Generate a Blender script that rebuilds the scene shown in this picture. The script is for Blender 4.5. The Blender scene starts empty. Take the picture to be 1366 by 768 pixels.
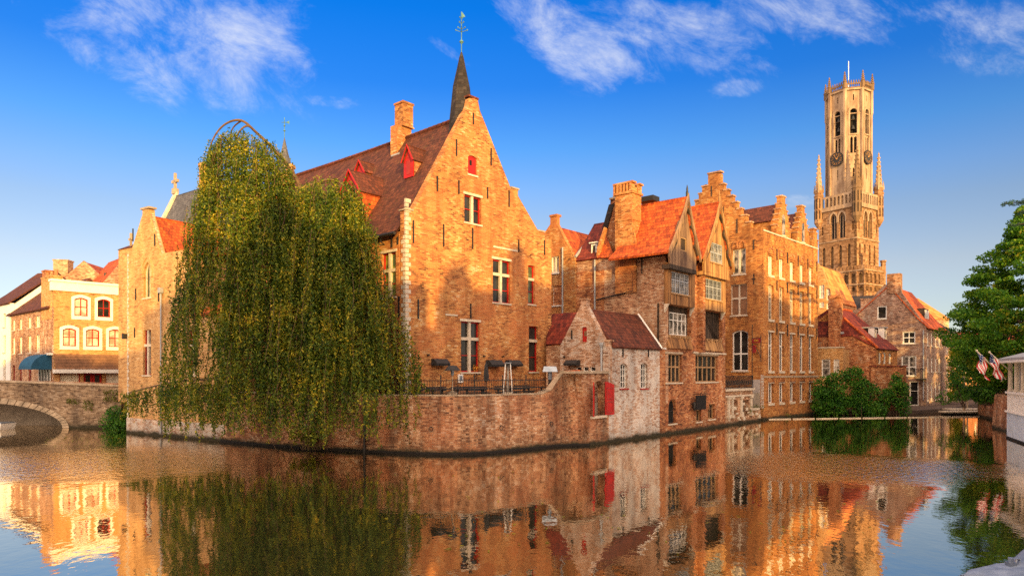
import bpy, bmesh, math, random
import numpy as np
from mathutils import Vector
from mathutils.geometry import tessellate_polygon
R = math.radians
random.seed(7)
rng = np.random.default_rng(11)
S = bpy.context.scene
C = S.collection

# ------------------------------------------------------------ camera, sky, sun
FPX, HZ, CH = 910.0, 497.0, 4.0          # focal length and horizon in photo pixels, eye height over the water
cd = bpy.data.cameras.new("camera")
cd.sensor_width = 36
cd.lens = 36 * FPX / 1366
cd.shift_y = (HZ - 384) / 1366
cd.clip_end = 3000
cam = bpy.data.objects.new("camera", cd)
C.objects.link(cam)
cam.location = (0, 0, CH)
cam.rotation_euler = (R(90), 0, 0)
S.camera = cam

SKY_FILL = (9.6, 7.3, 5.4)
SUN_EL = R(8.0)
SUN_H = Vector((0.35, -0.937)).normalized()
SUN_DIR = Vector((SUN_H.x * math.cos(SUN_EL), SUN_H.y * math.cos(SUN_EL), math.sin(SUN_EL)))
sd = bpy.data.lights.new("sun", 'SUN')
sd.energy = 2.9
sd.angle = R(0.6)
sd.color = (1.0, 0.64, 0.19)
sun = bpy.data.objects.new("sun", sd)
C.objects.link(sun)
sun.rotation_euler = SUN_DIR.to_track_quat('Z', 'Y').to_euler()
S.view_settings.view_transform = 'Standard'
S.view_settings.look = 'None'
S.view_settings.exposure = 1.4
S.view_settings.gamma = 1
S.render.engine = 'CYCLES'
S.cycles.use_denoising = False

w = bpy.data.worlds.new("World")
S.world = w
w.use_nodes = True
nt = w.node_tree
nt.nodes.clear()
N = nt.nodes.new
L = nt.links.new
out = N('ShaderNodeOutputWorld')
bg = N('ShaderNodeBackground')
bg.inputs[1].default_value = 0.15
sky = N('ShaderNodeTexSky')
sky.sky_type = 'NISHITA'
sky.sun_disc = False
sky.sun_elevation = SUN_EL
sky.sun_rotation = math.atan2(SUN_H.x, SUN_H.y)
sky.air_density = 1.0
sky.dust_density = 0.4
sky.ozone_density = 2.0
tc = N('ShaderNodeTexCoord')
sep = N('ShaderNodeSeparateXYZ')
L(tc.outputs['Generated'], sep.inputs[0])


def wm(op, a, b=None, clamp=False):
    n = N('ShaderNodeMath')
    n.operation = op
    n.use_clamp = clamp
    for i, x in enumerate((a, b)):
        if x is None:
            continue
        if isinstance(x, (int, float)):
            n.inputs[i].default_value = x
        else:
            L(x, n.inputs[i])
    return n.outputs[0]


def wramp(fac, stops, interp='LINEAR'):
    n = N('ShaderNodeValToRGB')
    n.color_ramp.interpolation = interp
    e = n.color_ramp.elements
    while len(e) < len(stops):
        e.new(0.5)
    for k, (p, c) in enumerate(stops):
        e[k].position = p
        e[k].color = (*c, 1)
    L(fac, n.inputs[0])
    return n.outputs[0]


# clear-air tint by elevation: deep azure overhead, pale near the horizon
el = wm('MAXIMUM', sep.outputs['Z'], 0.0)
tint = wramp(el, SKY_TINT := [(0.0, (.45, .48, .66)), (0.14, (.56, .45, .49)), (0.215, (.46, .43, .51)), (0.256, (.36, .43, .60)),
                              (0.31, (.20, .40, .66)), (0.385, (.06, .30, .69)), (0.47, (.01, .29, .74)), (1.0, (.01, .25, .7))])
mul = N('ShaderNodeMixRGB')
mul.blend_type = 'MULTIPLY'
mul.inputs[0].default_value = 1.0
L(sky.outputs[0], mul.inputs[1])
L(tint, mul.inputs[2])
# wispy clouds, laid out by direction in the sky
yy = wm('MAXIMUM', sep.outputs['Y'], 0.05)
cx = wm('DIVIDE', sep.outputs['X'], yy)
cz = wm('DIVIDE', wm('MAXIMUM', sep.outputs['Z'], 0.0), yy)
cmb = N('ShaderNodeCombineXYZ')
L(cx, cmb.inputs[0])
L(cz, cmb.inputs[1])


def blob(px, py, rx, ry, ang, k=1.0):
    m = N('ShaderNodeMapping')
    m.vector_type = 'TEXTURE'
    m.inputs['Location'].default_value = ((px - 683) / FPX, (HZ - py) / FPX, 0)
    m.inputs['Rotation'].default_value = (0, 0, R(ang))
    m.inputs['Scale'].default_value = (rx / FPX, ry / FPX, 1)
    L(cmb.outputs[0], m.inputs[0])
    g = N('ShaderNodeTexGradient')
    g.gradient_type = 'SPHERICAL'
    L(m.outputs[0], g.inputs[0])
    return wm('MULTIPLY', wm('MINIMUM', wm('MULTIPLY', g.outputs['Fac'], 1.7), 1.0), k)


blobs = [(225, 42, 280, 95, -20, 1.0), (150, 85, 130, 34, -34, .75), (330, 50, 150, 62, -25, 1.0), (300, 15, 240, 60, -5, .8),
         (440, 135, 75, 14, -4, .7), (600, 68, 55, 15, -30, .85), (770, 55, 150, 70, -28, 1.1), (860, 30, 190, 60, -10, .9),
         (950, 70, 160, 50, -8, .85), (985, 118, 60, 22, 8, .9), (1140, 12, 240, 66, -4, .85), (1310, 45, 170, 66, -10, .7),
         (1068, 268, 42, 16, 8, 1.0), (800, 105, 60, 24, -40, .75), (720, 15, 90, 40, -20, .9)]
mask = None
for b in blobs:
    o_ = blob(*b)
    mask = o_ if mask is None else wm('MAXIMUM', mask, o_)


def cnoise(rot, sc, nscale, detail, rough, dist):
    m = N('ShaderNodeMapping')
    m.vector_type = 'TEXTURE'
    m.inputs['Rotation'].default_value = (0, 0, R(rot))
    m.inputs['Scale'].default_value = sc
    L(cmb.outputs[0], m.inputs[0])
    n = N('ShaderNodeTexNoise')
    n.inputs['Scale'].default_value = nscale
    n.inputs['Detail'].default_value = detail
    n.inputs['Roughness'].default_value = rough
    n.inputs['Distortion'].default_value = dist
    L(m.outputs[0], n.inputs['Vector'])
    return n.outputs['Fac']


n1 = cnoise(-28, (1.7, 1, 1), 13, 14, 0.70, 0.35)
n2 = cnoise(-25, (1.5, 1, 1), 4.2, 8, 0.62, 0.25)
dens = wm('ADD', wm('MULTIPLY', n1, 1.7), wm('MULTIPLY', n2, 1.3))
dens = wm('ADD', wm('SUBTRACT', dens, 1.66), wm('MULTIPLY', mask, 0.46))
mr = N('ShaderNodeMapRange')
mr.interpolation_type = 'SMOOTHSTEP'
mr.inputs['From Min'].default_value = 0.0
mr.inputs['From Max'].default_value = 0.95
L(dens, mr.inputs['Value'])
amt = wm('MULTIPLY', mr.outputs[0], wm('MINIMUM', wm('MULTIPLY', mask, 3.0), 1.0))
amt = wm('MULTIPLY', amt, 0.86)
cm = N('ShaderNodeMixRGB')
cm.inputs[2].default_value = (2.3, 2.35, 2.5, 1)
L(amt, cm.inputs[0])
L(mul.outputs[0], cm.inputs[1])
# added warm fill light in the unseen sky, high up and behind the viewer
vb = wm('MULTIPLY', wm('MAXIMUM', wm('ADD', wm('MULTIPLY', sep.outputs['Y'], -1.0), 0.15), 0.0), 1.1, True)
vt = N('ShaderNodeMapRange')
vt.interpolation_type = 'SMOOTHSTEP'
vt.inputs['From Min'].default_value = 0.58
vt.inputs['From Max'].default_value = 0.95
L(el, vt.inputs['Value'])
fill_amt = wm('MAXIMUM', vb, wm('MULTIPLY', vt.outputs[0], 0.6))
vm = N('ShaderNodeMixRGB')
vm.inputs[2].default_value = (*SKY_FILL, 1)
L(fill_amt, vm.inputs[0])
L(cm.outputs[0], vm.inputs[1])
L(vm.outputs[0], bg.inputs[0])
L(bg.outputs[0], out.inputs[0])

# ------------------------------------------------------------ helpers


def px2x(px, Y):
    return (px - 683) / FPX * Y


def py2z(py, Y):
    return CH + (HZ - py) / FPX * Y


def at(px, py, Y):
    return Vector((px2x(px, Y), Y, py2z(py, Y)))


class Face:
    """a vertical plane: origin A, horizontal direction d (left to right as seen), n = outward normal"""

    def __init__(s, A, d):
        s.A = Vector((A[0], A[1]))
        s.d = Vector((d[0], d[1])).normalized()
        s.n = Vector((s.d.y, -s.d.x))

    def off(s, k):
        return Face(s.A + s.n * k, s.d)

    def u(s, px):
        k = (px - 683) / FPX
        return (k * s.A.y - s.A.x) / (s.d.x - k * s.d.y)

    def uv(s, px, py):
        t = s.u(px)
        return (t, py2z(py, s.A.y + t * s.d.y))

    def w(s, u, z, d=0.0):
        p = s.A + s.d * u + s.n * d
        return (p.x, p.y, z)


class MB:
    def __init__(s):
        s.v, s.f, s.mi = [], [], []

    def add(s, vs, fs, mi=0):
        b = len(s.v)
        s.v += [tuple(p) for p in vs]
        s.f += [tuple(b + i for i in f) for f in fs]
        s.mi += [mi] * len(fs)
        return s

    def hexa(s, p, mi=0):
        return s.add(p, [(0, 3, 2, 1), (4, 5, 6, 7), (0, 1, 5, 4), (1, 2, 6, 5), (2, 3, 7, 6), (3, 0, 4, 7)], mi)

    def box(s, x0, x1, y0, y1, z0, z1, mi=0):
        return s.hexa([(x0, y0, z0), (x1, y0, z0), (x1, y1, z0), (x0, y1, z0),
                       (x0, y0, z1), (x1, y0, z1), (x1, y1, z1), (x0, y1, z1)], mi)

    def bf(s, F, u0, u1, z0, z1, d0, d1, mi=0):
        return s.hexa([F.w(u0, z0, d1), F.w(u1, z0, d1), F.w(u1, z0, d0), F.w(u0, z0, d0),
                       F.w(u0, z1, d1), F.w(u1, z1, d1), F.w(u1, z1, d0), F.w(u0, z1, d0)], mi)

    def prism(s, pts, vec, mi=0):
        n = len(pts)
        vec = Vector(vec)
        a = [Vector(p) for p in pts]
        b = [p + vec for p in a]
        tris = tessellate_polygon([a])
        fs = [tuple(t) for t in tris] + [tuple(n + i for i in reversed(t)) for t in tris]
        fs += [(i, (i + 1) % n, n + (i + 1) % n, n + i) for i in range(n)]
        return s.add(a + b, fs, mi)

    def tube(s, pts, r, n=6, mi=0, cap=True):
        pts = [Vector(p) for p in pts]
        rs = r if isinstance(r, (list, tuple)) else [r] * len(pts)
        vs, fs = [], []
        ref = None
        for i, p in enumerate(pts):
            t = (pts[min(i + 1, len(pts) - 1)] - pts[max(i - 1, 0)])
            t = t.normalized() if t.length > 1e-9 else Vector((0, 0, 1))
            if ref is None:
                ref = Vector((1, 0, 0)) if abs(t.x) < .8 else Vector((0, 1, 0))
            a = (ref - t * ref.dot(t)).normalized()
            b = t.cross(a)
            ref = a
            for k in range(n):
                q = 2 * math.pi * k / n
                vs.append(p + (a * math.cos(q) + b * math.sin(q)) * rs[i])
        for i in range(len(pts) - 1):
            for k in range(n):
                fs.append((i * n + k, i * n + (k + 1) % n, (i + 1) * n + (k + 1) % n, (i + 1) * n + k))
        if cap:
            fs.append(tuple(reversed(range(n))))
            fs.append(tuple(range((len(pts) - 1) * n, len(pts) * n)))
        return s.add(vs, fs, mi)

    def lathe(s, c, prof, n=12, mi=0, rot=0.0):
        """prof: list of (r, z)"""
        vs, fs = [], []
        for (r, z) in prof:
            for k in range(n):
                q = rot + 2 * math.pi * k / n
                vs.append((c[0] + r * math.cos(q), c[1] + r * math.sin(q), c[2] + z))
        m = len(prof)
        for i in range(m - 1):
            for k in range(n):
                fs.append((i * n + k, i * n + (k + 1) % n, (i + 1) * n + (k + 1) % n, (i + 1) * n + k))
        fs.append(tuple(reversed(range(n))))
        fs.append(tuple(range((m - 1) * n, m * n)))
        return s.add(vs, fs, mi)

    def slab(s, pts, th, mi=0):
        """a flat polygon thickened downwards along its normal"""
        a = [Vector(p) for p in pts]
        n = (a[1] - a[0]).cross(a[2] - a[0]).normalized()
        if n.z > 0:
            n = -n
        return s.prism(a, n * th, mi)

    def wall(s, F, outer, holes, th, d=0.0, mi=0):
        """polygon with holes on face F (u,z), thickened backwards, with reveals"""
        rings = [outer] + holes
        fr, bk, idx = [], [], []
        for rg in rings:
            idx.append((len(fr), len(rg)))
            for (u, z) in rg:
                fr.append(F.w(u, z, d))
                bk.append(F.w(u, z, d - th))
        tris = tessellate_polygon([[Vector((u, z, 0)) for (u, z) in rg] for rg in rings])
        n = len(fr)
        fs = [tuple(t) for t in tris] + [tuple(n + i for i in reversed(t)) for t in tris]
        for (b, k) in idx:
            for i in range(k):
                j = (i + 1) % k
                fs.append((b + i, b + j, n + b + j, n + b + i))
        return s.add(fr + bk, fs, mi)


WP = {}


def put(name, mb, mat, parent=None, smooth=False, origin=None, recalc=True):
    vs = np.array(mb.v, dtype=float)
    lo, hi = vs.min(0), vs.max(0)
    o0 = Vector(((lo[0] + hi[0]) / 2, (lo[1] + hi[1]) / 2, lo[2])) if origin is None else Vector(origin)
    me = bpy.data.meshes.new(name)
    me.from_pydata([tuple(p) for p in (vs - np.array(o0))], [], mb.f)
    mats = mat if isinstance(mat, (list, tuple)) else [mat]
    for m in mats:
        me.materials.append(m)
    if len(mats) > 1:
        me.polygons.foreach_set('material_index', mb.mi)
    if recalc:
        bm = bmesh.new()
        bm.from_mesh(me)
        bmesh.ops.recalc_face_normals(bm, faces=bm.faces)
        bm.to_mesh(me)
        bm.free()
    uvl = me.uv_layers.new(name='UVMap')
    uvs = np.zeros((len(me.loops), 2))
    Z = Vector((0, 0, 1))
    for p in me.polygons:
        n = p.normal
        if abs(n.z) > .97:
            t, b = Vector((1, 0, 0)), Vector((0, 1, 0))
        else:
            t = Z.cross(n).normalized()
            b = n.cross(t)
        for li in p.loop_indices:
            q = me.vertices[me.loops[li].vertex_index].co + o0
            uvs[li] = (q.dot(t), q.dot(b))
    uvl.data.foreach_set('uv', uvs.ravel())
    if smooth:
        me.polygons.foreach_set('use_smooth', [True] * len(me.polygons))
    me.update()
    o = bpy.data.objects.new(name, me)
    C.objects.link(o)
    wp = o0
    if parent is not None:
        o.parent = parent
        o.location = wp - WP[parent.name]
    else:
        o.location = wp
    WP[o.name] = wp.copy()
    return o


def thing(name, label, cat, loc, group=None):
    o = bpy.data.objects.new(name, None)
    C.objects.link(o)
    o.empty_display_size = 0.3
    o.location = loc
    o['label'] = label
    o['category'] = cat
    if group:
        o['group'] = group
    WP[o.name] = Vector(loc)
    return o


def tag(o, label, cat, group=None):
    o['label'] = label
    o['category'] = cat
    if group:
        o['group'] = group
    return o


def struct(name, mb, mat, smooth=False):
    o = put(name, mb, mat, None, smooth)
    o['kind'] = 'structure'
    return o


def copy_tree(o, parent=None):
    c = o.copy()
    C.objects.link(c)
    c.parent = parent
    for ch in list(o.children):
        copy_tree(ch, c)
    return c


def hole(u0, u1, z0, z1, arch='flat'):
    w_ = u1 - u0
    um = (u0 + u1) / 2
    if arch == 'flat':
        return [(u0, z0), (u1, z0), (u1, z1), (u0, z1)]
    pts = [(u0, z0), (u1, z0)]
    if arch == 'seg':
        h = .16 * w_
        for i in range(7):
            a = i / 6
            pts.append((u1 - w_ * a, z1 - h + h * math.sin(math.pi * (.0 + a)) if 0 < i < 6 else z1 - h))
    elif arch == 'round':
        h = w_ / 2
        for i in range(9):
            q = math.pi * i / 8
            pts.append((um + h * math.cos(q), z1 - h + h * math.sin(q)))
    elif arch == 'point':
        h = min(w_ * .87, (z1 - z0) * .6)
        for i in range(5):
            q = math.pi / 3 * i / 4
            pts.append((u0 + w_ * math.cos(q), z1 - h + h / .866 * math.sin(q)))
        for i in range(3, -1, -1):
            q = math.pi / 3 * i / 4
            pts.append((u1 - w_ * math.cos(q), z1 - h + h / .866 * math.sin(q)))
    return pts


def inset_ring(pts, um, zm, k):
    return pts


def window(par, F, box, holes, frame, pane, cols=2, rows=(.5,), arch='flat', rec=.14, fw=.07, bw=.045, sill=None,
           stone=None, transom=None, lintel=None, uz=False, name='window', sillh=.09, fine=0, fmat=None):
    """cut a hole in the wall F and set a framed window in it. box = (px0,py0,px1,py1) in photo pixels, or u0,z1,u1,z0"""
    if uz:
        u0, z1, u1, z0 = box
    else:
        x0, y0, x1, y1 = box
        ym = (y0 + y1) / 2
        xm = (x0 + x1) / 2
        u0, u1 = F.u(x0), F.u(x1)
        z1, z0 = F.uv(xm, y0)[1], F.uv(xm, y1)[1]
    holes.append(hole(u0, u1, z0, z1, arch))
    H = z1 - z0
    W = u1 - u0
    m = MB()
    fr = -rec
    # frame
    if arch == 'flat':
        m.bf(F, u0, u0 + fw, z0, z1, fr - .07, fr)
        m.bf(F, u1 - fw, u1, z0, z1, fr - .07, fr)
        m.bf(F, u0 + fw, u1 - fw, z0, z0 + fw, fr - .07, fr)
        m.bf(F, u0 + fw, u1 - fw, z1 - fw, z1, fr - .07, fr)
    else:
        ou = hole(u0, u1, z0, z1, arch)
        inn = hole(u0 + fw, u1 - fw, z0 + fw, z1 - fw, arch)
        m.wall(F, ou, [inn], .07, fr)
    e = .004
    for i in range(1, cols):
        u = u0 + W * i / cols
        ww = bw if not stone else bw
        m.bf(F, u - ww / 2, u + ww / 2, z0 + fw, z1 - (fw if arch == 'flat' else -.02 if arch != 'seg' else .02), fr - .06, fr - e)
    for r in rows:
        z = z0 + H * r
        m.bf(F, u0 + fw, u1 - fw, z - bw / 2, z + bw / 2, fr - .055, fr - 2 * e)
    if fine:
        for c in range(cols):
            a = u0 + W * c / cols
            b = u0 + W * (c + 1) / cols
            for k in range(1, fine):
                u = a + (b - a) * k / fine
                m.bf(F, u - .012, u + .012, z0 + fw, z1 - fw, fr - .05, fr - 3 * e)
        nr = max(2, int(H / .28))
        for k in range(1, nr):
            z = z0 + H * k / nr
            m.bf(F, u0 + fw, u1 - fw, z - .012, z + .012, fr - .045, fr - 4 * e)
    o = put(name, m, frame, par)
    g = MB()
    pn = pane
    g.bf(F, u0 + .01, u1 - .01, z0 + .01, z1 - .01, fr - .09, fr - .065)
    put('pane', g, pn, o)
    if stone:
        k = MB()
        sw = .085
        if cols > 1:
            um = (u0 + u1) / 2
            k.bf(F, um - sw, um + sw, z0, z1, fr - .05, fr + .09)
        if transom:
            z = z0 + H * transom
            if cols > 1:
                k.bf(F, u0, um - sw, z - sw, z + sw, fr - .05, fr + .087)
                k.bf(F, um + sw, u1, z - sw, z + sw, fr - .05, fr + .087)
            else:
                k.bf(F, u0, u1, z - sw, z + sw, fr - .05, fr + .087)
        if len(k.v):
            put('stone_mullion', k, stone, o)
    if sill:
        k = MB().bf(F, u0 - .07, u1 + .07, z0 - sillh, z0 - .002, -.1, .07)
        put('sill', k, sill, o)
    if lintel:
        k = MB().bf(F, u0 - .1, u1 + .1, z1 + .002, z1 + .14, -.1, .035)
        put('lintel', k, lintel, o)
    return (u0, u1, z0, z1)


def anchor(par, F, px, y0, y1, mat, cross=False):
    u = F.u(px)
    z1, z0 = F.uv(px, y0)[1], F.uv(px, y1)[1]
    m = MB().bf(F, u - .035, u + .035, z0, z1, .002, .06)
    if cross:
        zm = (z0 + z1) / 2
        m.bf(F, u - .18, u + .18, zm - .03, zm + .03, .06, .09)
    put('wall_anchor', m, mat, par)


def P(F, pts):
    return [F.uv(a, b) for a, b in pts]
# ------------------------------------------------------------ materials
class NT:
    def __init__(s, name):
        s.m = bpy.data.materials.new(name)
        s.m.use_nodes = True
        s.t = s.m.node_tree
        s.t.nodes.clear()
        s.out = s.t.nodes.new('ShaderNodeOutputMaterial')

    def n(s, typ, **kw):
        o = s.t.nodes.new(typ)
        for k, v in kw.items():
            if k.startswith('_'):
                setattr(o, k[1:], v)
            else:
                key = k.replace('__', ' ')
                if hasattr(v, 'links') or isinstance(v, bpy.types.NodeSocket):
                    s.t.links.new(v, o.inputs[key])
                else:
                    o.inputs[key].default_value = v
        return o

    def math(s, op, a, b=0.0, clamp=False):
        o = s.t.nodes.new('ShaderNodeMath')
        o.operation = op
        o.use_clamp = clamp
        for i, x in enumerate((a, b)):
            if isinstance(x, (int, float)):
                o.inputs[i].default_value = x
            else:
                s.t.links.new(x, o.inputs[i])
        return o.outputs[0]

    def ramp(s, fac, stops, interp='LINEAR'):
        o = s.t.nodes.new('ShaderNodeValToRGB')
        o.color_ramp.interpolation = interp
        e = o.color_ramp.elements
        while len(e) < len(stops):
            e.new(.5)
        for k, (p, c) in enumerate(stops):
            e[k].position = p
            e[k].color = (*c, 1)
        s.t.links.new(fac, o.inputs[0])
        return o.outputs[0]

    def mix(s, fac, a, b, mode='MIX'):
        o = s.t.nodes.new('ShaderNodeMixRGB')
        o.blend_type = mode
        for i, x in enumerate((fac, a, b)):
            if isinstance(x, (int, float)):
                o.inputs[i].default_value = x
            elif isinstance(x, tuple):
                o.inputs[i].default_value = (*x, 1)
            else:
                s.t.links.new(x, o.inputs[i])
        return o.outputs[0]

    def noise(s, vec, scale, detail=4, rough=.55, dist=0.0):
        o = s.n('ShaderNodeTexNoise', Scale=scale, Detail=detail, Roughness=rough, Distortion=dist)
        if vec is not None:
            s.t.links.new(vec, o.inputs['Vector'])
        return o.outputs['Fac']

    def mapping(s, vec, scale=(1, 1, 1), rot=(0, 0, 0)):
        o = s.t.nodes.new('ShaderNodeMapping')
        o.inputs['Scale'].default_value = scale
        o.inputs['Rotation'].default_value = rot
        s.t.links.new(vec, o.inputs[0])
        return o.outputs[0]

    def uv(s):
        return s.n('ShaderNodeTexCoord').outputs['UV']

    def pos(s):
        return s.n('ShaderNodeNewGeometry').outputs['Position']

    def bump(s, h, strength=.5, dist=.02):
        o = s.n('ShaderNodeBump', Strength=strength, Distance=dist)
        s.t.links.new(h, o.inputs['Height'])
        return o.outputs[0]

    def principled(s, col, rough=.8, normal=None, metallic=0.0, spec=.3, **kw):
        o = s.t.nodes.new('ShaderNodeBsdfPrincipled')
        for key, v in (('Base Color', col), ('Roughness', rough), ('Metallic', metallic), ('Specular IOR Level', spec)):
            if isinstance(v, tuple):
                o.inputs[key].default_value = (*v, 1)
            elif isinstance(v, (int, float)):
                o.inputs[key].default_value = v
            else:
                s.t.links.new(v, o.inputs[key])
        if normal is not None:
            s.t.links.new(normal, o.inputs['Normal'])
        s.t.links.new(o.outputs[0], s.out.inputs[0])
        return o


def brick(name, pal, mortar, bw=.27, bh=.088, msize=.010, patch=None, patch_amt=.5, grime=.35, white=None, white_lo=.5,
          wet=True, bump=.5, vs=1.0):
    t = NT(name)
    uv = t.uv()
    pos = t.pos()
    # wobble so that courses are not ruler straight
    wob = t.n('ShaderNodeTexNoise', Scale=1.3, Detail=2)
    t.t.links.new(uv, wob.inputs['Vector'])
    sub = t.n('ShaderNodeVectorMath', _operation='SCALE')
    t.t.links.new(wob.outputs['Color'], sub.inputs[0])
    sub.inputs['Scale'].default_value = .035
    addv = t.n('ShaderNodeVectorMath', _operation='ADD')
    t.t.links.new(uv, addv.inputs[0])
    t.t.links.new(sub.outputs[0], addv.inputs[1])
    b = t.n('ShaderNodeTexBrick', Scale=1.0)
    b.inputs['Color1'].default_value = (0, 0, 0, 1)
    b.inputs['Color2'].default_value = (1, 1, 1, 1)
    b.inputs['Mortar'].default_value = (.5, .5, .5, 1)
    b.inputs['Mortar Size'].default_value = msize
    b.inputs['Mortar Smooth'].default_value = .3
    b.inputs['Brick Width'].default_value = bw
    b.inputs['Row Height'].default_value = bh
    t.t.links.new(addv.outputs[0], b.inputs['Vector'])
    n_big = t.noise(pos, .35, 5, .6, .4)
    n_mid = t.noise(pos, 1.7, 6, .65, .3)
    n_fin = t.noise(uv, 9.0, 4, .7)
    f = t.math('ADD', t.math('MULTIPLY', b.outputs['Color'], .62), t.math('MULTIPLY', t.math('SUBTRACT', n_mid, .5), .9))
    f = t.math('ADD', f, t.math('MULTIPLY', t.math('SUBTRACT', n_fin, .5), .45))
    f = t.math('ADD', f, t.math('MULTIPLY', t.math('SUBTRACT', n_big, .5), .6 * vs))
    f = t.math('ADD', f, .20, True)
    k = len(pal) - 1
    col = t.ramp(f, [(i / k, c) for i, c in enumerate(pal)])
    if patch is not None:
        pm = t.ramp(t.noise(pos, .55, 5, .6, .8), [(.46, (0, 0, 0)), (.62, (1, 1, 1))])
        col = t.mix(t.math('MULTIPLY', pm, patch_amt), col, patch)
    if white is not None:
        wm_ = t.math('ADD', t.noise(pos, .8, 6, .7, .5), t.math('MULTIPLY', b.outputs['Color'], .16))
        wm_ = t.ramp(wm_, [(white_lo, (0, 0, 0)), (white_lo + .12, (1, 1, 1))])
        col = t.mix(wm_, col, white)
    col = t.mix(t.math('MULTIPLY', b.outputs['Fac'], .75), col, mortar)
    # weathering: vertical streaks and soot
    st = t.noise(t.mapping(pos, (1.2, 1.2, .22)), 1.0, 6, .65)
    gm = t.ramp(st, [(.40, (1, 1, 1)), (.66, (1 - grime, 1 - grime, 1 - grime * .95))])
    col = t.mix(1.0, col, gm, 'MULTIPLY')
    if wet:  # algae and damp at the waterline
        sx = t.n('ShaderNodeSeparateXYZ')
        t.t.links.new(pos, sx.inputs[0])
        h = t.math('ADD', sx.outputs['Z'], t.math('MULTIPLY', t.math('SUBTRACT', t.noise(pos, 1.2, 5, .6), .5), .5))
        wmk = t.ramp(t.math('MULTIPLY', h, .5), [(.06, (1, 1, 1)), (.16, (.25, .25, .25)), (.5, (0, 0, 0))])
        col = t.mix(wmk, col, (.035, .03, .018))
    hgt = t.math('SUBTRACT', t.math('MULTIPLY', n_fin, .5), t.math('MULTIPLY', b.outputs['Fac'], 1.0))
    nrm = t.bump(t.math('ADD', hgt, t.math('MULTIPLY', b.outputs['Color'], .35)), bump, .02)
    t.principled(col, .88, nrm, spec=.15)
    return t.m


def tiles(name, pal, tw=.22, th=.26, bump=.9, moss=.0, mosscol=(.16, .13, .03)):
    t = NT(name)
    uv = t.uv()
    pos = t.pos()
    b = t.n('ShaderNodeTexBrick', Scale=1.0)
    b.inputs['Color1'].default_value = (0, 0, 0, 1)
    b.inputs['Color2'].default_value = (1, 1, 1, 1)
    b.inputs['Mortar'].default_value = (0, 0, 0, 1)
    b.inputs['Mortar Size'].default_value = .012
    b.inputs['Brick Width'].default_value = tw
    b.inputs['Row Height'].default_value = th
    t.t.links.new(uv, b.inputs['Vector'])
    sx = t.n('ShaderNodeSeparateXYZ')
    t.t.links.new(uv, sx.inputs[0])
    row = t.math('FRACT', t.math('DIVIDE', sx.outputs['Y'], th))
    f = t.math('ADD', t.math('MULTIPLY', b.outputs['Color'], .55), t.math('MULTIPLY', t.math('SUBTRACT', t.noise(pos, 1.1, 6, .7, .4), .5), 1.1))
    f = t.math('ADD', f, .22, True)
    k = len(pal) - 1
    col = t.ramp(f, [(i / k, c) for i, c in enumerate(pal)])
    col = t.mix(t.math('MULTIPLY', b.outputs['Fac'], .7), col, (.03, .015, .01))
    if moss:
        mm = t.ramp(t.noise(pos, 2.3, 6, .7), [(.56, (0, 0, 0)), (.72, (1, 1, 1))])
        col = t.mix(t.math('MULTIPLY', mm, moss), col, mosscol)
    h = t.math('ADD', t.math('MULTIPLY', t.math('SUBTRACT', 1.0, row), 1.0), t.math('MULTIPLY', b.outputs['Color'], .25))
    t.principled(col, .8, t.bump(h, bump, .03), spec=.2)
    return t.m


def plain(name, col, rough=.7, var=.25, scale=3.0, bump=.15, metallic=0.0, spec=.3, col2=None, streak=False):
    t = NT(name)
    pos = t.pos()
    v = t.mapping(pos, (1, 1, .25)) if streak else pos
    n = t.noise(v, scale, 6, .65, .2)
    c2 = col2 or tuple(c * (1 - var) for c in col)
    c = t.ramp(n, [(.35, c2), (.62, col)])
    t.principled(c, rough, t.bump(t.noise(pos, scale * 6, 4, .6), bump, .02), metallic=metallic, spec=spec)
    return t.m


def wood(name, c1, c2, board=.16, scale=1.0):
    t = NT(name)
    uv = t.uv()
    sx = t.n('ShaderNodeSeparateXYZ')
    t.t.links.new(uv, sx.inputs[0])
    q = t.math('DIVIDE', sx.outputs['X'], board)
    fr = t.math('FRACT', q)
    fl = t.math('FLOOR', q)
    wn = t.n('ShaderNodeTexWhiteNoise', _noise_dimensions='1D')
    t.t.links.new(fl, wn.inputs['W'])
    gap = t.ramp(fr, [(0, (1, 1, 1)), (.07, (0, 0, 0)), (.93, (0, 0, 0)), (1, (1, 1, 1))])
    g = t.noise(t.mapping(uv, (22, 1.4, 1)), 1.0, 6, .7, .3)
    st = t.noise(t.mapping(t.pos(), (2, 2, .5)), 1.0, 5, .7)
    f = t.math('ADD', t.math('MULTIPLY', g, .6), t.math('MULTIPLY', wn.outputs['Value'], .4))
    f = t.math('ADD', f, t.math('MULTIPLY', t.math('SUBTRACT', st, .5), 1.1), True)
    col = t.ramp(f, [(.25, c2), (.75, c1)])
    col = t.mix(gap, col, tuple(c * .25 for c in c2))
    t.principled(col, .75, t.bump(t.math('SUBTRACT', g, t.math('MULTIPLY', gap, 2)), .4, .02), spec=.25)
    return t.m


def glass(name, col, rough=.06, spec=.8, col2=None, scale=1.2):
    t = NT(name)
    pos = t.pos()
    n = t.noise(pos, scale, 3, .5)
    c = t.ramp(n, [(.4, col2 or tuple(x * .4 for x in col)), (.6, col)])
    t.principled(c, rough, t.bump(t.noise(pos, 2.2, 2, .5), .25, .02), spec=spec)
    return t.m


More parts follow.
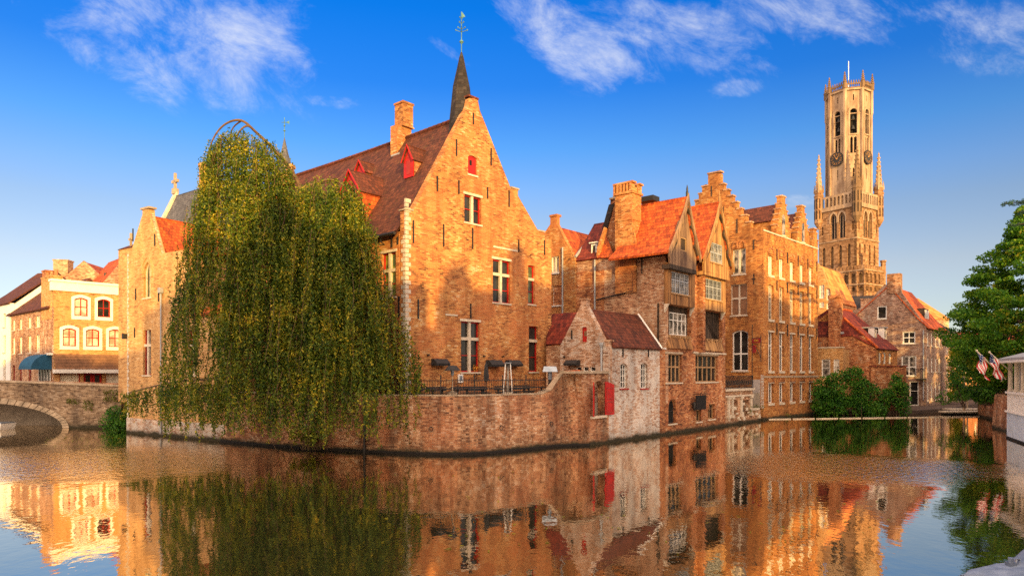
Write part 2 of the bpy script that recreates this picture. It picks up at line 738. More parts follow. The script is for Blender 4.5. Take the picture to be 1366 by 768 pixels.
def leaf(name, cols, trans=.35, lowfreq=.5):
    t = NT(name)
    g = t.n('ShaderNodeNewGeometry')
    f = g.outputs['Random Per Island']
    n = t.noise(g.outputs['Position'], lowfreq, 3, .6)
    f = t.math('ADD', t.math('MULTIPLY', f, .7), t.math('MULTIPLY', t.math('SUBTRACT', n, .5), 1.3))
    f = t.math('ADD', f, .15, True)
    k = len(cols) - 1
    col = t.ramp(f, [(i / k, c) for i, c in enumerate(cols)])
    d = t.n('ShaderNodeBsdfPrincipled')
    t.t.links.new(col, d.inputs['Base Color'])
    d.inputs['Roughness'].default_value = .55
    d.inputs['Specular IOR Level'].default_value = .25
    tr = t.n('ShaderNodeBsdfTranslucent')
    t.t.links.new(t.mix(1.0, col, (1.3, 1.25, .5), 'MULTIPLY'), tr.inputs['Color'])
    mx = t.n('ShaderNodeMixShader')
    mx.inputs[0].default_value = trans
    t.t.links.new(d.outputs[0], mx.inputs[1])
    t.t.links.new(tr.outputs[0], mx.inputs[2])
    t.t.links.new(mx.outputs[0], t.out.inputs[0])
    return t.m


M = {}
M['brick_gold'] = brick('gold_brick', [(.05, .022, .011), (.30, .105, .034), (.52, .205, .058), (.60, .30, .10), (.72, .52, .30)], (.42, .25, .13),
                        patch=(.52, .15, .045), patch_amt=.65, grime=.42, vs=1.3)
M['brick_wall'] = brick('old_quay_brick', [(.04, .022, .016), (.24, .10, .05), (.48, .22, .10), (.58, .35, .20), (.74, .56, .42)], (.34, .24, .16),
                        patch=(.44, .13, .05), patch_amt=.5, grime=.65, vs=1.5)
M['brick_red'] = brick('red_brick', [(.035, .014, .01), (.24, .075, .035), (.46, .16, .06), (.56, .25, .10), (.68, .46, .30)], (.30, .17, .1),
                       grime=.5, vs=1.4)
M['brick_white'] = brick('limewashed_brick', [(.14, .07, .045), (.40, .22, .14), (.50, .34, .24), (.58, .45, .35), (.66, .56, .46)], (.48, .38, .3),
                         white=(.62, .55, .48), white_lo=.53, grime=.4)
M['brick_annex'] = brick('pale_pink_brick', [(.08, .04, .03), (.36, .18, .10), (.54, .31, .19), (.64, .45, .32), (.74, .62, .50)], (.5, .38, .28),
                        white=(.60, .50, .42), white_lo=.60, grime=.4)
M['brick_pale'] = brick('pale_gold_brick', [(.14, .06, .025), (.42, .19, .065), (.54, .265, .085), (.60, .33, .13), (.66, .46, .25)], (.46, .31, .17),
                        grime=.2, wet=False)
M['brick_lw'] = brick('chapel_brick', [(.2, .09, .035), (.44, .22, .08), (.56, .30, .11), (.60, .35, .14), (.66, .46, .26)], (.46, .32, .18),
                      grime=.3, white=None)
M['brick_pink'] = brick('weathered_pink_brick', [(.06, .03, .022), (.32, .14, .075), (.50, .25, .13), (.60, .38, .23), (.74, .58, .44)], (.42, .3, .2),
                        grime=.45, vs=1.2)
M['brick_bridge'] = brick('bridge_brick', [(.03, .022, .016), (.15, .09, .055), (.26, .17, .10), (.34, .24, .16), (.50, .40, .30)], (.26, .2, .14),
                           grime=.6, vs=1.3)
M['brick_grey'] = brick('grey_pink_brick', [(.05, .03, .025), (.24, .12, .08), (.38, .21, .14), (.46, .30, .21), (.58, .46, .37)], (.34, .26, .2),
                         grime=.45, vs=1.2)
M['brick_big'] = brick('orange_brick', [(.04, .018, .01), (.32, .11, .033), (.52, .20, .052), (.60, .27, .075), (.70, .45, .22)], (.36, .19, .08),
                       grime=.45, patch=(.30, .10, .035), patch_amt=.4, vs=1.2)
M['belfry_stone'] = brick('belfry_brick', [(.08, .04, .02), (.20, .095, .042), (.31, .16, .072), (.38, .21, .105), (.46, .30, .19)], (.36, .24, .13),
                          bw=.9, bh=.35, msize=.02, grime=.35, wet=False, bump=.2)
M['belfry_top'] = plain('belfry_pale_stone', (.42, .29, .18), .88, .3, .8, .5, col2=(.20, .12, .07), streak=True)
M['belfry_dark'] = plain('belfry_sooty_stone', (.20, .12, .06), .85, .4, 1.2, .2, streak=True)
M['roof_brown'] = tiles('brown_tiles', [(.03, .010, .007), (.075, .024, .014), (.12, .037, .02), (.17, .06, .03)], moss=.3)
M['roof_orange'] = tiles('orange_tiles', [(.09, .016, .008), (.33, .055, .015), (.50, .10, .02), (.60, .16, .035)], moss=.15)
M['roof_red'] = tiles('dark_red_pantiles', [(.03, .008, .007), (.11, .017, .012), (.19, .03, .017), (.28, .06, .03)], tw=.24, th=.32, moss=.35,
                      mosscol=(.06, .04, .02))
M['roof_moss'] = tiles('mossy_tiles', [(.03, .012, .01), (.085, .024, .014), (.14, .038, .02), (.22, .06, .028)], moss=.6, mosscol=(.075, .045, .02))
M['roof_check'] = tiles('checkered_tiles', [(.30, .08, .03), (.5, .16, .04), (.62, .26, .07), (.66, .32, .1)], tw=.9, th=.9)
M['slate'] = tiles('slate', [(.012, .010, .010), (.025, .021, .02), (.042, .034, .03), (.08, .06, .05)], tw=.3, th=.2, bump=.6)
M['slate_grey'] = tiles('grey_slate', [(.05, .05, .06), (.08, .08, .09), (.11, .11, .12), (.16, .15, .16)], tw=.3, th=.2, bump=.5)
M['stone'] = plain('pale_stone', (.60, .50, .38), .85, .3, 2.5, .3)
M['stone_dark'] = plain('weathered_stone', (.42, .32, .22), .88, .45, 2.0, .4)
M['quoin'] = plain('pale_quoin_stone', (.56, .48, .38), .85, .4, 5.0, .3)
M['white'] = plain('white_paint', (.78, .74, .68), .6, .12, 1.5, .05)
M['cream'] = plain('cream_blind', (.74, .66, .50), .6, .1, 1.0, .05)
M['red'] = plain('red_paint', (.42, .014, .010), .45, .3, 3.0, .1)
M['red_dull'] = plain('old_red_paint', (.33, .03, .02), .5, .3, 3.0, .1)
M['iron'] = plain('black_iron', (.02, .018, .017), .55, .3, 4.0, .1, spec=.4)
M['iron_blue'] = plain('grey_metal', (.30, .34, .40), .35, .3, 3.0, .05, metallic=.6)
M['copper'] = plain('verdigris', (.10, .22, .20), .6, .4, 3.0, .1)
M['lead'] = plain('lead_sheet', (.34, .35, .37), .55, .3, 2.0, .1)
M['timber'] = wood('oak_boards', (.40, .19, .065), (.10, .045, .018))
M['timber_gold'] = wood('golden_oak_boards', (.50, .27, .10), (.17, .075, .028))
M['timber_grey'] = wood('grey_oak_boards', (.33, .20, .11), (.10, .055, .035))
M['timber_dark'] = wood('dark_boards', (.085, .055, .035), (.03, .02, .012))  # darkest of the board tones, nearly black
M['timber_frame'] = plain('oak_frame', (.42, .25, .12), .75, .4, 4.0, .2, streak=True)
M['glass'] = glass('dark_window_glass', (.035, .033, .03), .1, .35)
M['glass_lead'] = glass('leaded_glass', (.10, .12, .04), .18, .7, (.03, .04, .03), 2.0)
M['glass_green'] = glass('green_leaded_glass', (.24, .26, .03), .2, .3, (.06, .10, .04), 2.0)
M['glass_curtain'] = glass('curtained_glass', (.34, .29, .24), .15, .35, (.04, .035, .03), 2.2)
M['glass_white'] = glass('blind_behind_glass', (.66, .58, .48), .15, .35, (.34, .27, .20), 1.6)
M['void'] = plain('dark_interior', (.012, .010, .009), .9, .3, 2.0, 0)
M['board_brown'] = plain('brown_shutter', (.25, .12, .06), .7, .4, 3, .2)
M['canvas_blue'] = plain('blue_canvas', (.015, .09, .17), .7, .3, 2.0, .1)
M['canvas_dark'] = plain('dark_grey_canvas', (.035, .033, .035), .8, .3, 4.0, .2)
M['bark'] = plain('willow_bark', (.15, .09, .05), .9, .5, 6.0, .5)
M['bark_dark'] = plain('dark_bark', (.10, .065, .045), .9, .5, 5.0, .5)
M['grass'] = plain('garden_soil', (.06, .07, .025), .95, .4, 1.0, .4)
M['paving'] = plain('stone_paving', (.26, .21, .16), .9, .35, 1.5, .3)
M['leaf_willow'] = leaf('willow_leaf', [(.008, .022, .003), (.028, .065, .006), (.08, .125, .009), (.20, .21, .014), (.46, .33, .02)], .28, .7)
M['leaf_tree'] = leaf('tree_leaf', [(.012, .06, .008), (.04, .14, .010), (.10, .23, .014), (.25, .33, .015)], .4, .6)
M['leaf_gold'] = leaf('yellowing_leaf', [(.09, .13, .01), (.18, .2, .012), (.34, .3, .015)], .35, .6)
M['leaf_cedar'] = leaf('cedar_needle', [(.02, .07, .05), (.04, .10, .07), (.06, .12, .06)], .2)
M['leaf_ivy'] = leaf('ivy_leaf', [(.006, .03, .004), (.02, .10, .01), (.06, .18, .014), (.14, .26, .02)], .3, 1.2)
M['leaf_moss'] = leaf('wall_plant_leaf', [(.05, .07, .012), (.10, .11, .015), (.16, .16, .02)], .2)
# ------------------------------------------------------------ water and land
def water_mat():
    t = NT('canal_water')
    pos = t.pos()
    sx = t.n('ShaderNodeSeparateXYZ')
    t.t.links.new(pos, sx.inputs[0])

    def ell(cx, cy, rx, ry):
        a = t.math('DIVIDE', t.math('SUBTRACT', sx.outputs['X'], cx), rx)
        b = t.math('DIVIDE', t.math('SUBTRACT', sx.outputs['Y'], cy), ry)
        q = t.math('ADD', t.math('MULTIPLY', a, a), t.math('MULTIPLY', b, b))
        return t.math('SUBTRACT', 1.0, q)
    p = t.math('MAXIMUM', ell(-21, 31, 13, 8), ell(14.5, 29, 7, 6))
    p = t.math('ADD', p, t.math('MULTIPLY', t.math('SUBTRACT', t.noise(pos, .16, 4, .6, .5), .5), 1.5))
    p = t.n('ShaderNodeMapRange', Value=p)
    p.inputs['From Min'].default_value = 0.15
    p.inputs['From Max'].default_value = 0.8
    patch = p.outputs[0]
    big = t.noise(t.mapping(pos, (1, .7, 1)), 1.1, 3, .55, .3)
    small = t.noise(t.mapping(pos, (1.4, .9, 1)), 3.4, 3, .5, .1)
    h = t.math('ADD', t.math('MULTIPLY', big, .0055), t.math('MULTIPLY', t.math('MULTIPLY', small, .042), t.math('ADD', patch, .05)))
    bp = t.n('ShaderNodeBump', Strength=1.0, Distance=1.0)
    t.t.links.new(h, bp.inputs['Height'])
    gl = t.n('ShaderNodeBsdfGlossy', Roughness=.0)
    gl.inputs['Color'].default_value = (.95, .87, .76, 1)
    t.t.links.new(bp.outputs[0], gl.inputs['Normal'])
    df = t.n('ShaderNodeBsdfDiffuse')
    df.inputs['Color'].default_value = (.02, .022, .010, 1)
    fr = t.n('ShaderNodeFresnel', IOR=1.33)
    t.t.links.new(bp.outputs[0], fr.inputs['Normal'])
    f = t.n('ShaderNodeMapRange', Value=fr.outputs[0])
    f.inputs['From Min'].default_value = .05
    f.inputs['From Max'].default_value = .45
    f.inputs['To Min'].default_value = .45
    f.inputs['To Max'].default_value = .95
    mx = t.n('ShaderNodeMixShader')
    t.t.links.new(f.outputs[0], mx.inputs[0])
    t.t.links.new(df.outputs[0], mx.inputs[1])
    t.t.links.new(gl.outputs[0], mx.inputs[2])
    t.t.links.new(mx.outputs[0], t.out.inputs[0])
    return t.m


M['water'] = water_mat()
struct('canal_water', MB().add([(-400, -14, 0), (400, -14, 0), (400, 300, 0), (-400, 300, 0)], [(0, 1, 2, 3)]), M['water'])

FR = Face((4.24, 37.5), (.651, .759))         # row of houses along the water on the right
uR = FR.u
c_lw = Vector((-25.65, 45.5))                 # waterside corner of the left wing
FL = Face(c_lw, (.8336, -.5524))
GC = Vector((21.28, 57.8))                    # corner of the stepped gable house
FG2 = Face(GC, (.698, .716))


def pr(pts, z0, z1):
    return MB().prism([(x, y, z0) for x, y in pts], (0, 0, z1 - z0))


# land behind the waterfront (top at 2.3 m), its edge kept just behind the quay walls and house fronts
e1 = FR.w(0, 0, -.3)
e2 = FR.w(uR(966), 0, -.3)
g1 = FG2.w(-.2, 0, -.3)
g2 = FG2.w(FG2.u(1091), 0, -.3)
land = [(-42, 56), (-41, 51.9), (-27, 52.0), (-25.2, 46.1), (-16.4, 40.0), (-11.0, 36.5), (-6.0, 34.5), (-2.8, 33.7), (-1.4, 34.2),
        (2.2, 37.6), (4.0, 37.9), (e1[0], e1[1] + .2), (e2[0], e2[1]), (g1[0], g1[1]), (g2[0], g2[1]),
        (31.0, 66.4), (33.5, 69), (48, 84), (60, 300), (-150, 300), (-52, 80)]
struct('quay_ground', pr(land, -1.0, 2.3), M['paving'])
struct('low_quay', pr([(30.0, 65.4), (37.5, 65.2), (44.2, 69.5), (62, 88), (60, 120), (45, 85), (33, 70), (30.5, 67)], -1.0, .35), M['bark_dark'])
struct('left_bank', pr([(-400, 300), (-151, 300), (-60, 90), (-40, 70), (-40, 66), (-58, 63), (-58, 44), (-75, 30), (-80, -14), (-400, -14)], -1, 2.4), M['paving'])
bank = [(47.5, 63.5), (43.0, 63.0), (41.5, 58.0), (35.5, 50), (33.2, 44.0), (34.0, 36), (40, 20), (42, -13), (400, -13), (400, 300), (120, 300), (63, 84)]
struct('right_bank', pr(bank, -1, 2.0), M['grass'])
struct('viewer_quay', pr([(-80.5, -60), (400, -60), (400, -14), (42, -13.2), (40, .8), (-60, .8), (-80.5, -13.5)], -1, 2.2), M['paving'])
struct('far_ground', MB().add([(-2500, 299, 2.1), (2500, 299, 2.1), (2500, 2600, 2.1), (-2500, 2600, 2.1)], [(0, 1, 2, 3)]), M['grass'])

# ------------------------------------------------------------ bridge on the left
Yb = 49.4


def bridge():
    t = thing('stone_bridge', 'low arched brick bridge with pale stone voussoirs at the left edge', 'bridge', (-34, Yb + 3, 0))
    xs = [px2x(-420, Yb), px2x(84, Yb)]
    x_r = px2x(168, Yb + .6)
    xc = px2x(-32, Yb)               # crown
    a = px2x(84, Yb) - xc
    crown = 1.85
    arc = [(xc + a * math.cos(q), crown * math.sin(q)) for q in [math.pi * i / 24 for i in range(25)]]

    def top(x):
        return py2z(509.3 + max(0, (683 + x / Yb * FPX)) / 168 * 6.5, Yb)
    xl = px2x(-420, Yb)
    outer = [(x_r, -.4), (x_r, top(x_r))] + [(x, top(x)) for x in np.linspace(x_r, xl, 14)[1:-1]] + [(xl, top(xl)), (xl, -.4)]
    hol = [(xc - a, -.35)] + [(x, max(z, -.3)) for x, z in reversed(arc)] + [(xc + a, -.35)]
    F = Face((0, Yb), (1, 0))
    m = MB()
    ring = [(x, z) for x, z in outer]
    # single outline: go round the arch opening from below
    poly = [(x_r, -.4)] + outer[1:-1] + [(xl, -.4), (xc - a, -.4)] + [(x, z) for x, z in reversed(arc)] + [(xc + a, -.4)]
    m.wall(F, poly, [], .45)
    m2 = [(x, min(z, 2.6)) for x, z in poly]
    put('parapet_wall', m, M['brick_bridge'], t)
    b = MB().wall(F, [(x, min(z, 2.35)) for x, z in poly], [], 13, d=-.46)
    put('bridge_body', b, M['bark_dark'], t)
    k = MB().wall(F, [(x, max(z, 2.0)) for x, z in ([(xl, 2.2)] + [(x_r, 2.2)] + outer[1:-1])], [], .45, d=-5.9)
    put('parapet_wall', k, M['brick_wall'], t)
    # coping
    cs = MB()
    q = np.linspace(x_r, xl, 40)
    for i in range(39):
        x1, x0 = q[i], q[i + 1]
        cs.hexa([(x0 + .02, Yb - .08, top(x0) + .003), (x1, Yb - .08, top(x1) + .003), (x1, Yb + .52, top(x1) + .003), (x0 + .02, Yb + .52, top(x0) + .003),
                 (x0 + .02, Yb - .08, top(x0) + .13), (x1, Yb - .08, top(x1) + .13), (x1, Yb + .52, top(x1) + .13), (x0 + .02, Yb + .52, top(x0) + .13)])
    put('coping', cs, M['stone_dark'], t)
    # voussoirs
    v = MB()
    n = 34
    for i in range(n):
        q0, q1 = math.pi * (i + .06) / n, math.pi * (i + .94) / n
        pts = []
        for rr, qq in ((1, q0), (1, q1), (1.0, q1), (1.0, q0)):
            pts.append((rr, qq))
        r1 = [(xc + a * math.cos(q), crown * math.sin(q)) for q in (q0, q1)]
        r2 = [(xc + (a + .46) * math.cos(q), (crown + .40) * math.sin(q)) for q in (q1, q0)]
        if min(z for _, z in r1) < -.1:
            continue
        v.prism([(x, Yb - .06, z) for x, z in r1 + r2], (0, .055, 0))
    put('arch_ring', v, M['stone_dark'], t)
    # abutment between bridge and wing, with a dark culvert
    F2 = Face((px2x(140, 50.4), 50.4), (1, 0))
    return t


bridge()

# ------------------------------------------------------------ terrace wall along the water
TW = [(-16.9, 39.65), (-11.2, 36.0), (-8.6, 34.85), (-6.2, 34.0), (-4.5, 33.45), (-2.85, 33.2), (-1.26, 33.7), (.6, 35.3), (2.2, 36.85), (3.2, 37.3), (4.24, 37.5)]


def catmull(p, n):
    p = [Vector(q) for q in p]
    r = []
    for i in range(len(p) - 1):
        a, b, c, d = p[max(i - 1, 0)], p[i], p[i + 1], p[min(i + 2, len(p) - 1)]
        for k in range(n):
            t = k / n
            r.append(.5 * ((2 * b) + (c - a) * t + (2 * a - 5 * b + 4 * c - d) * t * t + (3 * b - a - 3 * c + d) * t ** 3))
    r.append(p[-1])
    return r


TWP = catmull(TW, 8)
TOPY = [(0, 527), (722, 526.8), (737, 520), (745.5, 507), (753, 496.6), (775, 494.6), (778, 507), (787, 548), (800, 552)]


def tw_top(p):
    px = 683 + p.x / p.y * FPX
    if px < 722:
        return 2.86
    y = np.interp(px, [a for a, _ in TOPY], [b for _, b in TOPY])
    return max(py2z(y, p.y), 1.6) if px > 726 else 2.86


def terrace_wall():
    t = thing('quay_wall', 'curving brick quay wall under the terrace railing, swept up at its right end', 'wall', (-2.85, 33.4, 0))
    ps = []
    for i in range(len(TWP) - 1):
        for k in range(3):
            ps.append(TWP[i].lerp(TWP[i + 1], k / 3))
    ps.append(TWP[-1])
    m, cap, cap2, base = MB(), MB(), MB(), MB()
    nrm = []
    for i, p in enumerate(ps):
        d = (ps[min(i + 1, len(ps) - 1)] - ps[max(i - 1, 0)]).normalized()
        nrm.append(Vector((d.y, -d.x)))
    for i in range(len(ps) - 1):
        a, b = ps[i], ps[i + 1]
        na, nb = nrm[i], nrm[i + 1]
        za, zb = tw_top(a), tw_top(b)

        def q(p, n, d, z):
            return (p.x + n.x * d, p.y + n.y * d, z)
        m.add([q(a, na, 0.04, -.4), q(b, nb, 0.04, -.4), q(b, nb, -.1, zb), q(a, na, -.1, za), q(a, na, -.5, -.4), q(b, nb, -.5, -.4), q(b, nb, -.5, zb), q(a, na, -.5, za)],
              [(0, 1, 2, 3), (5, 4, 7, 6)])
        base.hexa([q(a, na, .09, -.3), q(b, nb, .09, -.3), q(b, nb, .03, -.3), q(a, na, .03, -.3),
                   q(a, na, .07, .09), q(b, nb, .07, .09), q(b, nb, .03, .12), q(a, na, .03, .12)])
        pa = 683 + a.x / a.y * FPX
        tgt = cap if pa < 752 else cap2
        if pa < 776:
            tgt.hexa([q(a, na, -.08, za), q(b, nb, -.08, zb), q(b, nb, -.56, zb), q(a, na, -.56, za),
                      q(a, na, -.08, za + .05), q(b, nb, -.08, zb + .05), q(b, nb, -.56, zb + .07), q(a, na, -.56, za + .07)])
    w1 = put('wall', m, M['brick_wall'], t, recalc=False)
    put('coping', cap, M['stone_dark'], t)
    put('tile_cap', cap2, M['roof_orange'], t)
    put('footing', base, M['void'], t)


terrace_wall()
struct('terrace_floor', pr([(-16.4, 41.0), (-11.0, 36.6), (-6.0, 34.6), (-2.8, 33.8), (-1.5, 34.3), (2.2, 37.7), (3.9, 38.0), (4.2, 38.6), (2.7, 43.6), (-5.5, 35.7), (-14.5, 43)], 2.304, 2.45), M['paving'])
# ------------------------------------------------------------ main house with the big gable
dU = Vector((.686, .7276)).normalized()
dB = Vector((-.752, .659)).normalized()
A0 = Vector((px2x(541, 35.2), 35.2))
FM = Face(A0, dU)
FS = Face(A0 + dB * 18.7, -dB)      # its long side wall, facing left


def z3(v2, z):
    return Vector((v2.x, v2.y, z))


def main_house():
    t = thing('gabled_house', 'tall golden brick house with steep brown roof and big gable over the terrace', 'house', (A0.x, A0.y, 2.3))
    holes = []
    red, st, gl = M['red'], M['stone'], M['glass']
    # big gable wall
    window(t, FM, (657.5, 347, 680.5, 404), holes, red, M['glass'], 2, (.3,), stone=st, transom=.66, sill=st, lintel=st, fine=0)
    window(t, FM, (704.5, 354, 713.5, 405.6), holes, red, M['glass_lead'], 1, (.33,), stone=st, transom=.64, sill=st)
    window(t, FM, (615, 429, 639.5, 496), holes, red, M['glass'], 2, (.33,), stone=st, transom=.66, sill=st, lintel=st)
    window(t, FM, (705.5, 435, 717.5, 495.5), holes, red, M['glass'], 1, (.32,), stone=st, transom=.68, sill=st)
    window(t, FM, (619.5, 261.5, 641.7, 298), holes, red, M['glass'], 2, (.5,), stone=st, sill=st, lintel=st)
    # attic hatch
    u0, u1 = FM.u(624.3), FM.u(636.5)
    zb, zt = FM.uv(630, 233)[1], FM.uv(630, 207.5)[1]
    holes.append(hole(u0, u1, zb, zt, 'seg'))
    hm = MB().wall(FM, hole(u0, u1, zb, zt, 'seg'), [], .06, d=-.1)
    hatch = put('hatch_door', hm, M['red'], t)
    put('vent_hole', MB().bf(FM, u0 + .2, u0 + .38, zt - .55, zt - .25, -.1, -.09), M['void'], hatch)
    put('sill', MB().bf(FM, u0 - .05, u1 + .05, zb - .1, zb - .003, -.1, .06), st, hatch)
    outer = [(0, 2.0)] + [(FM.u(735.5), 2.0)] + P(FM, [(735.5, 320), (727, 319.6), (725.8, 309.6), (718, 308), (691, 261), (691, 252.5), (681.5, 251.5),
             (640, 147), (637, 131), (625.5, 131), (622, 146), (550.5, 282)]) + [(.42, FM.uv(549, 280.5)[1]), (0, FM.uv(541, 280.5)[1])]
    m = MB().wall(FM, outer, holes, .45)
    put('gable_wall', m, M['brick_gold'], t)
    # side wall
    ze = 11.35
    hs = []
    window(t, FS, (509.5, 337, 528, 396), hs, red, M['glass_green'], 2, (.3,), stone=st, transom=.6, sill=st, lintel=st)
    window(t, FS, (519, 428, 533, 500), hs, red, M['glass'], 2, (.33,), stone=st, transom=.66, sill=st)
    window(t, FS, (470, 345, 487, 400), hs, red, M['glass_green'], 2, (.3,), stone=st, transom=.6, sill=st, lintel=st)
    Ls = 18.7
    put('side_wall', MB().wall(FS, [(0, 2.0), (Ls - .5, 2.0), (Ls - .5, ze), (0, ze)], hs, .4), M['brick_gold'], t)
    # solid core and far side
    ap = FM.uv(628, 150)[1]
    ua = FM.u(629)
    ur = FM.u(719)
    zr = 10.9
    back = z3(dB, 0)
    core = [FM.w(.45, 2.0, -.46), FM.w(ur + .6, 2.0, -.46), FM.w(ur + .6, zr - .1, -.46), FM.w(ua, ap - .75, -.46), FM.w(.45, ze - .1, -.46)]
    put('rear_wall', MB().prism(core, back * (Ls - .8)), M['brick_gold'], t)
    # roof
    R0 = Vector(FM.w(ua, ap - .1, -.40))
    R1 = R0 + back * (Ls - .2)
    E0 = Vector(FM.w(-.28, ze - .12, -.40))
    E1 = E0 + back * (Ls - .2)
    Q0 = Vector(FM.w(ur + .8, zr - .1, -.40))
    Q1 = Q0 + back * (Ls - .2)
    # the left slope sags a little like an old roof
    rf = MB()
    nx, ny = 24, 10
    g = []
    for j in range(ny + 1):
        for i in range(nx + 1):
            a, b = i / nx, j / ny
            p = (R0.lerp(R1, a)).lerp(E0.lerp(E1, a), b)
            p.z += .05 * math.sin(a * 9 + b * 4) * math.sin(math.pi * b) - .10 * math.sin(math.pi * a) * (1 - b)
            if b > .85:
                p.z += .12 * (b - .85) / .15
            g.append(p)
    rf.add(g, [(j * (nx + 1) + i, j * (nx + 1) + i + 1, (j + 1) * (nx + 1) + i + 1, (j + 1) * (nx + 1) + i) for j in range(ny) for i in range(nx)])
    low = [p - Vector((0, 0, .15)) for p in g]
    rf.add(low, [(j * (nx + 1) + i, (j + 1) * (nx + 1) + i, (j + 1) * (nx + 1) + i + 1, j * (nx + 1) + i + 1) for j in range(ny) for i in range(nx)])
    rf.slab([R0, R1, Q1, Q0], .12)
    roof = put('roof', rf, M['roof_brown'], t)
    rc = MB()
    for k in range(46):
        a = R0.lerp(R1, (k + .05) / 46)
        b = R0.lerp(R1, (k + .95) / 46)
        dz = -.10 * math.sin(math.pi * (k + .5) / 46) + .03
        rc.tube([a + Vector((0, 0, dz)), b + Vector((0, 0, dz + .015))], .13, 6)
    put('ridge_tile', rc, M['roof_moss'], roof)
    gut = MB().tube([E0 + Vector((-.08, -.09, -.02)), E1 + Vector((-.08, -.09, -.02))], .09, 6)
    put('gutter', gut, M['iron'], t)
    br = MB()
    for k in range(1, 14):
        b0 = E0.lerp(E1, k / 14)
        w0 = b0 + Vector((.33 * .66, .33 * .75, -.45))
        br.tube([b0 + Vector((0, 0, -.1)), b0 + Vector((.02, .02, -.3)), w0], .035, 4)
    put('gutter_bracket', br, M['iron'], t)
    # far end gable with little chimney
    FE = Face(Vector((R1.x, R1.y)) - dU * 0, dU)
    eg = MB()
    pa = [E1 + Vector((0, 0, .35)), R1 + Vector((0, 0, .45)), Q1 + Vector((0, 0, .35)), Q1 + Vector((0, 0, -1)), E1 + Vector((0, 0, -1))]
    eg.prism(pa, back * .4)
    put('rear_gable', eg, M['brick_gold'], t)
    c = R1 + back * .2
    k = MB().box(c.x - .22, c.x + .22, c.y - .3, c.y + .3, c.z, c.z + .75)
    k.box(c.x - .30, c.x + .30, c.y - .38, c.y + .38, c.z + .75, c.z + .95)
    put('chimney', k, M['brick_pale'], t)
    # ridge chimney
    def along(px):
        kk = (px - 683) / FPX
        return (kk * R0.y - R0.x) / (dB.x - kk * dB.y)
    tc = along(538)
    c0 = R0 + back * tc
    FCh = Face((c0.x, c0.y), dB * -1)
    top = py2z(138.5, c0.y)
    mid = py2z(170, c0.y)
    ch = MB().bf(FCh, -.40, .40, mid, top - .12, -.45, .35)
    ch.bf(FCh, -.45, .45, top - .12, top, -.50, .40)
    ch.bf(FCh, -.45, .45, mid - .08, mid, -.50, .40)
    ch.bf(FCh, -.32, .30, c0.z - 2.6, mid - .08, -.4, .75)
    chim = put('chimney', ch, M['brick_gold'], t)
    put('lead_flashing', MB().bf(FCh, -.18, .6, c0.z - 1.35, c0.z - 1.2, .72, .82), M['lead'], chim)
    # dormers on the left slope
    qn = -Vector((-dB.y, dB.x))
    qn = Vector((-.659, -.752)).normalized()
    run = (Vector((E0.x, E0.y)) - Vector((R0.x, R0.y))).dot(qn)
    slope = (R0.z - E0.z) / run

    def roofhit(px, py):
        kx, kz = (px - 683) / FPX, (HZ - py) / FPX
        # plane: z = R0.z - slope*q, q = (xy-R0).qn
        den = kz + slope * (kx * qn.x + qn.y)
        Y = (R0.z - CH + slope * (R0.x * qn.x + R0.y * qn.y)) / den
        p = Vector((kx * Y, Y, CH + kz * Y))
        r = Vector((p.x - R0.x, p.y - R0.y))
        return r.dot(dB), r.dot(qn), p.z

    def dormer(px, pybase, w, h_front, h_gable, front='door', red_side=False, ov=.12):
        tt, q, z = roofhit(px, pybase)

        def W(a, b, zz):
            v = Vector((R0.x, R0.y)) + dB * (tt + a) + qn * b
            return Vector((v.x, v.y, zz))
        zf = z + h_front          # eave height
        zp = zf + h_gable         # peak
        def qat(zz):
            return (R0.z - zz) / slope
        m = MB()
        m.prism([W(-w / 2, q, z - .15), W(-w / 2, q, zf), W(-w / 2, qat(zf) - .1, zf)], W(w, q, 0) - W(0, q, 0))
        d = put('dormer', m, M['roof_orange'] if red_side else M['brick_red'], t)
        f = MB()
        f.prism([W(-w / 2 - .02, q + .03, z - .05), W(w / 2 + .02, q + .03, z - .05), W(w / 2 + .02, q + .03, zf), W(0, q + .03, zp), W(-w / 2 - .02, q + .03, zf)],
                Vector((qn.x, qn.y, 0)) * .06)
        put('front_board', f, M['red'], d)
        o = MB()
        o.prism([W(-w * .22, q + .092, z + .12), W(w * .22, q + .092, z + .12), W(w * .22, q + .092, zf - .12), W(-w * .22, q + .092, zf - .12)], Vector((qn.x, qn.y, 0)) * .012)
        o.prism([W(-w * .12, q + .092, zf + .02), W(w * .12, q + .092, zf + .02), W(0, q + .092, zf + h_gable * .4)], Vector((qn.x, qn.y, 0)) * .012)
        put('opening', o, M['void'] if front == 'dark' else M['red_dull'], d)
        r = MB()
        e = w / 2 + ov
        ze_ = zf - (h_gable / (w / 2)) * ov
        F0 = q + .2
        for sgn in (-1, 1):
            r.slab([W(0, F0, zp + .05), W(sgn * e, F0, ze_ + .05), W(sgn * e, qat(ze_ + .05) - .25, ze_ + .05), W(0, qat(zp) - .25, zp + .05)], .07)
        put('dormer_roof', r, M['roof_moss'], d)
        v = MB().tube([W(-e, F0 + .02, ze_ + .02), W(0, F0 + .02, zp + .03), W(e, F0 + .02, ze_ + .02)], .045, 4)
        put('verge_board', v, M['red'], d)
    dormer(546.5, 236, .78, 1.02, .72)
    dormer(482, 243, .95, .62, .68)
    dormer(469, 305, 1.9, 2.05, 1.25, front='dark', red_side=True)
    # quoins on the corner
    q_ = MB()
    z = 2.46
    i = 0
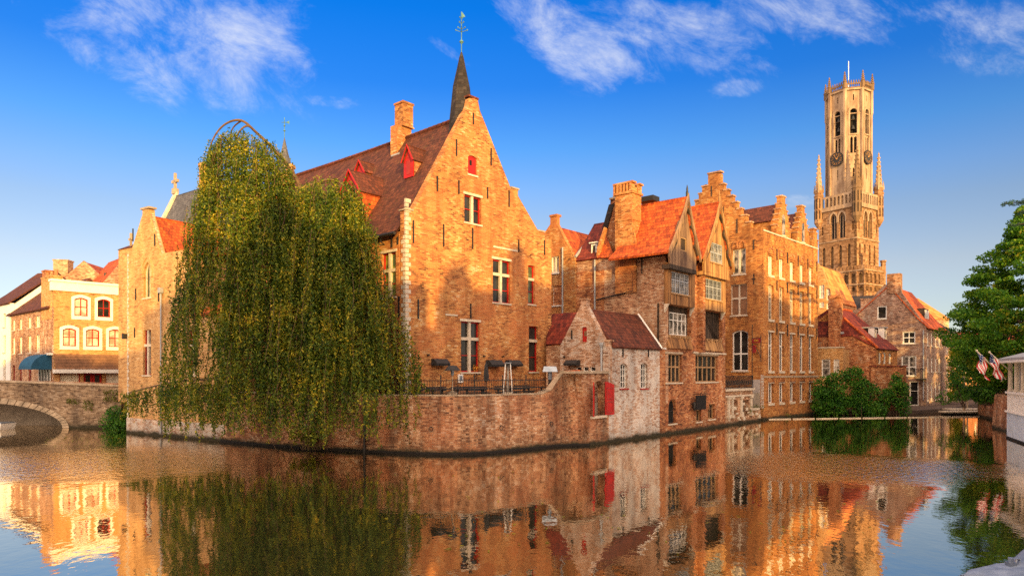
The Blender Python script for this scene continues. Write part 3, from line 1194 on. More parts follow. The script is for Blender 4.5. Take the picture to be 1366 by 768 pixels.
    while z < 13.0:
        a, b = (.34, .2) if i % 2 == 0 else (.2, .34)
        if z < 10.8 or i % 2 == 0 or True:
            q_.bf(FM, -.012, a, z, z + .2, -.1, .012)
            if z < 11.0:
                uE = FS.u(541)
                q_.bf(FS, Ls - b, Ls - .003, z + .002, z + .198, -.1, .014)
        z += .235
        i += 1
    put('quoin', q_, M['quoin'], t)
    put('shoulder_cap', MB().bf(FM, -.06, .48, FM.uv(545, 280.5)[1], FM.uv(545, 278.8)[1], -.5, .06), M['stone_dark'], t)
    put('shoulder_cap', MB().bf(FM, FM.u(717.5), FM.u(726.5), FM.uv(722, 309.3)[1], FM.uv(722, 307.3)[1], -.5, .06), M['stone_dark'], t)
    put('shoulder_cap', MB().bf(FM, FM.u(681.5), FM.u(692), FM.uv(686, 252)[1], FM.uv(686, 250)[1], -.5, .06), M['stone_dark'], t)
    # small red iron pennant plate beside the gable top
    put('apex_cap', MB().bf(FM, FM.u(624.5), FM.u(638), FM.uv(631, 131)[1], FM.uv(631, 128.6)[1], -.5, .05), M['roof_moss'], t)
    put('stone_band', MB().bf(FM, FM.u(658), FM.u(690), FM.uv(674, 333)[1], FM.uv(674, 330.6)[1], -.1, .03), M['stone'], t)
    put('stone_band', MB().bf(FM, FM.u(594), FM.u(610), FM.uv(602, 421)[1], FM.uv(602, 418.8)[1], -.1, .03), M['stone'], t)
    for a in [(608.6, 186, 208), (654.7, 198, 221), (583, 235, 255), (611.7, 241, 259), (650, 250, 265), (678.6, 254, 276), (551, 294, 324),
              (591.4, 299, 329), (630, 304, 332), (691.5, 320, 336), (726, 320, 340), (557.5, 399, 425), (627.5, 405, 424), (631, 151, 166)]:
        anchor(t, FM, *a, M['iron'])
    for a in [(532.5, 395, 422), (500, 405, 428), (531, 316, 326), (523, 318, 330)]:
        anchor(t, FS, *a, M['iron'])
    # slate spirelet with vane behind the gable top
    s0 = R0 + back * .42
    s0.z = R0.z
    zt = py2z(70, s0.y)
    sp = MB().lathe((s0.x, s0.y, 0), [(.80, s0.z - 1.3), (.70, s0.z - .1), (.50, py2z(116, s0.y)), (.25, py2z(90, s0.y)), (.12, zt - .25), (.04, zt)], 8, rot=.3)
    spire = put('spire', sp, M['slate'], t)
    vz = py2z(16, s0.y)
    v = MB().tube([(s0.x, s0.y, zt - .4), (s0.x, s0.y, vz)], .025, 5)
    v.lathe((s0.x, s0.y, zt - .3), [(.02, 0), (.11, .1), (.02, .2)], 8)
    v.lathe((s0.x, s0.y, zt + .45), [(.01, 0), (.14, .14), (.01, .28)], 8)
    h = vz - zt
    for k, zz, r_ in ((0, .50, .33), (1, .57, .2), (2, .70, .12), (3, .82, .09)):
        zz = zt + h * zz
        v.tube([(s0.x - r_, s0.y, zz + .1), (s0.x, s0.y, zz), (s0.x + r_, s0.y, zz + .1)], .02, 4)
        v.tube([(s0.x, s0.y - r_, zz + .1), (s0.x, s0.y, zz), (s0.x, s0.y + r_, zz + .1)], .02, 4)
        for sg in (-1, 1):
            v.lathe((s0.x + sg * r_, s0.y, zz + .06), [(.01, 0), (.05, .05), (.01, .1)], 6)
    v.prism([(s0.x, s0.y - .01, vz - .35), (s0.x + .22, s0.y - .01, vz - .28), (s0.x + .05, s0.y - .01, vz - .05), (s0.x, s0.y - .01, vz)], (0, .02, 0))
    put('weather_vane', v, M['copper'], spire)
    # overhead pipe bracket with drain at the right edge
    return t


MAIN = main_house()

# ------------------------------------------------------------ left wing with the small pointed gable


def left_wing():
    t = thing('waterside_wing', 'narrow yellow brick gable rising straight from the water left of the willow', 'house', (c_lw.x, c_lw.y, 0))
    h = []
    st = M['stone']
    ue = FL.u(300)
    window(t, FL, (191.5, 349, 201.5, 397), h, st, M['glass_lead'], 2, (), arch='point', sill=st, rec=.16)
    window(t, FL, (191, 440, 201.5, 500), h, M['red_dull'], M['glass'], 2, (.35,), stone=st, transom=.66, sill=st)
    window(t, FL, (252, 440, 262, 500), h, M['red_dull'], M['glass'], 2, (.35,), stone=st, transom=.66, sill=st)
    ux_ = FL.u(250)
    zl = 7.5
    a = [(0, -.4), (ue, -.4), (ue, zl), (ux_, zl), (ux_, FL.uv(213, 339)[1])] + P(FL, [(213, 338.5), (198.5, 285), (198.5, 279), (190, 279), (190, 286), (175, 335), (168.3, 336)])
    a[-1] = (0, a[-1][1])
    m = MB().wall(FL, a, h, .4)
    zt = FL.uv(213, 339)[1]
    m.bf(FL, .02, ux_ - .02, -.4, zt - .5, -6.5, -.402)
    m.bf(FL, ux_ - .01, ue - .02, -.4, zl - .1, -5, -.402)
    put('wall', m, M['brick_lw'], t)
    # pointed relieving arch over the tall window
    u0, u1 = FL.u(189.3), FL.u(203.6)
    z0, z1 = FL.uv(196, 370)[1], FL.uv(196, 341)[1]
    hr = hole(u0, u1, z0, z1, 'point')
    hi = hole(u0 + .1, u1 - .1, z0 - .0 + .001, z1 - .14, 'point')
    put('relieving_arch', MB().wall(FL, hr, [hi], .1, d=.045), M['brick_lw'], t)
    put('apex_cap', MB().bf(FL, FL.u(188.5), FL.u(200), FL.uv(194, 279)[1], FL.uv(194, 276.6)[1], -.45, .08), M['stone_dark'], t)
    # whitewashed foot and drain pipe
    put('limewashed_foot', MB().bf(FL, -.03, ue, -.3, FL.uv(200, 559)[1], -.05, .05), M['brick_white'], t)
    u = FL.u(217)
    put('drain_pipe', MB().tube([FL.w(u, 0.2, .12), FL.w(u, FL.uv(217, 386)[1], .12)], .055, 6), M['lead'], t)
    put('drain_hopper', MB().bf(FL, u - .14, u + .14, FL.uv(217, 391)[1], FL.uv(217, 384)[1], .03, .25), M['lead'], t)
    q = MB()
    z = .9
    i = 0
    while z < FL.uv(168, 340)[1]:
        q.bf(FL, -.02, .22 if i % 2 else .12, z, z + .2, -.1, .02)
        z += .24
        i += 1
    put('quoin', q, M['quoin'], t)
    ua, ub = FL.u(175), FL.u(213)
    um = FL.u(194)
    za = FL.uv(194, 286)[1]
    bk = FL.n * -1
    r = MB()
    L_ = 9.0
    f = lambda u_, z_, d_: Vector(FL.w(u_, z_, d_))
    r.slab([f(um, za, -.35), f(ub + .1, zt - .2, -.35), f(ub + .1, zt - .2, -L_), f(um, za, -L_)], .12)
    r.slab([f(um, za, -.35), f(ua - .1, zt - .2, -.35), f(ua - .1, zt - .2, -L_), f(um, za, -L_)], .12)
    # lean-to behind the parapet
    r.slab([f(ub, zt - .25, -.5), f(ux_, zt - .25, -.5), f(ux_, zt + .6, -5), f(ub, zt + .6, -5)], .12)
    r.slab([f(ux_, zl - .05, .15), f(ue, zl - .05, .15), f(ue, zl + 1.8, -4), f(ux_, zl + 1.8, -4)], .12)
    put('roof', r, M['roof_orange'], t)
    co = MB()
    for (pa, pb) in (((198.5, 285), (213, 338.5)), ((190, 285), (175, 335))):
        A_, B_ = FL.uv(*pa), FL.uv(*pb)
        co.tube([FL.w(A_[0], A_[1], -.2), FL.w(B_[0], B_[1], -.2)], .12, 4)
    put('coping', co, M['brick_pink'], t)
    for an in [(181.5, 385, 400), (212, 388, 402), (178, 305, 322), (207, 312, 328), (180, 437, 450)]:
        anchor(t, FL, *an, M['iron'])
    lamp = MB().bf(FL, FL.u(169.5) - .1, FL.u(169.5) + .1, FL.uv(170, 452)[1], FL.uv(170, 445)[1], .05, .3)
    put('wall_lamp', lamp, M['iron'], t)
    # set-back bay on the corner with a stone cross
    b = MB()
    p = FL.w(-.0, 0, -.8)
    FB = Face((px2x(158, 47.4), 47.4), (.8336, -.5524))
    ub_ = FB.u(182)
    b.bf(FB, 0, ub_, 2, FB.uv(162, 332)[1], -1.6, 0)
    bay = put('corner_bay', b, M['brick_lw'], t)
    cz = FB.uv(165, 332)[1]
    rr = MB().add([FB.w(0, cz, .1), FB.w(ub_, cz, .1), FB.w(ub_, cz + .5, -.9), FB.w(0, cz + .5, -.9), FB.w(0, cz, -1.7), FB.w(ub_, cz, -1.7)],
                  [(0, 1, 2, 3), (3, 2, 5, 4), (0, 3, 4), (1, 5, 2), (0, 4, 5, 1)])
    put('bay_roof', rr, M['roof_moss'], bay)
    uc = FB.u(166)
    cr = MB().bf(FB, uc - .06, uc + .06, cz + .1, cz + 1.15, -.5, -.38)
    cr.bf(FB, uc - .24, uc + .24, cz + .66, cz + .80, -.5, -.38)
    put('stone_cross', cr, M['stone_dark'], bay)


left_wing()

# slate-roofed chapel behind, with gable cross and round chimney
def chapel():
    A = Vector((px2x(233, 57), 57))
    F = Face(A, (.80, -.60))
    za = py2z(264, 57)
    t = thing('chapel', 'grey slate roofed hall with a stone cross on its gable, half hidden by the willow', 'chapel', (A.x, A.y, 2.3))
    f = lambda u, z, d: Vector(F.w(u, z, d))
    ev, hw = 10.2, 3.6
    m = MB().prism([f(0, 2, hw), f(0, ev, hw), f(0, za, 0), f(0, ev, -hw), f(0, 2, -hw)], f(12, 0, 0) - f(0, 0, 0))
    put('wall', m, M['brick_lw'], t)
    r = MB()
    r.slab([f(.3, za + .15, 0), f(.3, ev - .1, hw + .2), f(12, ev - .1, hw + .2), f(12, za + .15, 0)], .1)
    r.slab([f(.3, za + .15, 0), f(.3, ev - .1, -hw - .2), f(12, ev - .1, -hw - .2), f(12, za + .15, 0)], .1)
    put('roof', r, M['slate_grey'], t)
    c = MB()
    for s in (1, -1):
        c.hexa([f(-.1, ev, s * (hw + .3)), f(.35, ev, s * (hw + .3)), f(.35, za + .1, 0), f(-.1, za + .1, 0),
                f(-.1, ev + .35, s * (hw + .3)), f(.35, ev + .35, s * (hw + .3)), f(.35, za + .5, 0), f(-.1, za + .5, 0)])
    put('gable_coping', c, M['stone'], t)
    k = MB().bf(F, -.12, .3, za + .3, za + .75, -.2, .2)
    k.bf(F, .0, .18, za + .75, za + 2.05, -.09, .09)
    k.bf(F, -.38, .56, za + 1.25, za + 1.48, -.09, .09)
    put('stone_cross', k, M['stone_dark'], t)
    u = F.u(271.5)
    zz = F.uv(271, 219)[1]
    put('round_chimney', MB().lathe(F.w(u, 0, 0), [(.33, za - .5), (.33, zz - .2), (.40, zz - .2), (.40, zz)], 12), M['brick_pale'], t)


chapel()

def stair_spire():
    Y = 64
    x = px2x(379.5, Y)
    t = thing('spire_turret', 'slender slate spire with a weather vane rising between the willow and the brown roof', 'turret', (x, Y, 2.3))
    zt = py2z(184, Y)
    zb = py2z(225, Y)
    put('shaft', MB().lathe((x, Y, 0), [(.85, 2.2), (.85, zb - .6)], 8), M['brick_gold'], t)
    sp = put('spire', MB().lathe((x, Y, 0), [(1.0, zb - .7), (.78, zb), (.34, zb + 1.5), (.1, zt - .3), (.03, zt)], 8), M['slate_grey'], t)
    zv = py2z(157, Y)
    v = MB().tube([(x, Y, zt - .3), (x, Y, zv)], .03, 5)
    for k, r_ in ((.35, .12), (.6, .1)):
        v.lathe((x, Y, zt + (zv - zt) * k), [(.02, -.12), (r_, 0), (.02, .12)], 8)
    v.tube([(x - .28, Y, zv - .45), (x + .45, Y, zv - .45)], .03, 4)
    v.prism([(x + .1, Y, zv - .45), (x + .45, Y, zv - .6), (x + .45, Y, zv - .3)], (0, .03, 0))
    put('weather_vane', v, M['copper'], sp)


stair_spire()

# ------------------------------------------------------------ shop house by the bridge
def shop():
    A = Vector((px2x(71, 58), 58))
    F = Face(A, (.686, .7276))
    Lf = F.u(166)
    side = 12.4
    FSd = Face(A + Vector((-.763, .646)) * side, (.763, -.646))
    t = thing('shop_house', 'yellow brick shop house with white cornice, red arched windows and a blue corner awning', 'house', (A.x, A.y, 2.3))
    h = []
    zc = F.uv(71, 387)[1]
    for i, (a, b, c, d) in enumerate([(99, 397, 117, 421.5), (130, 399, 147, 423), (83.5, 437.5, 101.5, 461.5), (114.5, 438.5, 132.5, 462), (145, 439, 162.7, 462.6)]):
        u0, u1, z0, z1 = window(t, F, (a, b, c, d), h, M['red'], M['glass_white'] if i != 1 else M['glass'], 2, (.5,), arch='seg', rec=.10, fw=.08, bw=.06)
        w_ = t.children[-1] if False else None
        s = MB()
        o1 = hole(u0 - .22, u1 + .22, z0 - .3, z1 + .26, 'seg')
        o2 = hole(u0 - .0, u1 + .0, z0 + .0, z1 - .0, 'seg')
        s.wall(F, o1, [o2], .05, d=.055)
        put('window_surround', s, M['white'], t)
    zs = F.uv(118, 496)[1]
    zg = 2.3
    # shopfront openings
    zh = F.uv(118, 497)[1]
    window(t, F, (F.u(79.5), zh, F.u(107), 2.62), h, M['red'], M['cream'], 1, (), rec=.12, uz=True)
    window(t, F, (F.u(141), zh, F.u(165), 2.62), h, M['red'], M['cream'], 1, (), rec=.12, uz=True)
    ua, ub = F.u(111.5), F.u(136.5)
    holes_d = hole(ua, ub, 2.3, zh)
    h.append(holes_d)
    um = (ua + ub) / 2
    for (p, q) in ((ua + .02, um - .01), (um + .01, ub - .02)):
        d = MB().wall(F, hole(p, q, 2.32, zh - .02), [hole(p + .16, q - .16, 2.95, zh - .2)], .06, d=-.15)
        dr = put('door', d, M['red'], t)
        put('pane', MB().bf(F, p + .1, q - .1, 2.9, zh - .12, -.2, -.18), M['glass'], dr)
    zt = F.uv(71, 372)[1]
    m = MB().wall(F, [(0, 2.1), (Lf, 2.1), (Lf, zc + .05), (0, zc + .05)], h, .35)
    put('wall', m, M['brick_pale'], t)
    # side wall
    hs = []
    ze = F.uv(71, 409)[1]
    rows = [(421, 436), (446.5, 470), (486, 510)]
    zr = []
    for px, w_ in ((18.3, 3.4), (27.5, 3.6), (39.5, 4.2), (50.3, 4.8)):
        for r, (a, b) in enumerate(rows):
            if r == 2 and px > 45:
                continue
            z1, z0 = FSd.uv(50.3, a)[1], FSd.uv(50.3, b)[1]
            uu0, uu1 = FSd.u(px - w_ / 2), FSd.u(px + w_ / 2)
            window(t, FSd, (uu0, z1, uu1, z0), hs, M['white'] if r < 2 else M['red_dull'], M['glass_curtain'], 2, (.6,), sill=M['stone'], uz=True, rec=.1, fw=.06)
    put('side_wall', MB().wall(FSd, [(0, 2.1), (side, 2.1), (side, ze), (0, ze)], hs, .35), M['brick_pink'], t)
    f = lambda u, z, d: Vector(F.w(u, z, d))
    put('rear_wall', MB().prism([f(.36, 2.1, -.36), f(Lf, 2.1, -.36), f(Lf, zc, -.36), f(.36, zc, -.36)], Vector((-.763, .646, 0)) * 1.2)
        .prism([f(.36, 2.1, -1.6), f(Lf, 2.1, -1.6), f(Lf, ze - .1, -1.6), f(.36, ze - .1, -1.6)], Vector((-.763, .646, 0)) * (side - 2.2)), M['brick_pink'], t)
    # cornice
    c = MB().bf(F, -.15, Lf + .02, zc, zt - .18, -.5, .14).bf(F, -.22, Lf + .03, zt - .18, zt, -.6, .26)
    put('cornice', c, M['white'], t)
    # slatted shop blind and fascia
    b = MB()
    z1, z0 = F.uv(118, 472.5)[1], F.uv(118, 492.5)[1]
    for k in range(5):
        za, zb = z1 + (z0 - z1) * k / 5, z1 + (z0 - z1) * (k + .93) / 5
        da, db = .04 + .10 * k, .13 + .10 * k
        b.hexa([F.w(.05, zb, db - .05), F.w(Lf - .05, zb, db - .05), F.w(Lf - .05, zb, db), F.w(.05, zb, db),
                F.w(.05, za, da - .03), F.w(Lf - .05, za, da - .03), F.w(Lf - .05, za, da + .02), F.w(.05, za, da + .02)])
    put('shop_canopy', b, M['board_brown'], t)
    put('fascia', MB().bf(F, -.05, Lf - .03, z0 - .32, z0, .02, .66), M['white'], t)
    # quarter-dome blue awning on the side wall
    uc = FSd.u(58)
    zt_, zb_ = FSd.uv(62, 472)[1], FSd.uv(62, 492.5)[1]
    aw = MB()
    hgt = zt_ - zb_
    nu, nv = 10, 8
    u0, u1 = FSd.u(52), side - .3
    g = []
    for i in range(nu + 1):
        for j in range(nv + 1):
            a = math.pi / 2 * j / nv
            u = u0 + (u1 - u0) * i / nu
            g.append(FSd.w(u, zb_ + hgt * math.sin(a), .02 + 1.5 * math.cos(a)))
    aw.add(g, [(i * (nv + 1) + j, (i + 1) * (nv + 1) + j, (i + 1) * (nv + 1) + j + 1, i * (nv + 1) + j + 1) for i in range(nu) for j in range(nv)])
    for u in (u0, u1):
        pts = [FSd.w(u, zb_ + hgt * math.sin(math.pi / 2 * j / nv), .02 + 1.5 * math.cos(math.pi / 2 * j / nv)) for j in range(nv + 1)]
        aw.add([FSd.w(u, zb_, .02)] + pts, [(0, j + 1, j + 2) for j in range(nv)])
    put('corner_awning', aw, M['canvas_blue'], t, recalc=False)
    dm = MB().bf(FSd, u0 + .3, u1 - .2, 2.3, zb_ + .1, .01, .06)
    sd_ = put('side_door', dm, M['glass'], t)
    g = MB()
    for k in range(5):
        uu = u0 + .3 + (u1 - .5 - u0) * k / 4
        g.bf(FSd, uu - .04, uu + .04, 2.3, zb_ + .1, .06, .1)
    put('door_frame', g, M['white'], sd_)
    # roof: ridge parallel to the side wall
    zr_ = py2z(375, 64.5)
    mid = f(Lf / 2 + .6, 0, 0)
    dS = Vector((-.763, .646, 0))
    e0 = f(-.3, ze - .05, -.8)
    r0 = f(3.0, zt + .5, -1.0)
    o0 = f(Lf + .2, ze, -.8)
    r = MB()
    r.slab([e0, e0 + dS * side, r0 + dS * side, r0], .12)
    r.slab([o0, o0 + dS * side, r0 + dS * side, r0], .12)
    r.add([e0, r0, o0], [(0, 1, 2)])
    put('roof', r, M['roof_brown'], t)
    # broad chimney with pots on the side wall head
    ca, cb = FSd.u(55.5), FSd.u(69)
    c1, c0 = FSd.uv(62, 364)[1], ze - 1
    ch = MB().bf(FSd, ca, cb, c0, c1 - .35, -.8, .03)
    ch.bf(FSd, ca - .05, cb + .05, c1 - .42, c1 - .3, -.85, .07)
    chim = put('chimney', ch, M['brick_pale'], t)
    for k in range(3):
        uu = ca + .25 + (cb - ca - .5) * k / 2
        put('chimney_pot', MB().lathe(FSd.w(uu, c1 - .3, -.4), [(.16, 0), (.13, .45), (.17, .5)], 8), M['brick_red'], chim)
    qd = MB()
    z = 2.4
    while z < zc - .3:
        qd.bf(F, Lf - .2, Lf + .02, z, z + .24, -.1, .03)
        z += .3
    put('quoin', qd, M['white'], t)
    # twisted bare plant in front
    u_ = FSd.u(66)
    put('lantern_box', MB().bf(FSd, side - .35, side + .05, FSd.uv(69, 473.5)[1], FSd.uv(69, 470.8)[1], .03, .4), M['white'], t)
    return F, FSd


FSHOP, FSHOPS = shop()


def simple_house(name, label, F, depth, L0, L1, zb, ze, zr, wallm, roofm, wins=(), ridge='par', parts=(), cat='house', wmat=None, chim=(), gmat=None, ov=.2, coping=None):
    """F: front face. ridge 'par' parallel to the front, 'perp' = gable on the front"""
    c = F.w((L0 + L1) / 2, zb, 0)
    t = thing(name, label, cat, c)
    h = []
    for wn in wins:
        kw = dict(wn[4]) if len(wn) > 4 else {}
        fr = kw.pop('frame', M['white'])
        pn = kw.pop('pane', gmat or M['glass_curtain'])
        window(t, F, tuple(wn[:4]), h, fr, pn, **kw)
    f = lambda u, z, d: Vector(F.w(u, z, d))
    back = f(0, 0, -depth) - f(0, 0, 0)
    r = MB()
    if ridge == 'par':
        m = MB().wall(F, [(L0, zb), (L1, zb), (L1, ze), (L0, ze)], h, .35)
        m.prism([f(L0, zb, -.36), f(L0, ze - .1, -.36), f(L0, zr - .2, -depth / 2), f(L0, ze - .1, -depth), f(L0, zb, -depth)], f(L1 - L0, 0, 0) - f(0, 0, 0))
        r.slab([f(L0 - .1, ze, ov), f(L1 + .1, ze, ov), f(L1 + .1, zr, -depth / 2), f(L0 - .1, zr, -depth / 2)], .12)
        r.slab([f(L0 - .1, ze, -depth - ov), f(L1 + .1, ze, -depth - ov), f(L1 + .1, zr, -depth / 2), f(L0 - .1, zr, -depth / 2)], .12)
    else:
        um = (L0 + L1) / 2
        m = MB().wall(F, [(L0, zb), (L1, zb), (L1, ze), (um, zr + .1), (L0, ze)], h, .35)
        m.prism([f(L0, zb, -.36), f(L1, zb, -.36), f(L1, ze - .1, -.36), f(um, zr - .2, -.36), f(L0, ze - .1, -.36)], back)
        r.slab([f(L0 - ov, ze - .15, -.3), f(um, zr, -.3), f(um, zr, -depth), f(L0 - ov, ze - .15, -depth)], .12)
        r.slab([f(L1 + ov, ze - .15, -.3), f(um, zr, -.3), f(um, zr, -depth), f(L1 + ov, ze - .15, -depth)], .12)
        if coping:
            k = MB()
            for (uu) in (L0, L1):
                k.hexa([f(uu, ze, .05), f(um, zr + .1, .05), f(um, zr + .1, -.4), f(uu, ze, -.4), f(uu, ze + .15, .05), f(um, zr + .25, .05), f(um, zr + .25, -.4), f(uu, ze + .15, -.4)])
            put('gable_coping', k, coping, t)
    put('wall', m, wallm, t)
    put('roof', r, roofm, t)
    for (u, d, w_, z0, z1) in chim:
        k = MB().bf(F, u - w_ / 2, u + w_ / 2, z0, z1 - .15, -d - w_ * .4, -d + w_ * .4).bf(F, u - w_ / 2 - .06, u + w_ / 2 + .06, z1 - .15, z1, -d - w_ * .4 - .06, -d + w_ * .4 + .06)
        put('chimney', k, wallm if wallm is not M['white'] else M['brick_red'], t)
    return t


# white house at the left edge
Aw = Vector(FSHOPS.w(-.3, 0, .0)[:2])
dS2 = Vector((.763, -.646))
FW = Face(Aw - dS2 * 9, dS2)
simple_house('white_house', 'white plastered house with tall windows cut by the left edge', FW, 8, 0, 8.9, 2.2, py2z(405, 67), py2z(372, 70) + .6, M['white'], M['roof_brown'],
             wins=[(a, b, c, d, dict(frame=M['stone'], sill=M['stone'])) for (b, d) in ((418, 436), (447, 470), (480, 508)) for (a, c) in ((-9, -5.5), (4, 7.5))],
             ridge='par', chim=((8.0, 3.5, 1.1, 12, py2z(362, 70)),))
# houses whose roofs show behind the cornice
Fh = Face((px2x(76, 74), 74), (.99, .12))
simple_house('hipped_house', 'red tiled house with broad square chimney peeping over the white cornice', Fh, 9, 0, 5.4, 2.3, py2z(378, 74), py2z(352, 76), M['brick_pink'], M['roof_orange'],
             ridge='perp', chim=((-.15, 1.6, 1.5, 9, py2z(346, 75)),))
Fh2 = Face((px2x(143, 70), 70), (.70, .71))
t_ = simple_house('steep_roofed_house', 'house with bright red steep roof and skylight left of the pointed wing', Fh2, 7, -.5, 4.5, 2.3, py2z(380, 70), py2z(341, 72), M['brick_pink'], M['roof_orange'],
                  ridge='perp')
zz = py2z(352, 71)
put('skylight', MB().add([tuple(Fh2.w(1.2, py2z(373, 70), .1)), tuple(Fh2.w(1.9, py2z(373, 70) + .3, .1)), tuple(Fh2.w(2.1, py2z(364, 70) + .3, .1)), tuple(Fh2.w(1.5, py2z(364, 70), .1))], [(0, 1, 2, 3)]), M['glass'], t_)
put('chimney_pipe', MB().tube([(px2x(160, 72), 72, 13), (px2x(160, 72), 72, py2z(333, 72))], .14, 8), M['white'], t_)
put('chimney_pipe', MB().tube([(px2x(140.5, 72), 72, 12), (px2x(140.5, 72), 72, py2z(364, 72))], .12, 8), M['iron'], t_)
# brown roof between chimneys
Fh3 = Face((px2x(2, 78), 78), (.90, -.25))
simple_house('brown_roofed_house', 'long brown roofed house behind the slim chimney at far left', Fh3, 9, 0, 6.5, 2.3, py2z(398, 77), py2z(357, 78), M['brick_pink'], M['roof_brown'], ridge='par')
# ------------------------------------------------------------ houses right of the terrace
c888 = Vector(FR.w(uR(888), 0, 0)[:2])
dSide = Vector((-.745, .667))
LSD = 11.6
FC = Face(c888 + dSide * LSD, -dSide)      # side wall plane running back to the left


def narrow_gable_house():
    t = thing('narrow_gabled_house', 'narrow brick gable with a single small chimney and white windows, squeezed behind the main house', 'house', FC.w(.8, 2.3, .15))
    F = FC.off(.15)
    h = []
    window(t, F, (735.2, 342, 745.5, 364), h, M['white'], M['glass_white'], 2, (), sill=M['white'], rec=.08)
    window(t, F, (737.5, 381, 751, 407), h, M['white'], M['glass_curtain'], 2, (.35,), sill=M['white'], rec=.08, fw=.1, bw=.09)
    uL = F.u(706)
    outer = [(uL, 2.0), (F.u(767.5), 2.0)] + P(F, [(767.5, 346), (742.8, 298.6), (742.8, 288), (734, 288), (734, 299)]) + [(uL, F.uv(712, 340)[1])]
    m = MB().wall(F, outer, h, .35)
    za = F.uv(738, 300)[1]
    ze = F.uv(767, 346)[1]
    u1 = F.u(767.5)
    ua = F.u(738)
    f = lambda u, z, d: Vector(F.w(u, z, d))
    back = f(0, 0, -9) - f(0, 0, 0)
    m.prism([f(uL, 2, -.36), f(u1, 2, -.36), f(u1, ze - .2, -.36), f(ua, za - .3, -.36), f(uL, ze - .2, -.36)], back)
    put('wall', m, M['brick_gold'], t)
    r = MB()
    r.slab([f(ua, za - .05, -.2), f(u1 + .12, ze - .05, -.2), f(u1 + .12, ze - .05, -9), f(ua, za - .05, -9)], .1)
    r.slab([f(ua, za - .05, -.2), f(uL, ze - .05, -.2), f(uL, ze - .05, -9), f(ua, za - .05, -9)], .1)
    put('roof', r, M['roof_orange'], t)
    put('chimney', MB().bf(F, F.u(733.4), F.u(743.4), F.uv(738, 289)[1], F.uv(738, 286.3)[1], -.5, .06), M['brick_gold'], t)
    up = F.u(751.5)
    put('drain_pipe', MB().tube([F.w(up, 5, .1), F.w(up, F.uv(751, 330)[1], .1)], .06, 6), M['lead'], t)
    put('lead_verge', MB().tube([FC.w(FC.u(763.5), FC.uv(763, 304)[1], -2.6), FC.w(FC.u(768.5), FC.uv(768, 343)[1], .1)], .11, 4), M['lead'], t)


narrow_gable_house()


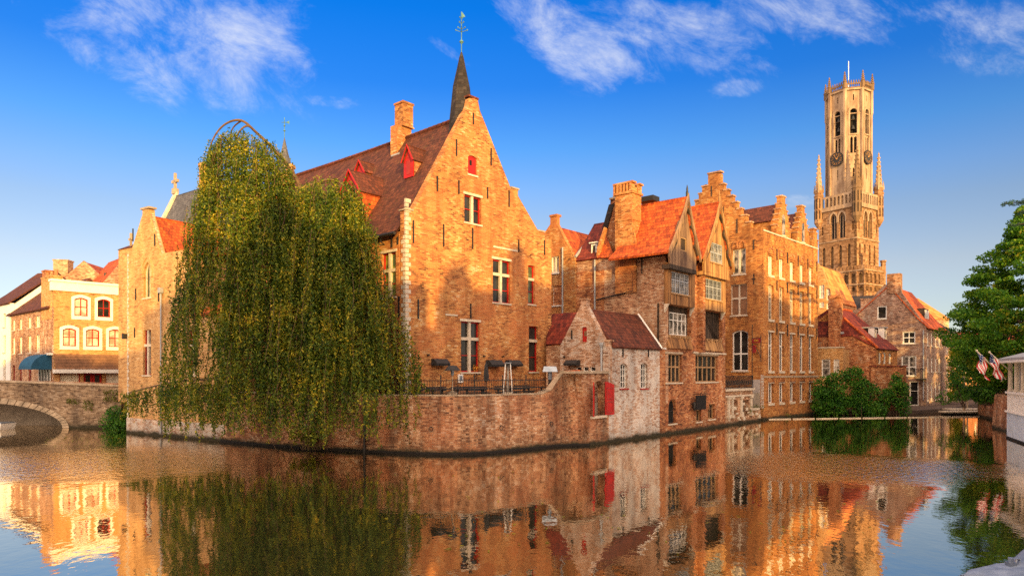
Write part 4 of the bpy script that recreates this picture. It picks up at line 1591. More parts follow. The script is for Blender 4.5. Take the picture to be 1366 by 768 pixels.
def link_house():
    F = FC
    t = thing('link_house', 'low brick house with dark red pantiles and a white dormer, left of the massive chimney', 'house', F.w(F.u(790), 2.3, 0))
    ua, ub = F.u(767.8), F.u(822)
    z1 = F.uv(795, 344.5)[1]
    f = lambda u, z, d: Vector(F.w(u, z, d))
    h = []
    window(t, F, (774, 399, 781, 410), h, M['white'], M['glass_curtain'], 1, (), rec=.08)
    m = MB().wall(F, [(ua, 2.0), (ub, 2.0), (ub, z1), (ua, z1)], h, .35)
    m.prism([f(ua, 2.0, -.36), f(ua, z1 - .1, -.36), f(ua, z1 - .1, -7), f(ua, 2.0, -7)], f(ub, 0, 0) - f(ua, 0, 0))
    put('wall', m, M['brick_pink'], t)
    G = F.off(-2.4)
    zr = G.uv(785, 300)[1]
    r = MB()
    um = G.u(811)
    r.slab([f(ua - .05, z1, .12), f(F.u(806), z1, .12), f(um, zr, -2.4), f(ua - .05, zr, -2.4)], .12)
    r.slab([f(ua - .05, z1, -5), f(um, z1, -5), f(um, zr, -2.4), f(ua - .05, zr, -2.4)], .12)
    put('roof', r, M['roof_red'], t)
    # dormer, white clad
    D = F.off(-.35)
    u0, u1 = D.u(788.5), D.u(798)
    zb, zt = z1 - .1, D.uv(793, 324.5)[1]
    d = put('dormer', MB().bf(D, u0, u1, zb, zt, -2.0, 0), M['lead'], t)
    hh = []
    window(d, D.off(.08), (u0 + .08, zt - .08, u1 - .08, zb + .2), hh, M['white'], M['glass_curtain'], 1, (), uz=True, rec=-.02, fw=.08)
    put('dormer_roof', MB().bf(D, u0 - .08, u1 + .08, zt, zt + .08, -2.0, .16), M['white'], d)
    # parapet piece with slanted coping and small orange lean-to
    k = MB()
    pts = [(797, 345), (797.5, 333), (806, 305), (807.5, 345)]
    q0 = [F.uv(a, b) for a, b in pts]
    k.wall(F, [(F.u(795.5), z1), (F.u(799.5), z1), (F.u(801), F.uv(801, 330)[1]), (F.u(807.5), F.uv(807, 305)[1]), (F.u(806), F.uv(806, 303)[1]), (F.u(797), F.uv(797, 330)[1])], [], .3, d=.04)
    put('slanted_parapet', k, M['brick_gold'], t)
    k = MB()
    e0, e1 = F.uv(798, 344), F.uv(821.5, 344)
    ap = F.off(-1.0)
    pk = ap.uv(807, 310)
    k.slab([f(e0[0], e0[1], .15), f(e1[0], e1[1], .15), Vector(ap.w(pk[0], pk[1], 0))], .1)
    put('lean_to_roof', k, M['roof_orange'], t)
    # dark brick gable with a slate edge behind
    B = F.off(-1.1)
    k = MB().wall(B, P(B, [(806, 345), (806, 308), (813.5, 280), (814.5, 266), (820.5, 266), (821, 280), (824, 283), (824, 345)]), [], .35)
    put('rear_gable', k, M['brick_red'], t)
    pa, pb = B.uv(806, 306), B.uv(815, 273)
    put('slate_verge', MB().hexa([B.w(pa[0] - .1, pa[1], -.45), B.w(pa[0] + .3, pa[1], -.45), B.w(pa[0] + .3, pa[1], .12), B.w(pa[0] - .1, pa[1], .12),
                                  B.w(pb[0] - .1, pb[1], -.45), B.w(pb[0] + .3, pb[1], -.45), B.w(pb[0] + .3, pb[1], .12), B.w(pb[0] - .1, pb[1], .12)]), M['slate'], t)
    cz = B.uv(817, 266)[1]
    uu = B.u(817)
    put('pinnacle', MB().bf(B, uu - .22, uu + .22, cz, cz + .12, -.45, .08).lathe(B.w(uu, cz + .1, -.17), [(.09, 0), (.09, .12), (.02, .2)], 6), M['stone_dark'], t)
    # pipes
    up = F.u(794.5)
    put('drain_pipe', MB().tube([F.w(up, 6, .1), F.w(up, z1 - .1, .1)], .06, 6), M['lead'], t)
    p = [(842.5, 345), (845, 352), (845.5, 388), (797, 400)]
    put('drain_pipe', MB().tube([F.w(*F.uv(a, b), .12) for a, b in p], .05, 6), M['iron'], t)


link_house()


def side_wall_timber():
    """timber fronted house nearest the viewer: brick side wall, orange roof, massive chimney"""
    t = thing('timber_gabled_house', 'brick house with grey oak gable and orange roof beside a massive slotted chimney', 'house', (c888.x, c888.y, 0))
    F = FC
    f = lambda u, z, d: Vector(F.w(u, z, d))
    ua, ub = F.u(822), LSD
    z1 = F.uv(888, 341)[1]
    pts = [(ua, 2.0), (ub, 2.0), (ub, z1), (ua, z1)]
    put('side_wall', MB().wall(F, pts, [], .35), M['brick_pink'], t)
    ledge = MB().bf(F, F.u(857), ub + .02, F.uv(880, 363)[1] - .02, F.uv(880, 363)[1] + .1, .002, .05)
    # chimney
    u0, u1 = F.u(823), F.u(848.5)
    zt = F.uv(836, 244)[1]
    zs = F.uv(836, 249)[1]
    zb_ = F.uv(836, 295)[1]
    u1 -= .18
    c = MB().bf(F, u0, u1, z1 - 1.5, zs - .55, -.95, .22)
    c.bf(F, u0 - .05, u1 + .05, zb_, zb_ + .12, -1.0, .27)
    c.bf(F, u0 - .10, u1 + .10, zs - .55, zs - .4, -1.05, .32)
    n = 6
    W_ = (u1 - u0 + .2)
    for k in range(n):
        a = u0 - .1 + W_ * k / n
        c.bf(F, a, a + W_ / n * .55, zs - .4, zt - .12, -.15, .32)
        c.bf(F, a, a + W_ / n * .55, zs - .4, zt - .12, -1.05, -.6)
    c.bf(F, u0 + .1, u1 - .1, zs - .4, zt - .3, -.6, -.15)
    c.bf(F, u0 - .12, u1 + .12, zt - .12, zt, -1.07, -.58)
    c.bf(F, u0 - .12, u1 + .12, zt - .12, zt, -.17, .34)
    # stepped foot
    c.prism([f(u0 - .05, z1 - 2.2, .02), f(u1 + .25, z1 - 2.2, .02), f(u1 + .25, z1 + 1.2, .02), f(u1, z1 + 2.3, .02), f(u0 - .05, z1 + 2.0, .02)], f(0, 0, .14) - f(0, 0, 0))
    put('chimney', c, M['brick_gold'], t)
    # front on the water
    h = []
    G = FR
    uL, uRt = uR(880), uR(927)
    zj = G.uv(905, 405)[1]
    st = M['stone']
    window(t, G, (887.7, 472, 909.5, 510), h, M['timber_frame'], M['glass'], 4, (.55,), rec=.16, sill=st, lintel=M['stone_dark'], fw=.07, bw=.1)
    window(t, G, (891.5, 532.5, 902, 564.6), h, M['canvas_dark'], M['void'], 1, (.5,), arch='round', rec=.22, sill=st)
    # arch surround
    u0, u1 = uR(889.8), uR(903.8)
    za, zb2 = G.uv(897, 530)[1], G.uv(897, 564)[1]
    a1 = hole(u0, u1, zb2, za, 'round')
    a2 = hole(u0 + .1, u1 - .1, zb2 + .001, za - .1, 'round')
    put('arch_surround', MB().wall(G, a1, [a2], .1, d=.03), M['brick_red'], t)
    outer = [(uL, -.4), (uRt, -.4), (uRt, G.uv(927, 352)[1])] + [(uR(888.5), G.uv(888.5, 342)[1]), (uR(888.5), G.uv(888.5, 465)[1]), (uL, G.uv(880, 465)[1])]
    # recess in the third storey
    r0, r1 = uR(887.8), uR(922)
    rz1, rz0 = G.uv(905, 408)[1], G.uv(905, 464)[1]
    h.append([(r0 + .12, rz0), (r1, rz0), (r1, rz1), (r0 + .12, rz1)])
    put('front_wall', MB().wall(G, outer, h, .45), M['brick_red'], t)
    bx = MB().bf(G, r0, r1 + .1, rz0 - .1, rz1 + .1, -.6, -.47)
    put('recess_back', bx, M['timber_dark'], t)
    hb = []
    B = G.off(-.30)
    window(t, B, (893, 417.5, 915.5, 447), hb, M['white'], M['glass_curtain'], 4, (.66,), rec=.02, fw=.06, bw=.06, sill=M['timber_frame'])
    q0, q1 = r0 + .12, r1
    B2 = MB().wall(B, [(q0, rz0), (q1, rz0), (q1, rz1), (q0, rz1)], hb, .1)
    put('board_wall', B2, M['timber_dark'], t)
    a = MB()
    zt2, zb3 = G.uv(905, 450.5)[1], G.uv(905, 465)[1]
    a.hexa([G.w(q0, zb3, -.15), G.w(q1, zb3, -.15), G.w(q1, zb3, .16), G.w(q0, zb3, .16), G.w(q0, zt2, -.25), G.w(q1, zt2, -.25), G.w(q1, zt2, -.05), G.w(q0, zt2, -.05)])
    put('board_apron', a, M['timber'], t)
    bb = MB()
    for k in range(5):
        u = q0 + (q1 - q0) * (k + .5) / 5
        bb.bf(G, u - .07, u + .07, zt2 - .02, zt2 + .14, -.25, .10)
    put('beam_end', bb, M['timber_frame'], t)
    # second storey jetty
    J = G.off(.30)
    jL, jR = J.u(891.3), J.u(927)
    jz1, jz0 = J.uv(909, 354)[1], J.uv(909, 407.5)[1]
    hj = []
    window(t, J, (895.6, 364.5, 919, 392), hj, M['lead'], M['glass_curtain'], 4, (.62,), rec=.03, fw=.05, bw=.08, fine=2, sill=M['timber_frame'])
    put('jetty_wall', MB().wall(J, [(jL, jz0), (jR, jz0), (jR, jz1), (jL, jz1)], hj, .12).bf(J, jL, jR, jz0, jz0 + .1, -.3, -.12).bf(J, jL, jL + .1, jz0 + .1, jz1, -.3, -.12).bf(J, jR - .1, jR, jz0 + .1, jz1, -.3, -.12), M['timber'], t)
    zc = jz0
    for u in (jL + .1, jR - .1):
        put('corbel', MB().prism([J.w(u - .09, zc, 0), J.w(u - .09, zc - .55, -.3), J.w(u - .09, zc, -.3)], Vector(J.w(.18, 0, 0)) - Vector(J.w(0, 0, 0))), M['stone'], t)
    # gable boards
    K = G.off(.62)
    gp = [(894.6, 353), (928.6, 361.5), (929, 346), (925.5, 330), (921, 305), (917, 280), (914.8, 263), (911.5, 280), (905, 300), (898, 321), (893.5, 330), (893, 340)]
    hk = []
    window(t, K, (908, 317, 916, 335), hk, M['timber_frame'], M['timber_dark'], 1, (), rec=.02)
    put('gable_boards', MB().wall(K, P(K, gp), hk, .12), M['timber_grey'], t)
    kz = K.uv(911, 357)[1]
    put('jetty_beam', MB().bf(K, K.u(894), K.u(929), kz - .22, kz + .05, -.6, -.0), M['timber_dark'], t)
    bargeboards(t, K, (914.8, 259), (889.5, 334), (931.5, 342), 247, (914.8, 278), M['timber_grey'])
    # roof
    roof_pair(t, K, (914.8, 262), [(905.5, 300), (896, 324), (887, 336)], [(921, 305), (926, 330), (931, 343)], 4.3, M['roof_orange'])
    core = MB()
    b0 = Vector(G.w(0, 0, -8.5)) - Vector(G.w(0, 0, 0))
    zt = z1 - .4
    core.prism([G.w(uR(889), -.3, -.62), G.w(uRt, -.3, -.62), G.w(uRt, zt, -.62), G.w(uR(914), py2z(300, 45), -.62), G.w(uR(889), zt, -.62)], b0)
    put('rear_wall', core, M['brick_red'], t)
    g = MB().tube([FC.w(F.u(842), z1 + .05, .28), FC.w(F.u(888), z1 + .12, .28)], .08, 6)
    put('gutter', g, M['iron'], t)
    # flat dark rooflight housing on the ridge and small brick dormer behind the chimney
    D = F.off(-1.5)
    k = MB()
    e = [D.uv(850, 296), D.uv(859, 296), D.uv(854, 281)]
    k.prism([D.w(*e[0], 0), D.w(*e[1], 0), D.w(*e[2], 0)], Vector(D.w(0, 0, -1.4)) - Vector(D.w(0, 0, 0)))
    dd = put('dormer', k, M['roof_orange'], t)
    put('skylight_box', MB().bf(F.off(-3.0), F.off(-3).u(853), F.off(-3).u(874), F.off(-3).uv(860, 270)[1], F.off(-3).uv(860, 263.5)[1], -.6, .3), M['iron'], t)
    for a_ in [(856.5, 344, 365)]:
        anchor(t, F, *a_, M['iron'])
    return t


def bargeboards(t, K, ap, le, re, pin_y, inner_ap, mat):
    """curved verge boards following both roof edges, a finial post and a dark trefoil rib for the shadow line under the apex"""
    A_ = K.uv(*ap)
    Lf = K.uv(*le)
    Rt = K.uv(*re)
    m = MB()
    for E, sg in ((Lf, -1), (Rt, 1)):
        n = 14
        prev = None
        for i in range(n + 1):
            s = i / n
            u = A_[0] + (E[0] - A_[0]) * (s ** 1.25 if True else s)
            z = A_[1] + (E[1] - A_[1]) * s
            if prev:
                (pu, pz) = prev
                m.hexa([K.w(pu, pz - .42, .10), K.w(pu, pz - .42, .24), K.w(u, z - .42, .24), K.w(u, z - .42, .10),
                        K.w(pu, pz + .03, .10), K.w(pu, pz + .03, .24), K.w(u, z + .03, .24), K.w(u, z + .03, .10)])
            prev = (u, z)
    put('barge_board', m, mat, t)
    p = MB()
    z0 = A_[1] - .5
    z1 = K.uv(ap[0], pin_y)[1]
    p.lathe(K.w(A_[0], 0, .1), [(.09, z0), (.09, A_[1] + .1), (.06, A_[1] + .2), (.07, A_[1] + .3), (.015, z1)], 6)
    put('finial', p, M['iron'] if mat is M['timber_grey'] else mat, t)
    # dark trefoil rib on the boards, drawing the shadow line of the cut-out
    ia = K.uv(*inner_ap)
    r = MB()
    for sg, E in ((-1, Lf), (1, Rt)):
        pts = []
        w_ = abs(E[0] - A_[0])
        zl = E[1]
        H = ia[1] - zl
        for s in np.linspace(0, 1, 22):
            u = ia[0] + sg * w_ * (.10 + .62 * s) * (1) + sg * .10 * w_ * abs(math.sin(s * math.pi * 2.5)) - sg * w_ * .10 * (1 - s)
            z = ia[1] - H * s
            pts.append(K.w(u, z, .10))
        r.tube(pts, .085, 5)
    put('trefoil_shadow_rib', r, M['timber_dark'], t)


def roof_pair(t, K, ap, lefts, rights, L_, mat, over=.12):
    back = Vector((-.759, .651, 0)) * L_
    r = MB()
    for side in (lefts, rights):
        prev = Vector(K.w(*K.uv(*ap), over))
        n0 = prev
        for q in side:
            c = Vector(K.w(*K.uv(*q), over))
            r.slab([prev, c, c + back, prev + back], .14)
            prev = c
    put('roof', r, mat, t)


def second_timber():
    t = thing('timber_gabled_house', 'brick house with golden oak gable and three-light attic window, left of the stepped gable', 'house', FR.w(uR(945), 0, 0))
    G = FR
    h = []
    st = M['stone']
    uL, uE = uR(927.05), uR(967.5)
    window(t, G, (927.8, 474, 957.5, 509), h, M['timber_frame'], M['glass'], 5, (.55,), rec=.16, sill=st, lintel=M['stone_dark'], fw=.07, bw=.1)
    window(t, G, (928.5, 546, 935.5, 562), h, M['timber_frame'], M['glass'], 2, (), rec=.16, sill=st)
    window(t, G, (944.5, 538.6, 953.5, 558.6), h, M['timber_frame'], M['glass'], 2, (), rec=.16, sill=st)
    u0, u1 = uR(943.5), uR(955.5)
    za, zb2 = G.uv(949, 528)[1], G.uv(949, 545)[1]
    put('arch_surround', MB().wall(G, hole(u0, u1, zb2, za, 'round'), [hole(u0 + .12, u1 - .12, zb2 + .001, za - .12, 'round')], .1, d=.04), M['brick_red'], t)
    r0, r1 = uR(932), uR(964)
    rz1, rz0 = G.uv(948, 415)[1], G.uv(948, 467.5)[1]
    h.append([(r0, rz0), (r1, rz0), (r1, rz1), (r0, rz1)])
    outer = [(uL, -.4), (uE, -.4), (uE, G.uv(967, 366)[1]), (uL, G.uv(927, 352)[1])]
    put('front_wall', MB().wall(G, outer, h, .45), M['brick_red'], t)
    hb = []
    B = G.off(-.30)
    window(t, B, (936.7, 422.5, 959, 452), hb, M['timber_frame'], M['glass'], 4, (.66,), rec=.02, fw=.06, bw=.09, sill=M['timber_frame'])
    put('board_wall', MB().wall(B, [(r0, rz0), (r1, rz0), (r1, rz1), (r0, rz1)], hb, .1), M['timber_dark'], t)
    a = MB()
    zt2, zb3 = G.uv(948, 454.5)[1], G.uv(948, 468)[1]
    a.hexa([G.w(r0, zb3, -.15), G.w(r1, zb3, -.15), G.w(r1, zb3, .16), G.w(r0, zb3, .16), G.w(r0, zt2, -.25), G.w(r1, zt2, -.25), G.w(r1, zt2, -.05), G.w(r0, zt2, -.05)])
    put('board_apron', a, M['timber_gold'], t)
    bb = MB()
    for k in range(5):
        u = r0 + (r1 - r0) * (k + .5) / 5
        bb.bf(G, u - .07, u + .07, zt2 - .02, zt2 + .14, -.25, .10)
    put('beam_end', bb, M['timber_frame'], t)
    J = G.off(.30)
    jL, jR = J.u(936.8), J.u(968)
    jz1, jz0 = J.uv(952, 364)[1], J.uv(952, 414)[1]
    hj = []
    window(t, J, (941, 373.6, 962.6, 399.5), hj, M['lead'], M['glass'], 4, (.62,), rec=.03, fw=.05, bw=.09, fine=2, sill=M['timber_frame'])
    put('jetty_wall', MB().wall(J, [(jL, jz0), (jR, jz0), (jR, jz1), (jL, jz1)], hj, .12).bf(J, jL, jR, jz0, jz0 + .1, -.3, -.12).bf(J, jL, jL + .1, jz0 + .1, jz1, -.3, -.12).bf(J, jR - .1, jR, jz0 + .1, jz1, -.3, -.12), M['timber_gold'], t)
    for u in (jL + .1, jR - .1):
        put('corbel', MB().prism([J.w(u - .09, jz0, 0), J.w(u - .09, jz0 - .55, -.3), J.w(u - .09, jz0, -.3)], Vector(J.w(.18, 0, 0)) - Vector(J.w(0, 0, 0))), M['stone'], t)
    K = G.off(.62)
    gp = [(939.5, 362), (972.5, 369.5), (973, 354), (969.5, 338), (965, 312), (961, 288), (958, 271), (955, 288), (949.5, 308), (943.5, 326), (939.5, 336), (939, 346)]
    hk = []
    window(t, K, (947.5, 325, 963.5, 350.5), hk, M['lead'], M['glass_curtain'], 3, (.5,), rec=.02, fw=.06, bw=.1, fine=2, sill=M['timber_frame'])
    put('gable_boards', MB().wall(K, P(K, gp), hk, .12), M['timber_gold'], t)
    kz = K.uv(955, 366)[1]
    put('jetty_beam', MB().bf(K, K.u(939), K.u(973), kz - .2, kz + .05, -.6, 0), M['timber_gold'], t)
    bargeboards(t, K, (958, 266), (936, 343), (976, 356), 254, (958, 286), M['timber_gold'])
    roof_pair(t, K, (958, 269), [(949, 307), (940.5, 330), (933, 345)], [(964.5, 312), (970, 338), (976, 357)], 9.2, M['roof_orange'])
    b0 = Vector(G.w(0, 0, -8.5)) - Vector(G.w(0, 0, 0))
    core = MB()
    core.prism([G.w(uL + .02, -.3, -.62), G.w(uE, -.3, -.62), G.w(uE, py2z(370, 51), -.62), G.w(uR(952), py2z(320, 50), -.62), G.w(uL + .02, py2z(355, 49), -.62)], b0)
    put('rear_wall', core, M['brick_red'], t)
    put('party_pier', MB().bf(G, uR(930.3), uR(933.5), G.uv(931, 470)[1], G.uv(931, 350)[1], .002, .42), M['brick_red'], t)
    put('string_course', MB().bf(G, uR(924), uE, G.uv(945, 472)[1], G.uv(945, 469.8)[1], .002, .09), M['stone'], t)
    return t


side_wall_timber()
second_timber()

# hanging sign board and lantern on the second timber house
sg = thing('hanging_sign', 'black square sign board on an iron bracket above the water, by the ground floor windows', 'sign', FR.w(uR(934), 2.2, .5))
k0, k1 = uR(928.3), uR(941.5)
G_ = FR.off(.45)
put('board', MB().bf(G_, G_.u(928.5), G_.u(941.3), G_.uv(935, 546)[1], G_.uv(935, 527)[1], -.04, .04), M['void'], sg)
zb_ = G_.uv(935, 525)[1]
b_ = MB().tube([FR.w(uR(926), zb_, .02), FR.w(uR(926), zb_, .5), G_.w(G_.u(943), zb_, 0)], .03, 5)
b_.tube([FR.w(uR(926), zb_ - 1.2, .02), FR.w(uR(926), zb_, .5)], .02, 5)
put('bracket', b_, M['iron'], sg)
ln = put('wall_lantern', MB().lathe(FR.w(uR(921), 0, .3), [(.05, FR.uv(921, 547)[1]), (.14, FR.uv(921, 545)[1]), (.18, FR.uv(921, 538)[1]), (.05, FR.uv(921, 535.5)[1])], 6), M['iron'])
tag(ln, 'small iron lantern sticking out of the brick front left of the black sign board', 'lantern')


def annex():
    cx = Vector(FR.w(uR(812), 0, 0)[:2])
    t = thing('small_white_house', 'small whitewashed brick house with mossy red roof and gable hatch beside the red shutters', 'house', (cx.x, cx.y, 0))
    G = FR
    h = []
    for b in ((827.2, 484.5, 837, 517.6), (854.6, 484, 863.8, 517.6)):
        window(t, G, b, h, M['white'], M['glass'], 3, (.25, .5, .75), arch='seg', rec=.14, fw=.045, bw=.032, sill=M['red_dull'])
    uL, uE = uR(812), uR(880)
    ze = G.uv(815, 462)[1]
    put('front_wall', MB().wall(G, [(uL, -.4), (uE - .003, -.4), (uE - .003, ze), (uL, ze)], h, .4), M['brick_white'], t)
    dA = Vector((-.745, .667))
    LA = 3.5
    FA = Face(cx + dA * LA, -dA)
    hs = []
    # gable wall
    u0, u1 = FA.u(776.2), FA.u(782.8)
    zt, zb = FA.uv(779.5, 435.5)[1], FA.uv(779.5, 456)[1]
    hs.append(hole(u0, u1, zb, zt, 'seg'))
    hd = put('hatch_door', MB().wall(FA, hole(u0, u1, zb, zt, 'seg'), [], .06, d=-.08), M['red'], t)
    put('vent_hole', MB().bf(FA, u0 + .12, u0 + .3, zb + .35, zb + .65, -.08, -.07), M['board_brown'], hd)
    for a in (768.5, 778, 787):
        window(t, FA, (a, 489, a + 7.2, 495), hs, M['white'], M['glass'], 1, (), rec=.06, fw=.04)
    pts = [(0, 2.3), (LA - .003, 2.3)] + [(LA - .003, FA.uv(811.5, 455)[1])] + P(FA, [(807, 455), (782, 407.5), (782, 400), (774.5, 400), (774.5, 407.5)]) + [(.05, FA.uv(752, 459)[1]), (0, FA.uv(752, 459)[1])]
    put('gable_wall', MB().wall(FA, pts, hs, .35), M['brick_annex'], t)
    put('apex_cap', MB().bf(FA, FA.u(773.5), FA.u(783), FA.uv(778, 400)[1], FA.uv(778, 398)[1], -.4, .06), M['brick_pink'], t)
    f = lambda a, z, d: Vector(FA.w(a, z, d))
    ua = FA.u(778.5)
    zr = FA.uv(778.5, 408)[1]
    ux = Vector((.651, .759, 0))
    Lr = 7.6
    e = Vector(G.w(uL, ze, .22))
    e2 = Vector(G.w(uE - .1, ze, .22))
    r0 = f(ua, zr - .12, -.3)
    r1 = r0 + ux * (Lr - 1.6)
    r = MB()
    r.slab([e + ux * .3, e2, r1, r0], .14)
    bk = Vector(FA.w(-.2, FA.uv(752, 459)[1] - .1, -.3))
    r.slab([bk, r0, r1, bk + ux * (Lr - 1.2)], .14)
    put('roof', r, M['roof_moss'], t)
    put('lead_verge', MB().tube([r1 + Vector((0, 0, .05)), e2 + Vector((0, 0, .05)), e2 + ux * .45 + Vector((0, 0, .02))], .07, 5), M['white'], t)
    core = MB().prism([f(.1, 2.3, -.36), f(LA - .42, 2.3, -.36), f(LA - .42, ze - .3, -.36), f(ua, zr - .5, -.36), f(.1, ze - .4, -.36)], ux * (Lr - .6))
    put('rear_wall', core, M['brick_pink'], t)
    put('shoulder_cap', MB().bf(FA, FA.u(806.5), LA + .1, FA.uv(809, 455.3)[1], FA.uv(809, 453.3)[1], -.4, .06), M['brick_pink'], t)
    # low roof to the left of the gable
    lo = MB()
    FB = FA.off(-.6)
    a0, a1 = FB.uv(733, 459), FB.uv(752, 459)
    FD = FA.off(-2.0)
    b0, b1 = FD.uv(735, 418), FD.uv(772, 416)
    lo.slab([FB.w(a0[0] - .3, a0[1], 0), FB.w(a1[0] + .5, a0[1], 0), FD.w(b1[0] + .3, b1[1], 0), FD.w(b0[0] - .3, b1[1], 0)], .12)
    put('side_roof', lo, M['roof_red'], t)
    z_ = a0[1]
    sw = MB().bf(FB, a0[0] - .3, a1[0] + .1, 2.3, z_ - .1, -.4, -.05)
    put('side_wall', sw, M['brick_pink'], t)
    for a_ in [(830.5, 464, 476), (864.5, 464, 476)]:
        anchor(t, G, *a_, M['iron'])
    anchor(t, FA, 763, 440, 452, M['iron'])
    # downpipe with hopper
    up = FA.u(803.5)
    zz = FA.uv(803, 462)[1]
    put('drain_pipe', MB().tube([FA.w(up, 4.1, .1), FA.w(up, zz, .1)], .06, 6).lathe(FA.w(up, zz - .05, .12), [(.05, 0), (.13, .15), (.13, .28)], 8), M['lead'], t)
    # garden wall with the round arched water opening
    w = thing('courtyard_wall', 'brick courtyard wall with round arched opening over the water', 'wall', G.w(.9, 0, 0))
    hh = []
    o0, o1 = uR(791.3), uR(805.5)
    oz1, oz0 = G.uv(798, 507.5)[1], G.uv(798, 554)[1]
    hh.append(hole(o0, o1, oz0, oz1, 'round'))
    zt = G.uv(800, 498)[1]
    put('wall', MB().wall(G, [(uR(788), -.4), (uL - .003, -.4), (uL - .003, zt), (uR(776), zt), (uR(776), 3.4)], hh, .4), M['brick_wall'], w)
    put('coping', MB().bf(G, uR(762), uL - .01, zt + .002, zt + .14, -.75, .14), M['stone_dark'], w)
    put('sill', MB().bf(G, o0 - .3, o1 + .15, oz0 - .14, oz0 - .003, -.2, .14), M['stone'], w)
    bd = MB()
    put('doorway_back', MB().bf(G, o0 - .5, o1 + .5, .2, zt, -2.6, -2.5), M['brick_pink'], w)
    hz = oz1 - oz0
    # shutters: open, turned out from the wall
    def shutter(uh, ang, lab, wdt):
        s = thing('red_shutter', lab, 'shutter', G.w(uh, oz0, .06), 'shutters of the water opening')
        d3 = Vector((G.d.x * math.cos(ang) + G.n.x * math.sin(ang), G.d.y * math.cos(ang) + G.n.y * math.sin(ang)))
        b = G.w(uh, 0, .07)
        H_ = Face((b[0], b[1]), d3)
        ww = wdt
        pts = [(0, oz0), (ww, oz0)]
        for i in range(7):
            a = i / 6
            pts.append((ww * (1 - a), oz0 + hz * (.97 - .10 * (1 - math.cos(math.pi / 2 * (1 - a))) if uh > o0 + .3 else .87 + .10 * (1 - math.cos(math.pi / 2 * (1 - a))))))
        put('panel', MB().wall(H_, pts, [], .05), M['red'], s)
        k = MB()
        for z0_, z1_ in ((.06, .40), (.46, .80)):
            for (a, b_) in ((.1, .16), (ww - .16, ww - .1)):
                k.bf(H_, a, b_, oz0 + hz * z0_, oz0 + hz * z1_, -.07, .02)
            k.bf(H_, .16, ww - .16, oz0 + hz * z0_, oz0 + hz * z0_ + .06, -.07, .02)
            k.bf(H_, .16, ww - .16, oz0 + hz * z1_ - .06, oz0 + hz * z1_, -.07, .02)
        put('batten', k, M['red_dull'], s)
    shutter(o1 + .05, .15, 'open red wooden shutter lying flat against the wall right of the arched water opening', .78)
    shutter(o0 - .05, math.pi * .83, 'red wooden shutter folded out edge-on, left of the arched water opening', .6)
    return w


annex()

